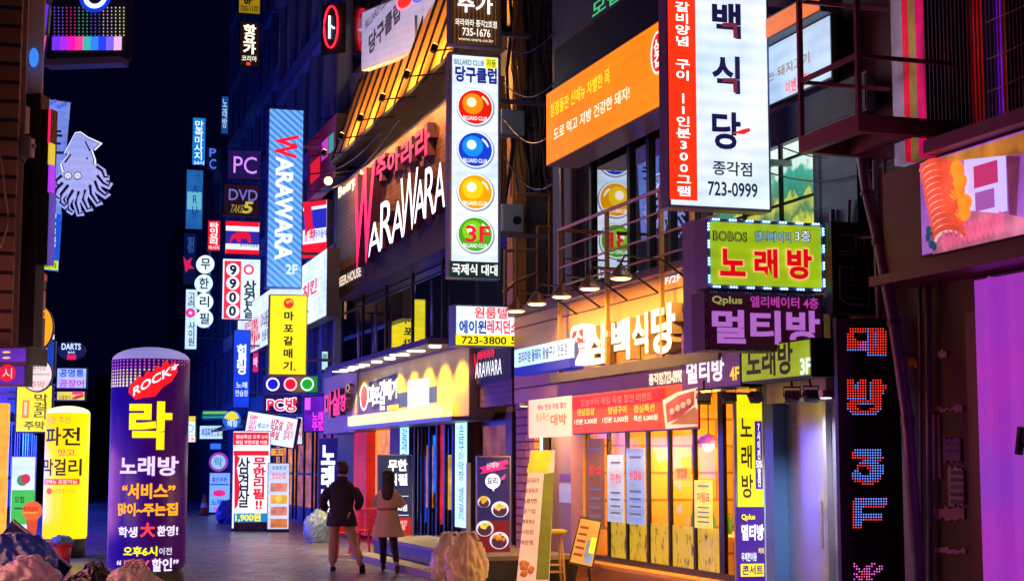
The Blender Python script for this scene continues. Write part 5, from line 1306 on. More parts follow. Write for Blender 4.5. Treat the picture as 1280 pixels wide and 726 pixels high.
for k in range(7):
    m = MB(); a = onb(661 - k * 1.6, 603 + k * 13); b_ = onb(677 - k * 1.6, 603 + k * 13 - 6)
    put_text(m, ['김치찌개', '된장찌개', '냉면', '공기밥', '제육볶음', '비빔밥', '계란찜'][k], a[0], b_[0], a[2], b_[2], a[1] - .004, .02); m.build('lettering', emat((110, 60, 50), .5), t)
m = MB()
for k in range(12):
    x, y, z = onb(653 + random.random() * 12, 704 + random.random() * 15); m.ball((x, y, z), .05, 1, (1, .4, 1))
m.build('stew_picture', emat((190, 100, 40), .8, .8), t, True)
# easel with menu card
O = P(730, 724, 22.2); O.z = 0; f = Fr(O, R_(-6))
t = thing('menu_easel', 'dark framed menu card standing on an easel under the restaurant windows', 'easel', O, R_(-6))
q = [f.pt(u, v) for u, v in ((710, 704), (741, 711), (752, 650), (724, 645))]
m = MB(); m.hexa([(q[0][0], 0, q[0][1]), (q[1][0], 0, q[1][1]), (q[1][0], .05, q[1][1]), (q[0][0], .05, q[0][1]), (q[3][0], .22, q[3][1]), (q[2][0], .22, q[2][1]), (q[2][0], .27, q[2][1]), (q[3][0], .27, q[3][1])]); m.build('frame', BLACK, t)
def onq(a, b, lift=.012):
    L_ = [Vector((p[0], 0, p[1])) for p in q]
    p = (L_[0] * (1 - a) + L_[1] * a) * (1 - b) + (L_[3] * (1 - a) + L_[2] * a) * b
    return (p.x, .22 * b - lift, p.z)
def quad(a0, b0, a1, b1, mtl, nm, lift):
    m = MB(); m.poly([onq(a0, b0, lift), onq(a1, b0, lift), onq(a1, b1, lift), onq(a0, b1, lift)]); m.keep = True; m.build(nm, mtl, t)
quad(.06, .05, .94, .95, emat((225, 150, 75), .7, .4), 'card', .008)
quad(.55, .1, .9, .55, emat((120, 160, 200), .7, .8), 'picture', .011)
quad(.7, .3, .92, .62, emat((240, 225, 50), .9, .3), 'price_flash', .014)
for k in range(5): quad(.12, .2 + k * .14, .48, .25 + k * .14, emat((130, 60, 30), .5, .5), 'text_row', .011)
m = MB(); m.tube([(q[0][0] + .12, .05, q[0][1] + .02), (q[0][0] + .06, .0, 0)], .018, 6); m.tube([(q[1][0] - .06, .05, q[1][1] + .02), (q[1][0] - .02, 0, 0)], .018, 6); m.tube([(0, .25, q[2][1] - .1), (.05, .6, 0)], .018, 6); m.build('leg', BLACK, t)
# folded wooden stool
O = P(692, 722, 23.2); O.z = 0
t = thing('wooden_stool', 'slender wooden stool with a yellow seat beside the leaning menu board', 'stool', O, R_(10))
WD = dmat((.55, .34, .14), .5, 0, .25, 4, .15)
m = MB(); m.lathe([(.2, .74), (.21, .76), (.21, .79), (.19, .8)], 20); m.build('seat', dmat((.5, .42, .05), .5), t, False)
for a in (45, 135, 225, 315):
    c, s_ = math.cos(R_(a)), math.sin(R_(a)); MB().tube([(.13 * c, .13 * s_, .75), (.2 * c, .2 * s_, 0)], .018, 8).build('leg', WD, t)
m = MB()
for z, r in ((.3, .175), (.2, .18)): m.tube([(r * math.cos(R_(a)), r * math.sin(R_(a)), z) for a in (45, 135, 225, 315, 45)], .01, 6)
m.build('stretcher', WD, t)

# ================================================================ inflatable pillars
def pillar(label, u0, u1, vt, vb, colfn, items, dome, base_m, d, ground=True):
    uc = (u0 + u1) / 2
    O = P(uc, vb, d); O.z = 0
    fr = Fr(O, 0); x0, x1, _, z1 = fr.rect(u0, vt, u1, vb); r = (x1 - x0) / 2
    t = thing('inflatable_pillar', label, 'pillar sign', O, 0)
    hd = r * .35
    m = MB(); m.lathe([(r * .96, .35), (r, .4), (r, z1 - hd)], 48); m.build('body', colfn, t, True)
    m = MB(); prof = [(r * math.cos(R_(k * 15)), z1 - hd + .0 + hd * math.sin(R_(k * 15))) for k in range(0, 6)] + [(.01, z1)]
    m.lathe([(max(a, .01), b) for a, b in prof], 48); m.build('dome', dome, t, True)
    m = MB(); m.lathe([(r * .93, 0), (r * .96, .05), (r * .96, .36)], 40); m.build('base', base_m, t, True)
    def f(p):
        x, y, z = p; q = min(.985, abs(x) / r)
        return (x, -r * math.sqrt(1 - q * q) + y, z)
    draw(t, fr, items, -.004, f=f)
    return t, fr, r, f
def gradcol(c1, c2, p0, p1, s):
    m = bpy.data.materials.new('printed_vinyl')
    nt, b, new = nodes(m); L = nt.links.new
    tc, sp, rp = new('ShaderNodeTexCoord'), new('ShaderNodeSeparateXYZ'), new('ShaderNodeValToRGB')
    L(tc.outputs['Generated'], sp.inputs[0]); L(sp.outputs[0], rp.inputs[0]); L(rp.outputs[0], b.inputs['Emission Color']); L(rp.outputs[0], b.inputs['Base Color'])
    rp.color_ramp.elements[0].position = p0; rp.color_ramp.elements[0].color = (*lin(c1), 1); rp.color_ramp.elements[1].position = p1; rp.color_ramp.elements[1].color = (*lin(c2), 1)
    b.inputs['Emission Strength'].default_value = s; b.inputs['Roughness'].default_value = .3
    return m
NP = gradcol((16, 6, 140), (46, 4, 66), .2, .75, .95)
t, f, r, cf = pillar('tall navy and purple inflatable pillar with yellow and white lettering in the foreground', 134, 230, 434, 742, NP, [
    ('G', [(173, 483), (180, 478), (183, 472), (190, 474), (194, 466), (200, 468), (205, 459), (210, 462), (216, 452), (220, 458), (226, 452), (228, 466), (222, 478), (212, 486), (204, 497), (190, 499), (180, 501), (171, 492)], (228, 14, 30), 1.15, {'name': 'red_splash'}),
    ('T', '락', 172, 503, 222, 562, (250, 222, 10), 1.1, {'bold': .035, 'y': .004}),
    ('T', '노래방', 160, 570, 228, 594, (225, 205, 255), 1.0, {'bold': .03}),
    ('T', '“서비스”', 163, 603, 225, 622, (250, 165, 30), 1.1, {'bold': .04}),
    ('T', '많이~주는집', 157, 627, 227, 643, (250, 165, 30), 1.1, {'bold': .04}),
    ('T', '학생', 158, 656, 183, 669, (232, 225, 250), 1.0, {'bold': .03}), ('T', '大', 186, 651, 204, 669, (235, 60, 60), 1.1, {'bold': .04}), ('T', '환영!', 206, 655, 227, 668, (232, 225, 250), 1.0, {'bold': .03}),
    ('T', '오후6시', 165, 680, 206, 692, (240, 240, 30), 1.1, {'bold': .03}), ('T', '이전', 208, 682, 221, 691, (225, 225, 250), 1.0, {'bold': .01}),
    ('T', '“', 156, 697, 162, 703, (235, 225, 250), 1), ('T', '50%', 165, 697, 198, 712, (238, 80, 90), 1.1, {'bold': .03}), ('T', '할인”', 200, 695, 227, 711, (235, 225, 250), 1.0, {'bold': .03}),
    ('T', '3층', 190, 722, 212, 736, (240, 235, 30), 1.0, {'bold': .04})], emat((150, 140, 205), .8, .1), BLACK, 21.9)
m = MB(); x0, x1, z0, z1 = f.rect(178, 462, 228, 490, -.012)
put_text(m, 'ROCK*', x0, x1, z0 + .09, z1 - .09, -.014, .02, f=cf, slope=.62); m.build('lettering', emat((250, 225, 245), 1.1), t)
for ci, c in enumerate(((200, 90, 170), (235, 200, 120), (245, 235, 190))):
    m = MB()
    for row in range(ci * 3, ci * 3 + 3):
        for k in range(26):
            a = R_(-84 + k * 168 / 25); zc = f.pt(182, 453 + row * 3.8)[1]; rr = .010 + .0006 * row
            if -.2 < math.sin(a) * r < .55 and row > 4 + (math.sin(a) * r) * -6 and math.sin(a) * r > .0: continue
            px, py = r * math.sin(a), -(r + .004) * math.cos(a); tx, ty = math.cos(a), math.sin(a)
            m.poly([(px - tx * rr, py - ty * rr, zc - rr), (px + tx * rr, py + ty * rr, zc - rr), (px + tx * rr, py + ty * rr, zc + rr), (px - tx * rr, py - ty * rr, zc + rr)])
    m.keep = True; m.build('dot_pattern', emat(c, .9, 0, False), t)
pillar('yellow inflatable pillar with a white dome and black lettering on the left', 53, 107, 507, 694, gradcol((250, 205, 4), (252, 232, 10), .0, 1, 1.0), [
    ('T', '시장 주전', 63, 521, 95, 530, (240, 130, 60), 1, {'bold': .01}),
    ('T', '파전', 62, 534, 105, 557, (60, 46, 10), .5, {'bold': .02}), ('T', '맛고', 80, 561, 100, 570, (240, 90, 80), 1, {'bold': .02}), ('T', '막걸리', 58, 573, 106, 594, (60, 46, 10), .5, {'bold': .02}),
    ('R', 60, 598, 104, 605, (225, 60, 30), 1), ('T', '전메뉴 포장가능', 62, 599, 102, 604, (255, 235, 200), 1, {'y': .01}), ('D', 68, 613, 4, (225, 90, 40), 1), ('T', '시장주막집', 74, 610, 99, 616, (215, 170, 20), .9)], emat((240, 240, 200), 1, .1), BLACK, 30.2)

# ================================================================ left row signs
t, f, bb = sign('black led billboard with a rainbow bar and coloured dots at the top left', 40, (62, -45, 160, 74), (4, 4, 14), [
    ('R', 65 + k * 87 / 9, 46, 65 + (k + 1) * 87 / 9, 63, c, 1, {'name': 'colour_bar'}) for k, c in enumerate(((110, 50, 235), (170, 40, 225), (240, 20, 180), (235, 60, 150), (60, 180, 170), (50, 130, 235), (40, 60, 240), (120, 100, 225), (225, 180, 215)))] + [
    ('O', 119, -4, 15, (190, 215, 255), 1.6, {'w': .38}), ('O', 119, -4, 20, (20, 60, 230), .8, {'w': .25})], s=.6, phi=-8, thick=.4, casing=BLACK, bracket=('l', 1.2))
for c0, c in enumerate(((120, 90, 220), (210, 40, 130), (60, 170, 130), (90, 90, 210), (220, 170, 200), (225, 220, 160))):
    m = MB()
    for k in range(3):
        for r_ in range(9):
            x, z = f.pt(68 + (c0 * 3 + k) * 5.1, 10 + r_ * 4.3, -.02); m.box(x - .012, x + .012, -.02, -.008, z - .016, z + .016)
    m.build('dot_pattern', emat(c, .9, 0, False), t)
m = MB(); x0, x1, z0, z1 = f.rect(60, 76, 157, 84); m.box(x0, x1, -.3, .2, z0, z1); m.build('ledge', dmat((.3, .25, .35), .4, .3), t)
# chrome leaf shaped sign
O = P(51, 92, 29.5); f = Fr(O, R_(10)); t = thing('leaf_sign', 'curved chrome sign with blue neon strokes at the top left edge', 'sign', O, R_(10))
q = [f.pt(u, v) for u, v in ((44, -40), (62, -40), (63, 0), (60, 40), (54, 80), (50, 90), (46, 84), (46, 40), (47, 0))]
m = MB(); m.prism(q, 0, .25); m.build('casing', dmat((.35, .35, .6), .15, .8), t)
draw(t, f, [('G', [(49, 0), (53, 0), (54, 10), (50, 12)], (200, 210, 255), 1.1), ('G', [(50, 18), (55, 20), (53, 50), (50, 60)], (150, 190, 255), 1.2), ('G', [(57, 5), (61, 6), (57, 40), (55, 44)], (90, 40, 200), 1.2), ('G', [(54, 48), (58, 44), (55, 66)], (240, 80, 150), 1.1), ('G', [(49, 64), (53, 60), (52, 84), (50, 86)], (170, 210, 255), 1.1)], 0)

t = thing('blue_fill_lamp', 'added blue fill lamp between the cream pilaster and the chrome sign', 'lamp', P(42, 82, 23.9), 0)  # added glowing ball, put in to light the pilaster face
MB().ball((0, 0, .12), .1, 3, (.7, .7, 1.5)).build('bulb', emat((40, 105, 205), 1.6), t, True)
MB().tube([(-.02, .02, .12), (-.25, .3, .12)], .02, 6).build('arm', STEEL, t)
# pale blue banner
O = P(66, 270, 35); f = Fr(O, R_(12)); t = thing('cloth_banner', 'pale blue leaning banner with a black brush character and flower print', 'banner', O, R_(12))
q = [f.pt(u, v) for u, v in ((49, 121), (88, 129), (76, 268), (52, 262))]
m = MB(); m.prism(q, 0, .03); m.build('cloth', emat((128, 150, 225), .8, .35), t)
draw(t, f, [('T', '는', 62, 156, 78, 181, (20, 20, 50), .3, {'bold': .02})] + [('D', 52 + k * 4.2, 126 + (k * 7 % 9), 2.4, (70, 100, 215), .9) for k in range(8)] + [('O', 72, 136, 5, (90, 120, 220), .9)], 0)
m = MB(); a, b_ = f.pt(48, 119), f.pt(90, 128); m.tube([(a[0] - .8, .02, a[1]), (b_[0], .02, b_[1])], .025); m.build('pole', STEEL, t)
# squid sign
O = P(100, 272, 33); f = Fr(O, R_(8)); t = thing('squid_sign', 'glowing pale violet squid shaped sign against the night sky', 'sign', O, R_(8))
LAV, LAVH, DKL = emat((172, 172, 222), .85, .05), emat((212, 215, 255), 1.1), emat((16, 14, 60), .5, 0, False)
def pr(pts, y0, y1, mtl, nm, par=t):
    m = MB(); m.prism([f.pt(u, v) for u, v in pts], y0, y1); return m.build(nm, mtl, par)
man = [(94, 168), (100, 167), (108, 173), (123, 180), (115, 188), (112, 186), (116, 198), (117, 212), (110, 221), (94, 218), (80, 212), (78, 204), (85, 195), (88, 188), (82, 192), (88, 180)]
c_ = (98, 196)
pr([(c_[0] + (u - c_[0]) * 1.17, c_[1] + (v - c_[1]) * 1.11) for u, v in man], .06, .12, LAVH, 'backing')
pr([(c_[0] + (u - c_[0]) * 1.06, c_[1] + (v - c_[1]) * 1.04) for u, v in man], .03, .06, DKL, 'outline')
pr(man, -.0, .03, LAV, 'mantle')
tent = [[(88, 214), (78, 220), (71, 226), (72, 232), (77, 232)], [(88, 218), (79, 229), (71, 237), (70, 246), (75, 249)], [(92, 220), (86, 232), (77, 243), (76, 254), (81, 258), (84, 254)], [(94, 222), (92, 238), (85, 250), (86, 263), (91, 266)], [(97, 222), (99, 240), (95, 254), (99, 268), (104, 266)], [(101, 222), (107, 238), (104, 250), (110, 262), (115, 260)], [(104, 221), (113, 232), (114, 243), (122, 255), (127, 252)], [(106, 219), (119, 227), (123, 238), (132, 245), (136, 241)], [(108, 217), (122, 220), (129, 229), (136, 233), (138, 228)], [(108, 214), (121, 209), (128, 214), (131, 222), (136, 222)]]
for pts in tent:
    m = MB(); m.tube([(f.pt(u, v)[0], .05, f.pt(u, v)[1]) for u, v in pts], .092, 8, .055); m.build('tentacle', LAV, t, True)
    m = MB(); m.tube([(f.pt(u, v)[0], -.065, f.pt(u, v)[1]) for u, v in pts[1:]], .034, 6, .018); m.build('tentacle_line', DKL, t)
m = MB(); hx, hz = f.pt(94, 219); m.ball((hx, .02, hz), .2, 3, (1.25, .45, .85)); m.build('head', LAV, t, True)
draw(t, f, [q for cu in (85, 97) for q in (('D', cu, 220, 5.2, (20, 16, 70), .5, {'light': False, 'name': 'eye_ring'}), ('D', cu, 220, 4.2, (215, 215, 250), 1, {'light': False, 'name': 'eye'}), ('O', cu, 221.5, 2.6, (20, 16, 70), .5, {'light': False, 'name': 'pupil'}))] +
     [('G', [(106, 178), (107, 176), (113, 188), (112, 190)], (20, 16, 70), .5, {'name': 'line'}), ('D', 109, 198, 1.3, (20, 16, 70), .5, {'name': 'spot'}), ('G', [(80, 203), (88, 192), (89, 194), (82, 204)], (20, 16, 70), .5, {'name': 'line'})], -.13)
m = MB(); a = f.pt(74, 190); m.tube([(a[0] - 1.0, .1, a[1]), (f.pt(96, 195)[0], .1, a[1])], .03); m.build('bracket', STEEL, t)
# cafe-like blue vertical sign
O = P(64, 341, 37); f = Fr(O, R_(10)); t = thing('hanging_sign', 'blue leaning sign with white rotated letters and a yellow green foot', 'sign', O, R_(10))
q = [f.pt(u, v) for u, v in ((58, 256), (77, 264), (72, 339), (51, 336))]
m = MB(); m.prism(q, 0, .15); m.build('casing', emat((14, 86, 205), .85, .3), t)
draw(t, f, [('T', "PAIK'S", 61, 267, 70, 310, (230, 240, 255), 1.2, {'rot': -90, 'bold': .03}), ('G', [(53, 326), (73, 326), (72.5, 338), (52, 336)], (205, 225, 20), .95), ('T', '더벅', 56, 328, 70, 336, (60, 130, 40), .6, {'bold': .02, 'y': .006}), ('R', 57, 296, 58.5, 318, (210, 225, 255), 1)], 0)
m = MB(); a = f.pt(58, 280); m.tube([(a[0] - .7, .08, a[1]), (a[0], .08, a[1])], .03); m.build('bracket', STEEL, t)
# black box column, lamp and small box
O = P(30, 440, 24); f = Fr(O, R_(-10)); t = thing('hanging_sign', 'big black sign box seen from behind at the left edge', 'sign', O, R_(-10))
x0, x1, _, z1 = f.rect(-12, 118, 46, 440); bx('casing', dmat((.008, .008, .01), .5), t, x0, x1, 0, .3, 0, z1, bev=.01)
x0_, x1_, z0_, z1_ = f.rect(46.5, 136, 60, 330)
bx('edge_board', BLACK, t, x0_, x1_, .05, .25, z0_, z1_)
for a, b_, c in ((136, 178, (240, 30, 90)), (178, 205, (220, 200, 60)), (205, 240, (180, 60, 230)), (240, 330, (90, 70, 170))):
    q0, q1, q2, q3 = f.rect(59, a, 61.5, b_); bx('edge_light', emat(c, .8), t, q0, q1, .03, .2, q2, q3)
t = thing('wall_box', 'small pale label box on the black sign box', 'box', P(25, 166, 23.6), R_(-10)); f = Fr(t.location, R_(-10)); x0, x1, _, z1 = f.rect(19, 132, 32, 165)
bx('housing', dmat((.65, .55, .6), .4), t, x0, x1, 0, .15, 0, z1, bev=.02)
draw(t, f, [('T', '메\n뉴\n판', 23, 138, 28, 158, (110, 60, 90), 0, {})], 0)
t = thing('flood_light', 'grey square floodlight under the pale label box at left', 'floodlight', P(26, 205, 23.4), R_(-10)); f = Fr(t.location, R_(-10)); x0, x1, z0, z1 = f.rect(12, 172, 38, 196)
bx('lamp_body', dmat((.42, .4, .44), .4, .3), t, x0, x1, 0, .16, z0, z1, bev=.02)
m = MB(); m.tube([(x1 * .3, .08, z0), (0, .08, z0 - .08), (x0 * .3, .08, z0)], .02); m.tube([(x1, .08, z1 * .7), (x1 + .04, .08, z1 * .7)], .03); m.build('yoke', STEEL, t)
bx('visor', dmat((.3, .28, .3), .4, .3), t, x0, x1, -.05, 0, z1, z1 + .015)
# stacked amber lanterns
O = P(43, 437, 29); f = Fr(O, R_(5)); t = thing('lantern_column', 'column of dull amber and brown lantern boxes at the left', 'lantern', O, R_(5))
for (u0, v0, u1, v1, c, s) in ((42, 341, 55, 350, (150, 40, 10), .7), (43, 352, 54, 360, (50, 10, 6), .5), (41, 362, 53, 386, (150, 50, 14), .7), (38, 388, 52, 394, (190, 90, 10), .8), (40, 396, 52, 434, (90, 30, 16), .5), (30, 392, 38, 436, (220, 120, 20), .8)):
    x0, x1, z0, z1 = f.rect(u0, v0, u1, v1); bx('lantern_box', emat(c, s, .5), t, x0, x1, 0, .3, z0, z1, bev=.01)
m = MB(); x0, x1, z0, z1 = f.rect(33, 332, 36, 440); m.box(x0, x1, .1, .2, z0, z1); m.build('post', dmat((.4, .35, .6), .4), t)
def disc_sign(label, cu, cv, ru, rv, d, c, s, items, edge=None, phi=8, brk=-1.0):
    O = P(cu, cv + rv, d); f = Fr(O, R_(phi)); t = thing('round_sign', label, 'sign', O, R_(phi))
    x0, x1, z0, z1 = f.rect(cu - ru, cv - rv, cu + ru, cv + rv)
    m = MB(); m.prism(disc_pts((x0 + x1) / 2, (z0 + z1) / 2, (x1 - x0) / 2, (z1 - z0) / 2), 0, .15); m.build('casing', edge or DARK_EDGE, t)
    draw(t, f, [('D', cu, cv, ru * .93, c, s, {'rv': rv * .93, 'name': 'face', 'var': .15, 'light': True})] + items, 0)
    m = MB(); m.tube([((x0 + x1) / 2 + brk, .08, (z0 + z1) / 2), ((x0 + x1) / 2, .08, (z0 + z1) / 2)], .03); m.build('bracket', STEEL, t)
disc_sign('amber disc sign behind the lantern column', 48, 409, 19, 29, 31, (245, 165, 10), .95, [])
disc_sign('cream round sign with faint lines above the yellow lettered sign', 46, 468, 20, 22, 28.6, (232, 218, 205), .9, [('T', '전통시장', 33, 456, 58, 463, (190, 170, 160), .7), ('T', '주막', 36, 476, 56, 486, (220, 150, 130), .8), ('R', 30, 467, 62, 468.5, (200, 180, 170), .7)])
disc_sign('oval blue sign with white arched letters above the pink lettered sign', 89, 438, 18, 12, 40, (10, 26, 70), .8, [('T', 'DARTS', 77, 429, 101, 437, (200, 230, 245), 1.1, {'bold': .02}), ('T', 'BAR', 85, 439, 94, 441.5, (200, 230, 245), .9), ('R', 84, 443, 95, 449, (235, 20, 70), 1)], brk=-1.3)
sign('white and pale blue sign with two rows of blue and magenta letters', 40, (70, 459, 109, 486), (190, 205, 240), [('T', '공명통', 74, 461, 105, 471, (24, 80, 190), .9, {'bold': .03}), ('T', '곰장어', 74, 474, 105, 484, (200, 60, 170), .9, {'bold': .03})], phi=8, s=.8, bracket=('l', 1.3))
sign('yellow strip sign under the two rows of blue and magenta letters', 40, (70, 488, 107, 501), (240, 215, 60), [('R', 90, 489, 104, 493, (235, 60, 90), 1), ('T', '산곰장어', 73, 494, 88, 499, (110, 80, 20), .6), ('G', [(88, 498), (96, 494), (105, 493), (104, 496), (94, 499)], (180, 60, 50), .9)], phi=8, s=.9, bracket=('l', 1.3))
t, f, bb = sign('yellow sign with olive vertical lettering behind the yellow pillar', 31.4, (19, 480, 66, 541), (246, 222, 12), [('T', '막\n걸\n리', 42, 492, 60, 524, (110, 100, 10), .6, {'bold': .02}), ('R', 28, 500, 36, 522, (235, 120, 40), .9), ('T', '주막', 30, 526, 56, 537, (130, 120, 10), .6, {'bold': .03}), ('T', '동\n동\n주', 29.5, 502, 34.5, 520, (255, 230, 160), 1, {})], phi=8, s=.95, bracket=('l', .6))
sign('deep blue panel sign behind the cream round sign', 33, (34, 425, 69, 470), (20, 70, 170), [('O', 54, 437, 5, (200, 225, 255), 1), ('R', 60, 418, 68, 424, (220, 230, 240), .9)], phi=8, s=.7, var=.4)
sign('violet lit canopy box at the left edge above the red disc', 22.5, (-40, 433, 35, 455), (90, 40, 190), [('D', 8, 440, 5, (250, 190, 60), 1.1, {'rv': 1.2}), ('D', 8, 447, 5, (250, 190, 60), 1.1, {'rv': 1.2})], phi=-10, s=.75, var=.5, thick=.6, name='canopy_box')
sign('violet sign panel with a red disc and pale lettering at the left edge', 22.6, (-40, 455, 33, 483), (70, 30, 180), [('D', 9, 466, 11, (190, 10, 40), 1), ('T', '시', 3, 460, 15, 473, (235, 190, 210), 1, {'bold': .0})], phi=-10, s=.7, var=.5)
t, f = stand('green and white poster stand behind the orange paddle', (14, 571, 43, 655), 33.5, (228, 234, 228), [('R', 14, 612, 43, 655, (70, 190, 40), .9), ('D', 28, 600, 7, (60, 150, 60), .8), ('D', 32, 598, 6, (200, 50, 30), .9), ('T', '모집', 18, 620, 30, 628, (20, 90, 20), .6), ('R', 18, 634, 36, 636, (20, 110, 30), .6)], s=.85, name='poster_stand')
# loose wire
t = thing('cable', 'thin pink cable looping down at the left edge above the violet canopy', 'cable', P(5, 300, 22), 0); f = Fr(t.location, 0)
MB().tube([(f.pt(u, v)[0], 0, f.pt(u, v)[1]) for u, v in ((-3, 180), (2, 205), (6, 240), (10, 265), (9, 285), (2, 305), (-4, 318))], .014, 8).build('wire', dmat((.5, .3, .3), .5), t, True)

# ================================================================ street clutter
def blob(c, r, sq, amp, freq, seed, pinch=.0, sub=4, folds=False):
    bm = bmesh.new(); bmesh.ops.create_icosphere(bm, subdivisions=sub, radius=1)
    for v in bm.verts:
        n = v.co.normalized()
        q = n * freq + Vector((seed, seed * 1.7, 0))
        k = 1 + amp * noise.noise(q) + amp * .6 * noise.noise(q * 2.7) + amp * .5 * (.6 - abs(noise.noise(q * 3.1))) + amp * .15 * (.5 - abs(noise.noise(q * 7))) 
        if folds:
            th = math.atan2(n.y, n.x); up = min(1, max(0, (n.z + .5) / 1.3))
            k += .13 * up * (abs(math.sin(th * 5.5 + 2.6 * noise.noise(q * 1.3) + seed)) - .6) + .06 * (abs(math.sin(th * 13 + 4 * noise.noise(q * 2))) - .6) + .05 * (.5 - abs(math.sin(n.z * 9 + 5 * noise.noise(q * 1.1))))
        p = n * k
        if p.z > .35: 
            g_ = 1 - pinch * (p.z - .35) / .65; p.x *= g_; p.y *= g_
        p = Vector((p.x * sq[0], p.y * sq[1], p.z * sq[2])) * r
        if p.z < -r * sq[2] * .82: p.z = -r * sq[2] * .82
        v.co = p + Vector((0, 0, r * sq[2] * .82)) + Vector(c)
    return bm
def bag(label, u, vb, d, r, sq, mtl, seed, pinch=.7, tie=True, group=None, yaw=0, print_m=None, name='rubbish_bag'):
    O = P(u, vb, d); O.z = 0
    t = thing(name, label, 'rubbish bag', O, R_(yaw), group)
    m = MB(); m.bm.free(); m.bm = blob((0, 0, 0), r, sq, .2, 1.5, seed, pinch * .55, 5, True); m.build('bag', mtl, t, True)
    if tie:
        m = MB(); zt_ = r * sq[2] * 1.76
        for a in range(2): m.tube([(-.12 + .1 * a, .02 * a, zt_ - .06), (-.09 + .1 * a, 0, zt_ + .05), (.0 + .1 * a, 0, zt_ + .07), (.06 + .1 * a, .0, zt_ - .04)], .022, 8)
        m.build('knot', mtl, t, True)
    return t
def PLAS(c, r=.35):
    k = ('plastic', tuple(c), r)
    if k in _mc: return _mc[k]
    m = bpy.data.materials.new('bag_plastic'); nt, b, new = nodes(m); L = nt.links.new
    b.inputs['Base Color'].default_value = (*c, 1); b.inputs['Roughness'].default_value = r
    b.inputs['Subsurface Weight'].default_value = .25; b.inputs['Subsurface Radius'].default_value = (.1, .08, .08)
    tc, mp, v1, v2, ad, bp = new('ShaderNodeTexCoord'), new('ShaderNodeMapping'), new('ShaderNodeTexNoise'), new('ShaderNodeTexVoronoi'), new('ShaderNodeMath'), new('ShaderNodeBump')
    mp.inputs['Scale'].default_value = (1, 1, .45); v1.inputs['Scale'].default_value = 4; v1.inputs['Detail'].default_value = 4; v1.inputs['Distortion'].default_value = 1.2
    v2.feature = 'DISTANCE_TO_EDGE'; v2.inputs['Scale'].default_value = 5
    L(tc.outputs['Object'], mp.inputs[0]); L(mp.outputs[0], v1.inputs['Vector']); L(mp.outputs[0], v2.inputs['Vector'])
    ad.operation = 'MULTIPLY_ADD'; ad.inputs[1].default_value = .15
    L(v2.outputs['Distance'], ad.inputs[0]); L(v1.outputs['Fac'], ad.inputs[2]); L(ad.outputs[0], bp.inputs['Height'])
    bp.inputs['Strength'].default_value = .35; bp.inputs['Distance'].default_value = .03; b.inputs['Coat Weight'].default_value = .9; b.inputs['Coat Roughness'].default_value = .1; L(bp.outputs[0], b.inputs['Normal'])
    _mc[k] = m
    return m
bag('cream rubbish bag in front of the food bowl banner, nearest the camera', 583, 735, 21.6, .31, (.82, .75, 1.4), PLAS((.85, .74, .66)), 3.1, .55)
bag('lilac grey rubbish bag behind the cream one near the kerb', 561, 728, 22.6, .29, (.8, .8, 1.4), PLAS((.78, .7, .82)), 7.7, .6)
O = P(585, 737, 21.6)
bag('pale blue sack slumped by the navy banner left of the man', 398, 676, GRD(676), .3, (1.0, .7, 1.25), PLAS((.35, .52, .7)), 1.2, .4, tie=False, yaw=20)
bag('big blue plastic sack at the bottom left corner', 14, 752, 20.6, .5, (1.1, .8, .9), PLAS((.02, .05, .55), .2), 4.4, .3)
bag('pink and violet clear sack in front of the blue one, bottom left', 30, 765, 19.8, .42, (1.0, .8, .75), PLAS((.42, .3, .7), .2), 5.9, .5)
bag('pale lilac sack tied with a black knot at the foot of the navy pillar', 166, 745, 20.4, .33, (1.0, .8, .8), PLAS((.55, .45, .68), .3), 2.6, .8)
bag('small dark blue sack on the far pavement beside the red lettered stand', 284, 648, GRD(652), .35, (.9, .8, 1.0), PLAS((.04, .1, .4), .3), 8.8, .5, tie=False)
bag('black sack tip leaning beside the lilac sack', 116, 742, 20.8, .26, (1.3, .8, .9), PLAS((.012, .012, .016), .3), 9.3, .9)
bag('white tied sack between the black one and the rubbish on the left', 88, 740, 21.5, .2, (1.2, .9, .6), PLAS((.6, .55, .6), .4), 6.1, .4, tie=False)
t = thing('leaning_board', 'dark blue board tilted over the sacks at the bottom left', 'board', P(30, 715, 21.3), R_(0)); t.rotation_euler = (R_(15), R_(38), 0); t.location.z = .28
bx('board', dmat((.015, .03, .09), .25), t, -.55, .45, -.02, .02, -.1, .5); bx('trim', ALU, t, -.55, .45, -.025, .025, .5, .52)
t = thing('cardboard', 'flattened tan cardboard lying on the paving near the buckets', 'cardboard', P(105, 718, 24.5), R_(20)); t.location.z = 0
m = MB(); m.hexa([(-.7, -.3, .01), (.8, -.35, .01), (.75, .4, .01), (-.65, .35, .01), (-.7, -.3, .03), (.8, -.35, .05), (.75, .4, .03), (-.65, .35, .06)]); m.build('sheet', dmat((.45, .3, .15), .8), t)
m = MB(); m.box(-.3, .9, .42, .46, .01, .05); m.build('stick', dmat((.6, .5, .4), .6), t)
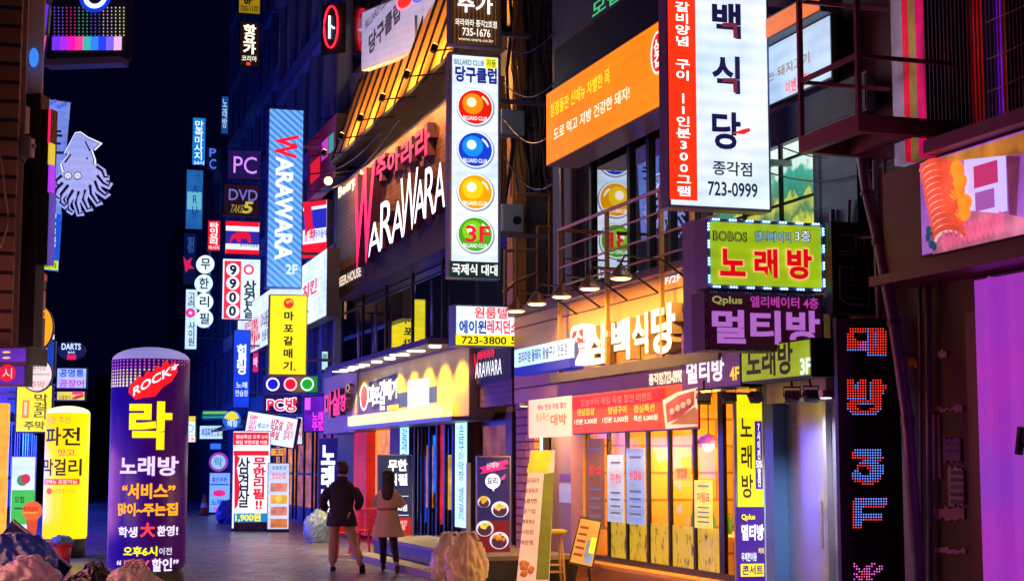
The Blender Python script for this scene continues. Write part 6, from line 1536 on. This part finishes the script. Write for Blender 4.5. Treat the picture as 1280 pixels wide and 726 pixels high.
# paddle sign
O = P(38, 700, 28.5); O.z = 0; f = Fr(O, 0); t = thing('paddle_sign', 'orange paddle shaped standing sign left of the yellow pillar', 'sign', O, 0)
OR = dmat((.8, .22, .02), .4, 0, .15)
x0, x1, z0, z1 = f.rect(26, 626, 50, 650)
m = MB(); m.prism(disc_pts(0, (z0 + z1) / 2, (x1 - x0) / 2, (z1 - z0) / 2), 0, .05); m.build('disc', emat((248, 110, 10), .75, .1), t)
m = MB(); m.prism([(-.1, z0 + .05), (.1, z0 + .05), (.07, .5), (.12, .3), (-.12, .3), (-.07, .5)], .005, .045); m.build('stem', emat((240, 95, 8), .6, .1), t)
draw(t, f, [('R', 29, 640, 48, 641, (255, 190, 60), 1), ('T', '주차금지', 29, 633, 47, 639, (170, 40, 10), .7, {'bold': .03})], 0)
m = MB(); m.lathe([(.25, 0), (.25, .05), (.1, .1), (.1, .32)], 20); m.build('base', BLACK, t)
def bucket(label, u, vb, d, r, h, body, rim):
    O = P(u, vb, d); O.z = 0; t = thing('bucket', label, 'bucket', O, 0)
    m = MB(); m.lathe([(r * .8, 0), (r, h - .06)], 24); m.build('body', body, t, True)
    m = MB(); m.lathe([(r * 1.02, h - .07), (r * 1.06, h - .05), (r * 1.06, h), (r * .95, h)], 24); m.build('rim', rim, t)
    return t
bucket('grey bucket with an orange rim beside the red bucket', 59, 704, 27.6, .15, .42, dmat((.08, .1, .12), .4), dmat((.75, .16, .02), .4))
t = bucket('red bucket with a blue bag over its top', 77, 703, 27.3, .16, .42, dmat((.6, .03, .03), .35), dmat((.55, .03, .03), .35))
m = MB(); m.bm.free(); m.bm = blob((0, 0, .36), .17, (1, 1, .55), .25, 2, 3.3); m.build('liner', PLAS((.05, .25, .6), .3), t, True)
# traffic cone
O = P(255, 641, 54); O.z = 0; t = thing('traffic_cone', 'small orange cone on the dark far pavement', 'cone', O, 0)
m = MB(); m.lathe([(.16, .04), (.03, .7)], 16); m.build('cone', dmat((.7, .16, .03), .5), t, True); bx('base', BLACK, t, -.2, .2, -.2, .2, 0, .04)
m = MB(); m.lathe([(.118, .27), (.085, .42)], 16); m.build('band', dmat((.75, .75, .75), .4), t)
# red plastic stools by the couple
RP = dmat((.65, .03, .02), .3, 0, .15)
def plastic_chair(label, u, vb, yaw):
    O = P(u, vb, GRD(vb)); O.z = 0; t = thing('plastic_chair', label, 'chair', O, R_(yaw), 'red plastic chairs beside the couple')
    bx('seat', RP, t, -.2, .2, -.2, .2, .42, .455, bev=.012)
    for sx in (-1, 1):
        for sy in (-1, 1): MB().tube([(.17 * sx, .17 * sy, .43), (.22 * sx, .22 * sy, 0)], .022, 8).build('leg', RP, t)
    m = MB()
    for k in range(3): m.box(-.2 + k * .15, -.1 + k * .15, .18, .2, .45, .82)
    m.box(-.21, .21, .175, .21, .78, .86); m.build('backrest', RP, t, bev=.008)
    m = MB()
    for sx in (-1, 1): m.tube([(.21 * sx, .18, .66), (.22 * sx, -.12, .65), (.2 * sx, -.18, .44)], .016, 6)
    m.build('armrest', RP, t)
plastic_chair('red plastic chair directly behind the man in black', 431, 693, 25)
plastic_chair('red plastic chair between the man and the woman', 455, 689, -20)
# folded notice under the stand
t = thing('door_mat', 'dark rubber mat on the paving at the woman\'s side', 'mat', P(504, 696, GRD(697)), R_(-15)); t.location.z = 0
bx('mat', dmat((.03, .03, .035), .7), t, -.7, .7, -.25, .25, .006, .03, bev=.01)
# wall papers on the dark maroon wall
for i, (u0, v0, u1, v1, c, lab) in enumerate(((1166, 508, 1204, 514, (150, 110, 150), 'torn strip of pale paper at the top of the dark wall'), (1166, 516, 1176, 600, (120, 90, 120), 'long torn paper strip down the dark wall'), (1180, 548, 1202, 578, (110, 60, 150), 'violet leaflet with a yellow edge on the dark wall'),
                                               (1186, 584, 1206, 632, (150, 120, 170), 'pale price list pasted on the dark wall'), (1168, 634, 1206, 648, (140, 100, 130), 'ragged paper scrap below the pale price list'), (1170, 684, 1208, 692, (150, 120, 150), 'lowest torn paper strip on the dark wall'), (1136, 448, 1147, 459, (200, 150, 30), 'small yellow sticker above the torn papers'), (1172, 438, 1184, 447, (190, 160, 190), 'small white sticker on the dark wall'))):
    x0, x1, z0, z1 = FA.rect(u0, v0, u1, v1, .09)
    O = FA.at((x0 + x1) / 2, .09, z0); t = thing('pasted_paper', lab, 'paper', O, FA.phi); h = (x1 - x0) / 2; H = z1 - z0
    n = 10; top = [(-h + 2 * h * k / n, H + random.uniform(-.03, .02)) for k in range(n + 1)]; bot = [(h - 2 * h * k / n, random.uniform(-.02, .03)) for k in range(n + 1)]
    m = MB(); m.prism(top + bot, -.008, -.002); m.build('paper', dmat(tuple(min(.85, x * 2.2) for x in lin(c)), .7, 0, .4, 12, .1), t)
    f = Fr(O, FA.phi)
    if i in (2, 3):
        draw(t, f, [('R', u0 + 2, v0 + 4 + k * 9, u1 - 2, v0 + 9 + k * 9, ((90, 60, 140), (60, 60, 130), (130, 100, 150), (70, 50, 120))[k % 4], 0) for k in range(3 if i == 2 else 5)], -.008)
# small outlet things on restaurant glass
for (u0, v0, u1, v1, c, s, lab, tx) in ((759, 568, 779, 652, (190, 205, 235), .8, 'pale blue poster on the second restaurant window pane', '구이 한상'), (783, 560, 805, 655, (150, 180, 235), .8, 'light blue poster with red words on the third restaurant pane', '삼겹살'),
                                        (843, 585, 862, 600, (250, 190, 90), .9, 'orange note with red words on the fifth restaurant pane', '영업중'), (868, 600, 890, 660, (250, 225, 120), .9, 'yellow and white sheet on the sixth restaurant pane', '차림표'), (733, 548, 755, 660, (150, 90, 60), .6, 'brown meat photograph on the first restaurant pane', '참숯')):
    x0, x1, z0, z1 = FA.rect(u0, v0, u1, v1, -.01); O = FA.at((x0 + x1) / 2, -.01, z0); t = thing('window_poster', lab, 'poster', O, FA.phi); h = (x1 - x0) / 2; f = Fr(O, FA.phi)
    bx('sheet', emat(c, s * .8, .4), t, -h, h, 0, .01, 0, z1 - z0)
    vm_ = v0 + (v1 - v0) * .35
    draw(t, f, [('T', tx, u0 + 3, vm_ - 6, u1 - 3, vm_ + 6, (225, 60, 50), .8, {'bold': .02})] + [('R', u0 + 4, v0 + (v1 - v0) * q, u1 - 4, v0 + (v1 - v0) * (q + .03), (110, 110, 150), .5, {'light': False}) for q in (.1, .55, .65, .75, .85)], 0)
t = thing('wall_notice', 'pale violet notice sheet on the wall beside the tall menu board', 'notice', FA.at(xa(707, .04), .04, za(707, 632, .04)), FA.phi); f = Fr(t.location, FA.phi)
x0, x1, z0, z1 = f.rect(699, 604, 715, 628); bx('sheet', emat((165, 165, 215), .5, .2), t, x0, x1, 0, .01, z0, z1); x0, x1, z0, z1 = f.rect(699, 592, 715, 600); bx('header', emat((110, 60, 150), .5, .2), t, x0, x1, 0, .01, z0, z1)
facade_sign('slim white lit box sign between the wall and the leaning board', FA, (668, 545, 679, 590), -.1, (220, 235, 245), [('D', 673, 556, 3, (120, 180, 210), .8)], name='box_sign', s=1.0, thick=.1)
# dining room lamps and tables
for i, x_ in enumerate((757, 790, 822, 850, 880, 905)):
    O = FA.at(xa(x_), 1.6 + .5 * (i % 2), 2.0)
    t = thing('pendant_lamp', ['leftmost', 'second', 'third', 'fourth', 'fifth', 'rightmost'][i] + ' warm pendant lamp glowing inside the restaurant', 'lamp', O, 0, 'pendant lamps inside the restaurant')
    MB().ball((0, 0, 0), .09, 2).build('bulb', emat((255, 200, 110), 9), t, True)
    m = MB(); m.lathe([(.2, .02), (.12, .12), (.03, .16)], 16); m.build('lamp_shade', dmat((.4, .1, .02), .4), t, True)
    m = MB(); m.tube([(0, 0, .15), (0, 0, .8)], .01, 6); m.build('cord', BLACK, t)
    ld = bpy.data.lights.new('lamp_glow', 'POINT'); ld.energy = 120; ld.color = (1, .5, .1); ld.shadow_soft_size = .1
    lo = bpy.data.objects.new('lamp_glow', ld); COL.objects.link(lo); lo.parent = t; lo.location = (0, 0, -.15)
for i, x_ in enumerate((770, 812, 855, 895)):
    O = FA.at(xa(x_), 1.3, .05); t = thing('dining_table', ['leftmost', 'second', 'third', 'rightmost'][i] + ' wooden dining table behind the restaurant glass', 'table', O, FA.phi, 'dining tables inside the restaurant')
    bx('table_top', WD, t, -.5, .5, -.35, .35, .70, .74, bev=.01); m = MB(); m.tube([(0, 0, 0), (0, 0, .7)], .05); m.lathe([(.25, 0), (.25, .03)], 16); m.build('leg', BLACK, t)
    m = MB()
    for q in (-.25, .1, .3): m.lathe([(.035, .74), (.035, .92), (.012, .98), (.012, 1.02)], 10, (q, .1 * q, 0))
    m.build('bottle', dmat((.03, .2, .06), .1), t)
O = FA.at(xa(820), 3.4, .05); t = thing('drinks_fridge', 'glowing red topped drinks fridge at the back of the restaurant', 'fridge', O, FA.phi)
bx('cabinet', dmat((.5, .03, .02), .4), t, -.5, .5, 0, .6, 0, 2.0); bx('lit_door', emat((250, 230, 200), .9, .7), t, -.44, .44, -.02, -.002, .2, 1.6)
for i, (x_, z_, w_, c) in enumerate(((775, 1.75, .7, (235, 225, 190)), (800, 1.5, .5, (225, 60, 40)), (818, 1.8, .8, (240, 200, 90)), (842, 1.45, .5, (230, 230, 210)), (858, 1.8, .6, (200, 50, 30)), (884, 1.6, .7, (235, 215, 150)), (908, 1.8, .5, (240, 240, 220)))):
    O = FA.at(xa(x_), 4.1, z_); t = thing('wall_menu', ['cream menu sheet', 'red notice', 'wide yellow menu sheet', 'pale square notice', 'dark red notice', 'tan menu sheet', 'white narrow notice'][i] + ' on the back wall inside the restaurant', 'menu', O, FA.phi)
    bx('sheet', dmat(lin(c), .6, 0, .1), t, -w_ / 2, w_ / 2, 0, .02, -.3, .3)
    for k in range(5): bx('text_row', dmat((.15, .05, .02), .6), t, -w_ * .4, w_ * .3 * random.random(), -.004, -.001, -.24 + k * .1, -.2 + k * .1)
for i, x_ in enumerate((765, 835, 878)):
    O = FA.at(xa(x_), 2.2, .05); t = thing('shelf_unit', ['left', 'middle', 'right'][i] + ' dark shelf of green bottles inside the restaurant', 'shelf', O, FA.phi)
    bx('side_panel', BLACK, t, -.5, -.46, 0, .3, 0, 1.9); bx('side_panel', BLACK, t, .46, .5, 0, .3, 0, 1.9)
    for k in range(4):
        bx('shelf', dmat((.15, .07, .02), .5), t, -.46, .46, 0, .3, .5 + k * .42, .53 + k * .42)
        for q in range(6):
            m = MB(); m.lathe([(.035, .53 + k * .42), (.035, .7 + k * .42), (.012, .76 + k * .42), (.012, .8 + k * .42)], 8, (-.36 + q * .145, .12, 0)); m.build('bottle', dmat(((.03, .25, .08), (.3, .12, .02), (.5, .45, .3))[(q + k) % 3], .15), t)
# lanterns inside the pub front
for i, (u, z, y) in enumerate(((470, 1.9, .7), (480, 1.5, 1.2), (436, 2.0, .8), (606, 2.1, 1.2), (540, 2.1, 1.5), (560, 2.0, 2.0))):
    O = FB.at(xb(u), y, z)
    t = thing('paper_lantern', ['paper lantern left of the red pier\'s lit panel', 'lower paper lantern behind the lit panel', 'paper lantern at the far end of the pub front', 'paper lantern inside the pub door', 'paper lantern behind the slatted windows', 'deepest paper lantern behind the slatted windows'][i], 'lantern', O, 0, 'paper lanterns inside the pub front')
    MB().ball((0, 0, 0), .18, 2, (1, 1, 1.15)).build('lantern_shade', emat((255, 180, 80), 3), t, True); MB().tube([(0, 0, .2), (0, 0, .6)], .012, 6).build('cord', BLACK, t)
# cables strung across the alley side of the pub
t = thing('overhead_cable', 'black cables strung over the pub front beside the billboard', 'cable', P(400, 240, 40), 0)
for k in range(5):
    a, b_ = P(382 + k * 3, 240 - k * 22, 42), P(500 + k * 16, 150 - k * 34, 33)
    pts = [a.lerp(b_, q / 10) + Vector((0, 0, -.5 * math.sin(q / 10 * math.pi))) - t.location for q in range(11)]
    MB().tube(pts, .02, 6).build('cable', BLACK, t)

# ================================================================ people
def skin(verts, edges, radii, name, mtl, parent, root=0, sub=2, rx=None):
    me = bpy.data.meshes.new(name); me.from_pydata([Vector(v) for v in verts], edges, [])
    o = bpy.data.objects.new(name, me); COL.objects.link(o)
    md = o.modifiers.new('skin', 'SKIN'); md.use_smooth_shade = True
    for i, r in enumerate(radii):
        sv = me.skin_vertices[0].data[i]; sv.radius = r if isinstance(r, tuple) else (r, r); sv.use_root = (i == root)
    sd = o.modifiers.new('sub', 'SUBSURF'); sd.levels = sub; sd.render_levels = sub
    m2 = bpy.data.meshes.new_from_object(o.evaluated_get(bpy.context.evaluated_depsgraph_get()))
    bpy.data.objects.remove(o); m2.name = name
    m2.materials.clear(); m2.materials.append(mtl)
    for p in m2.polygons: p.use_smooth = True
    q = bpy.data.objects.new(name, m2); COL.objects.link(q); q.parent = parent
    return q
SKIN = dmat((.5, .3, .22), .5, 0, .1)
def lathe_xy(name, prof, mtl, parent, n=28, wob=.0):
    """a garment: rings of (z, cx, cy, rx, ry)"""
    m = MB(); rings = []
    for z, cx, cy_, rx, ry in prof:
        rings.append([m.bm.verts.new((cx + rx * math.cos(k * 2 * math.pi / n) * (1 + wob * math.sin(k * 2 * math.pi / n * 7) * max(0, 1 - z)), cy_ + ry * math.sin(k * 2 * math.pi / n) * (1 + wob * math.sin(k * 2 * math.pi / n * 7) * max(0, 1 - z)), z)) for k in range(n)])
    for A_, B_ in zip(rings, rings[1:]):
        for k in range(n): m.bm.faces.new([A_[k], A_[(k + 1) % n], B_[(k + 1) % n], B_[k]])
    m.bm.faces.new(rings[0][::-1]); m.bm.faces.new(rings[-1])
    return m.build(name, mtl, parent, True)
def hand(verts, edges, radii, wrist, palm, dirv, side):
    """palm and five curled fingers grown on the same skeleton"""
    w_ = Vector(wrist); d_ = Vector(dirv).normalized(); s_ = Vector(side).normalized()
    i0 = len(verts) - 1
    verts.append(tuple(w_ + d_ * .07)); radii.append(.03); edges.append((i0, len(verts) - 1)); ip = len(verts) - 1
    for k in range(4):
        b_ = Vector(verts[ip]) + s_ * (k - 1.5) * .02
        a1 = b_ + d_ * .045; a2 = a1 + d_ * .03 + Vector((0, -.015, -.01)) ; 
        n0 = len(verts)
        verts += [tuple(a1), tuple(a2)]; radii += [.0095, .008]; edges += [(ip, n0), (n0, n0 + 1)]
    n0 = len(verts); t1 = w_ + d_ * .035 + s_ * .045; t2 = t1 + d_ * .035 + s_ * .005
    verts += [tuple(t1), tuple(t2)]; radii += [.011, .009]; edges += [(i0, n0), (n0, n0 + 1)]
# the man: back to us, striding away to the left foot, head turned right
t = thing('person', 'man walking away in a dark navy coat and tan trousers', 'person', P(426, 712, GRD(711.5)), 0); t.location.z = 0
V = [(0, 0, .92), (0, .0, 1.12), (0, .01, 1.36), (.0, .02, 1.47), (.01, .0, 1.53),
     (-.1, .02, .88), (-.13, .08, .49), (-.15, .14, .09), (-.15, .22, .04),
     (.1, -.0, .88), (.19, -.06, .5), (.34, -.38, .17), (.37, -.27, .06),
     (-.17, .0, 1.35), (-.31, -.04, 1.13), (-.25, .08, .95), (.17, .0, 1.35), (.31, -.06, 1.15), (.24, .06, .97)]
E_ = [(0, 1), (1, 2), (2, 3), (3, 4), (0, 5), (5, 6), (6, 7), (7, 8), (0, 9), (9, 10), (10, 11), (11, 12), (2, 13), (13, 14), (14, 15), (2, 16), (16, 17), (17, 18)]
Rr = [(.14, .1), (.14, .1), (.14, .09), .06, .06, .09, .065, .045, .03, .09, .065, .045, .03, .045, .04, .03, .045, .04, .03]
# head on the same skeleton
V += [(.015, .0, 1.6), (.02, .0, 1.68)]; Rr += [(.085, .095), (.075, .085)]; E_ += [(4, 19), (19, 20)]
V += [(.105, .035, 1.595)]; Rr += [.018]; E_ += [(19, 21)]
skin(V, E_, Rr, 'body', SKIN, t)
TAN = dmat((.46, .34, .2), .7, 0, .2, 3, .8, (5, 5, 1.5))
skin([(0, 0, .9), (-.1, .02, .86), (-.13, .08, .49), (-.15, .14, .1), (.1, 0, .86), (.195, -.06, .5), (.345, -.36, .19)], [(0, 1), (1, 2), (2, 3), (0, 4), (4, 5), (5, 6)], [(.15, .12), .105, .085, .075, .105, .085, .072], 'trousers', TAN, t)
COATM = dmat((.014, .015, .034), .75, 0, .3, 2.5, .9, (7, 7, 1.2))
lathe_xy('coat', [(.73, .01, 0, .25, .19), (.75, .01, 0, .255, .19), (.88, .0, 0, .235, .17), (1.02, 0, 0, .19, .145), (1.2, 0, 0, .215, .15), (1.34, 0, 0, .225, .14), (1.43, 0, .01, .165, .115), (1.48, 0, .015, .085, .085), (1.515, 0, .015, .078, .08)], COATM, t, wob=.03)
for s_ in ((13, 14, 15), (16, 17, 18)):
    a, b_, c = (Vector(V[q]) for q in s_)
    skin([a * 1, b_, b_.lerp(c, .85)], [(0, 1), (1, 2)], [.1, .082, .064], 'sleeve', COATM, t)
m = MB(); m.lathe([(.088, 0), (.098, .03), (.085, .055)], 20, (0, .012, 1.475)); m.build('collar', COATM, t, True)
HAIR = dmat((.02, .014, .012), .35, 0, .5, 6, .9, (9, 9, 1))
m = MB(); m.bm.free(); m.bm = blob((0, 0, 0), .112, (.93, 1.02, 1.08), .1, 2.5, 1.1)
for v in m.bm.verts: v.co += Vector((.008, -.012, 1.565))
bmesh.ops.delete(m.bm, geom=[v for v in m.bm.verts if (v.co.z < 1.60 and v.co.y > .02) or (v.co.x > .06 and v.co.z < 1.64 and v.co.y > -.02)], context='VERTS')
m.build('hair', HAIR, t, True)
for c_, up in (((-.15, .23, .0), 0), ((.375, -.32, .03), -55)):
    M = Matrix.Translation(c_) @ Matrix.Rotation(R_(up), 4, 'X')
    m = MB(); m.ball((0, 0, 0), 1, 3); 
    for v in m.bm.verts:
        p = v.co.copy(); p = Vector((p.x * .05, p.y * .145, max(p.z, -.6) * .055 * (1.25 if p.y < 0 else .85) + .035)); v.co = M @ p
    m.build('shoe', BLACK, t, True)
# the woman: beige flared coat, long hair
t = thing('person', 'woman walking in a beige coat with long dark hair and black boots', 'person', P(484, 711, GRD(711.5)), 0); t.location.z = 0
V = [(0, 0, .86), (0, 0, 1.04), (0, .0, 1.25), (0, .01, 1.35), (0, .01, 1.41), (-.08, 0, .82), (-.07, .02, .45), (-.07, .08, .08), (-.08, .16, .04), (.08, 0, .82), (.1, .02, .46), (.17, -.2, .12), (.18, -.1, .05),
     (-.15, 0, 1.24), (-.24, .06, 1.06), (-.12, .24, 1.08), (.15, 0, 1.24), (.24, .04, 1.06), (.13, .22, 1.06), (0, .01, 1.47), (0, .01, 1.54), (-.05, .1, 1.465)]
E_ = [(0, 1), (1, 2), (2, 3), (3, 4), (0, 5), (5, 6), (6, 7), (7, 8), (0, 9), (9, 10), (10, 11), (11, 12), (2, 13), (13, 14), (14, 15), (2, 16), (16, 17), (17, 18), (4, 19), (19, 20), (19, 21)]
skin(V, E_, [(.12, .09), (.11, .08), (.12, .08), .05, .05, .08, .055, .04, .028, .08, .055, .04, .028, .04, .035, .028, .04, .035, .028, (.08, .09), (.07, .08), .016], 'body', SKIN, t)
BEI = dmat((.85, .66, .45), .75, 0, .12, 2.5, .9, (7, 7, 1.2))
lathe_xy('coat', [(.56, .01, 0, .27, .23), (.58, .01, 0, .272, .23), (.72, .0, 0, .225, .19), (.9, 0, 0, .175, .145), (1.0, 0, 0, .155, .13), (1.12, 0, 0, .18, .135), (1.24, 0, 0, .19, .125), (1.31, 0, .005, .13, .1), (1.36, 0, .01, .07, .07)], BEI, t, wob=.07)
m = MB(); m.lathe([(.163, .985), (.168, .99), (.168, 1.02), (.163, 1.025)], 24); o = m.build('belt', dmat((.4, .2, .08), .6), t, True); o.scale = (1, .86, 1)
for s_ in ((13, 14, 15), (16, 17, 18)):
    a, b_, c = (Vector(V[q]) for q in s_); skin([a, b_, b_.lerp(c, .85)], [(0, 1), (1, 2)], [.072, .06, .048], 'sleeve', BEI, t)
m = MB(); m.bm.free(); m.bm = blob((0, 0, 0), .11, (.95, 1.0, 1.05), .08, 2.2, 4.1)
for v in m.bm.verts: v.co += Vector((0, -.012, 1.435))
bmesh.ops.delete(m.bm, geom=[v for v in m.bm.verts if v.co.z < 1.5 and v.co.y > .055], context='VERTS')
m.build('hair', HAIR, t, True)
lathe_xy('long_hair', [(1.15, 0, -.115, .05, .03), (1.2, 0, -.11, .085, .045), (1.32, 0, -.085, .105, .06), (1.44, 0, -.045, .11, .085), (1.52, 0, -.02, .098, .09), (1.57, 0, -.005, .06, .06)], HAIR, t)
BK = dmat((.01, .009, .012), .5)
skin([(-.08, 0, .66), (-.07, .02, .45), (-.07, .08, .1)], [(0, 1), (1, 2)], [.09, .066, .052], 'stocking', BK, t); skin([(.085, 0, .66), (.1, .02, .46), (.165, -.19, .14)], [(0, 1), (1, 2)], [.09, .066, .052], 'stocking', BK, t)
for c_, up in (((-.075, .13, .045), 12), ((.175, -.15, .05), -30)):
    M = Matrix.Translation(c_) @ Matrix.Rotation(R_(-up), 4, 'X'); m = MB(); m.ball((0, 0, 0), 1, 3)
    for v in m.bm.verts:
        p = v.co.copy(); v.co = M @ Vector((p.x * .042, p.y * .125, max(p.z, -.6) * .05 * (1.5 if p.y < 0 else .8) + .02))
    m.tube([M @ Vector((0, -.09, .0)), M @ Vector((0, -.1, -.06))], .016, 8); m.build('boot', BK, t, True)

t = thing('overhead_cable', 'sagging black wires strung from the navy band to the fire escape', 'cable', P(960, 210, 17.3), 0)
for k in range(4):
    a, b_ = P(955 + k * 12, 214 - k * 34, 17.4), P(1120 + k * 14, 200 - k * 40, 15.4)
    MB().tube([a.lerp(b_, q / 10) + Vector((0, 0, -.16 * (1 + .4 * k) * math.sin(q / 10 * math.pi))) - t.location for q in range(11)], .008, 6).build('cable', BLACK, t)
t = thing('overhead_cable', 'black wires drooping across the dark gap beside the ball sign', 'cable', P(640, 100, 26.2), 0)
for k in range(4):
    a, b_ = P(630, 60 + k * 45, 26.4), P(694 + k * 3, 40 + k * 60, 24.6)
    MB().tube([a.lerp(b_, q / 10) + Vector((0, 0, -.2 * (1 + .3 * k) * math.sin(q / 10 * math.pi))) - t.location for q in range(11)], .012, 6).build('cable', BLACK, t)
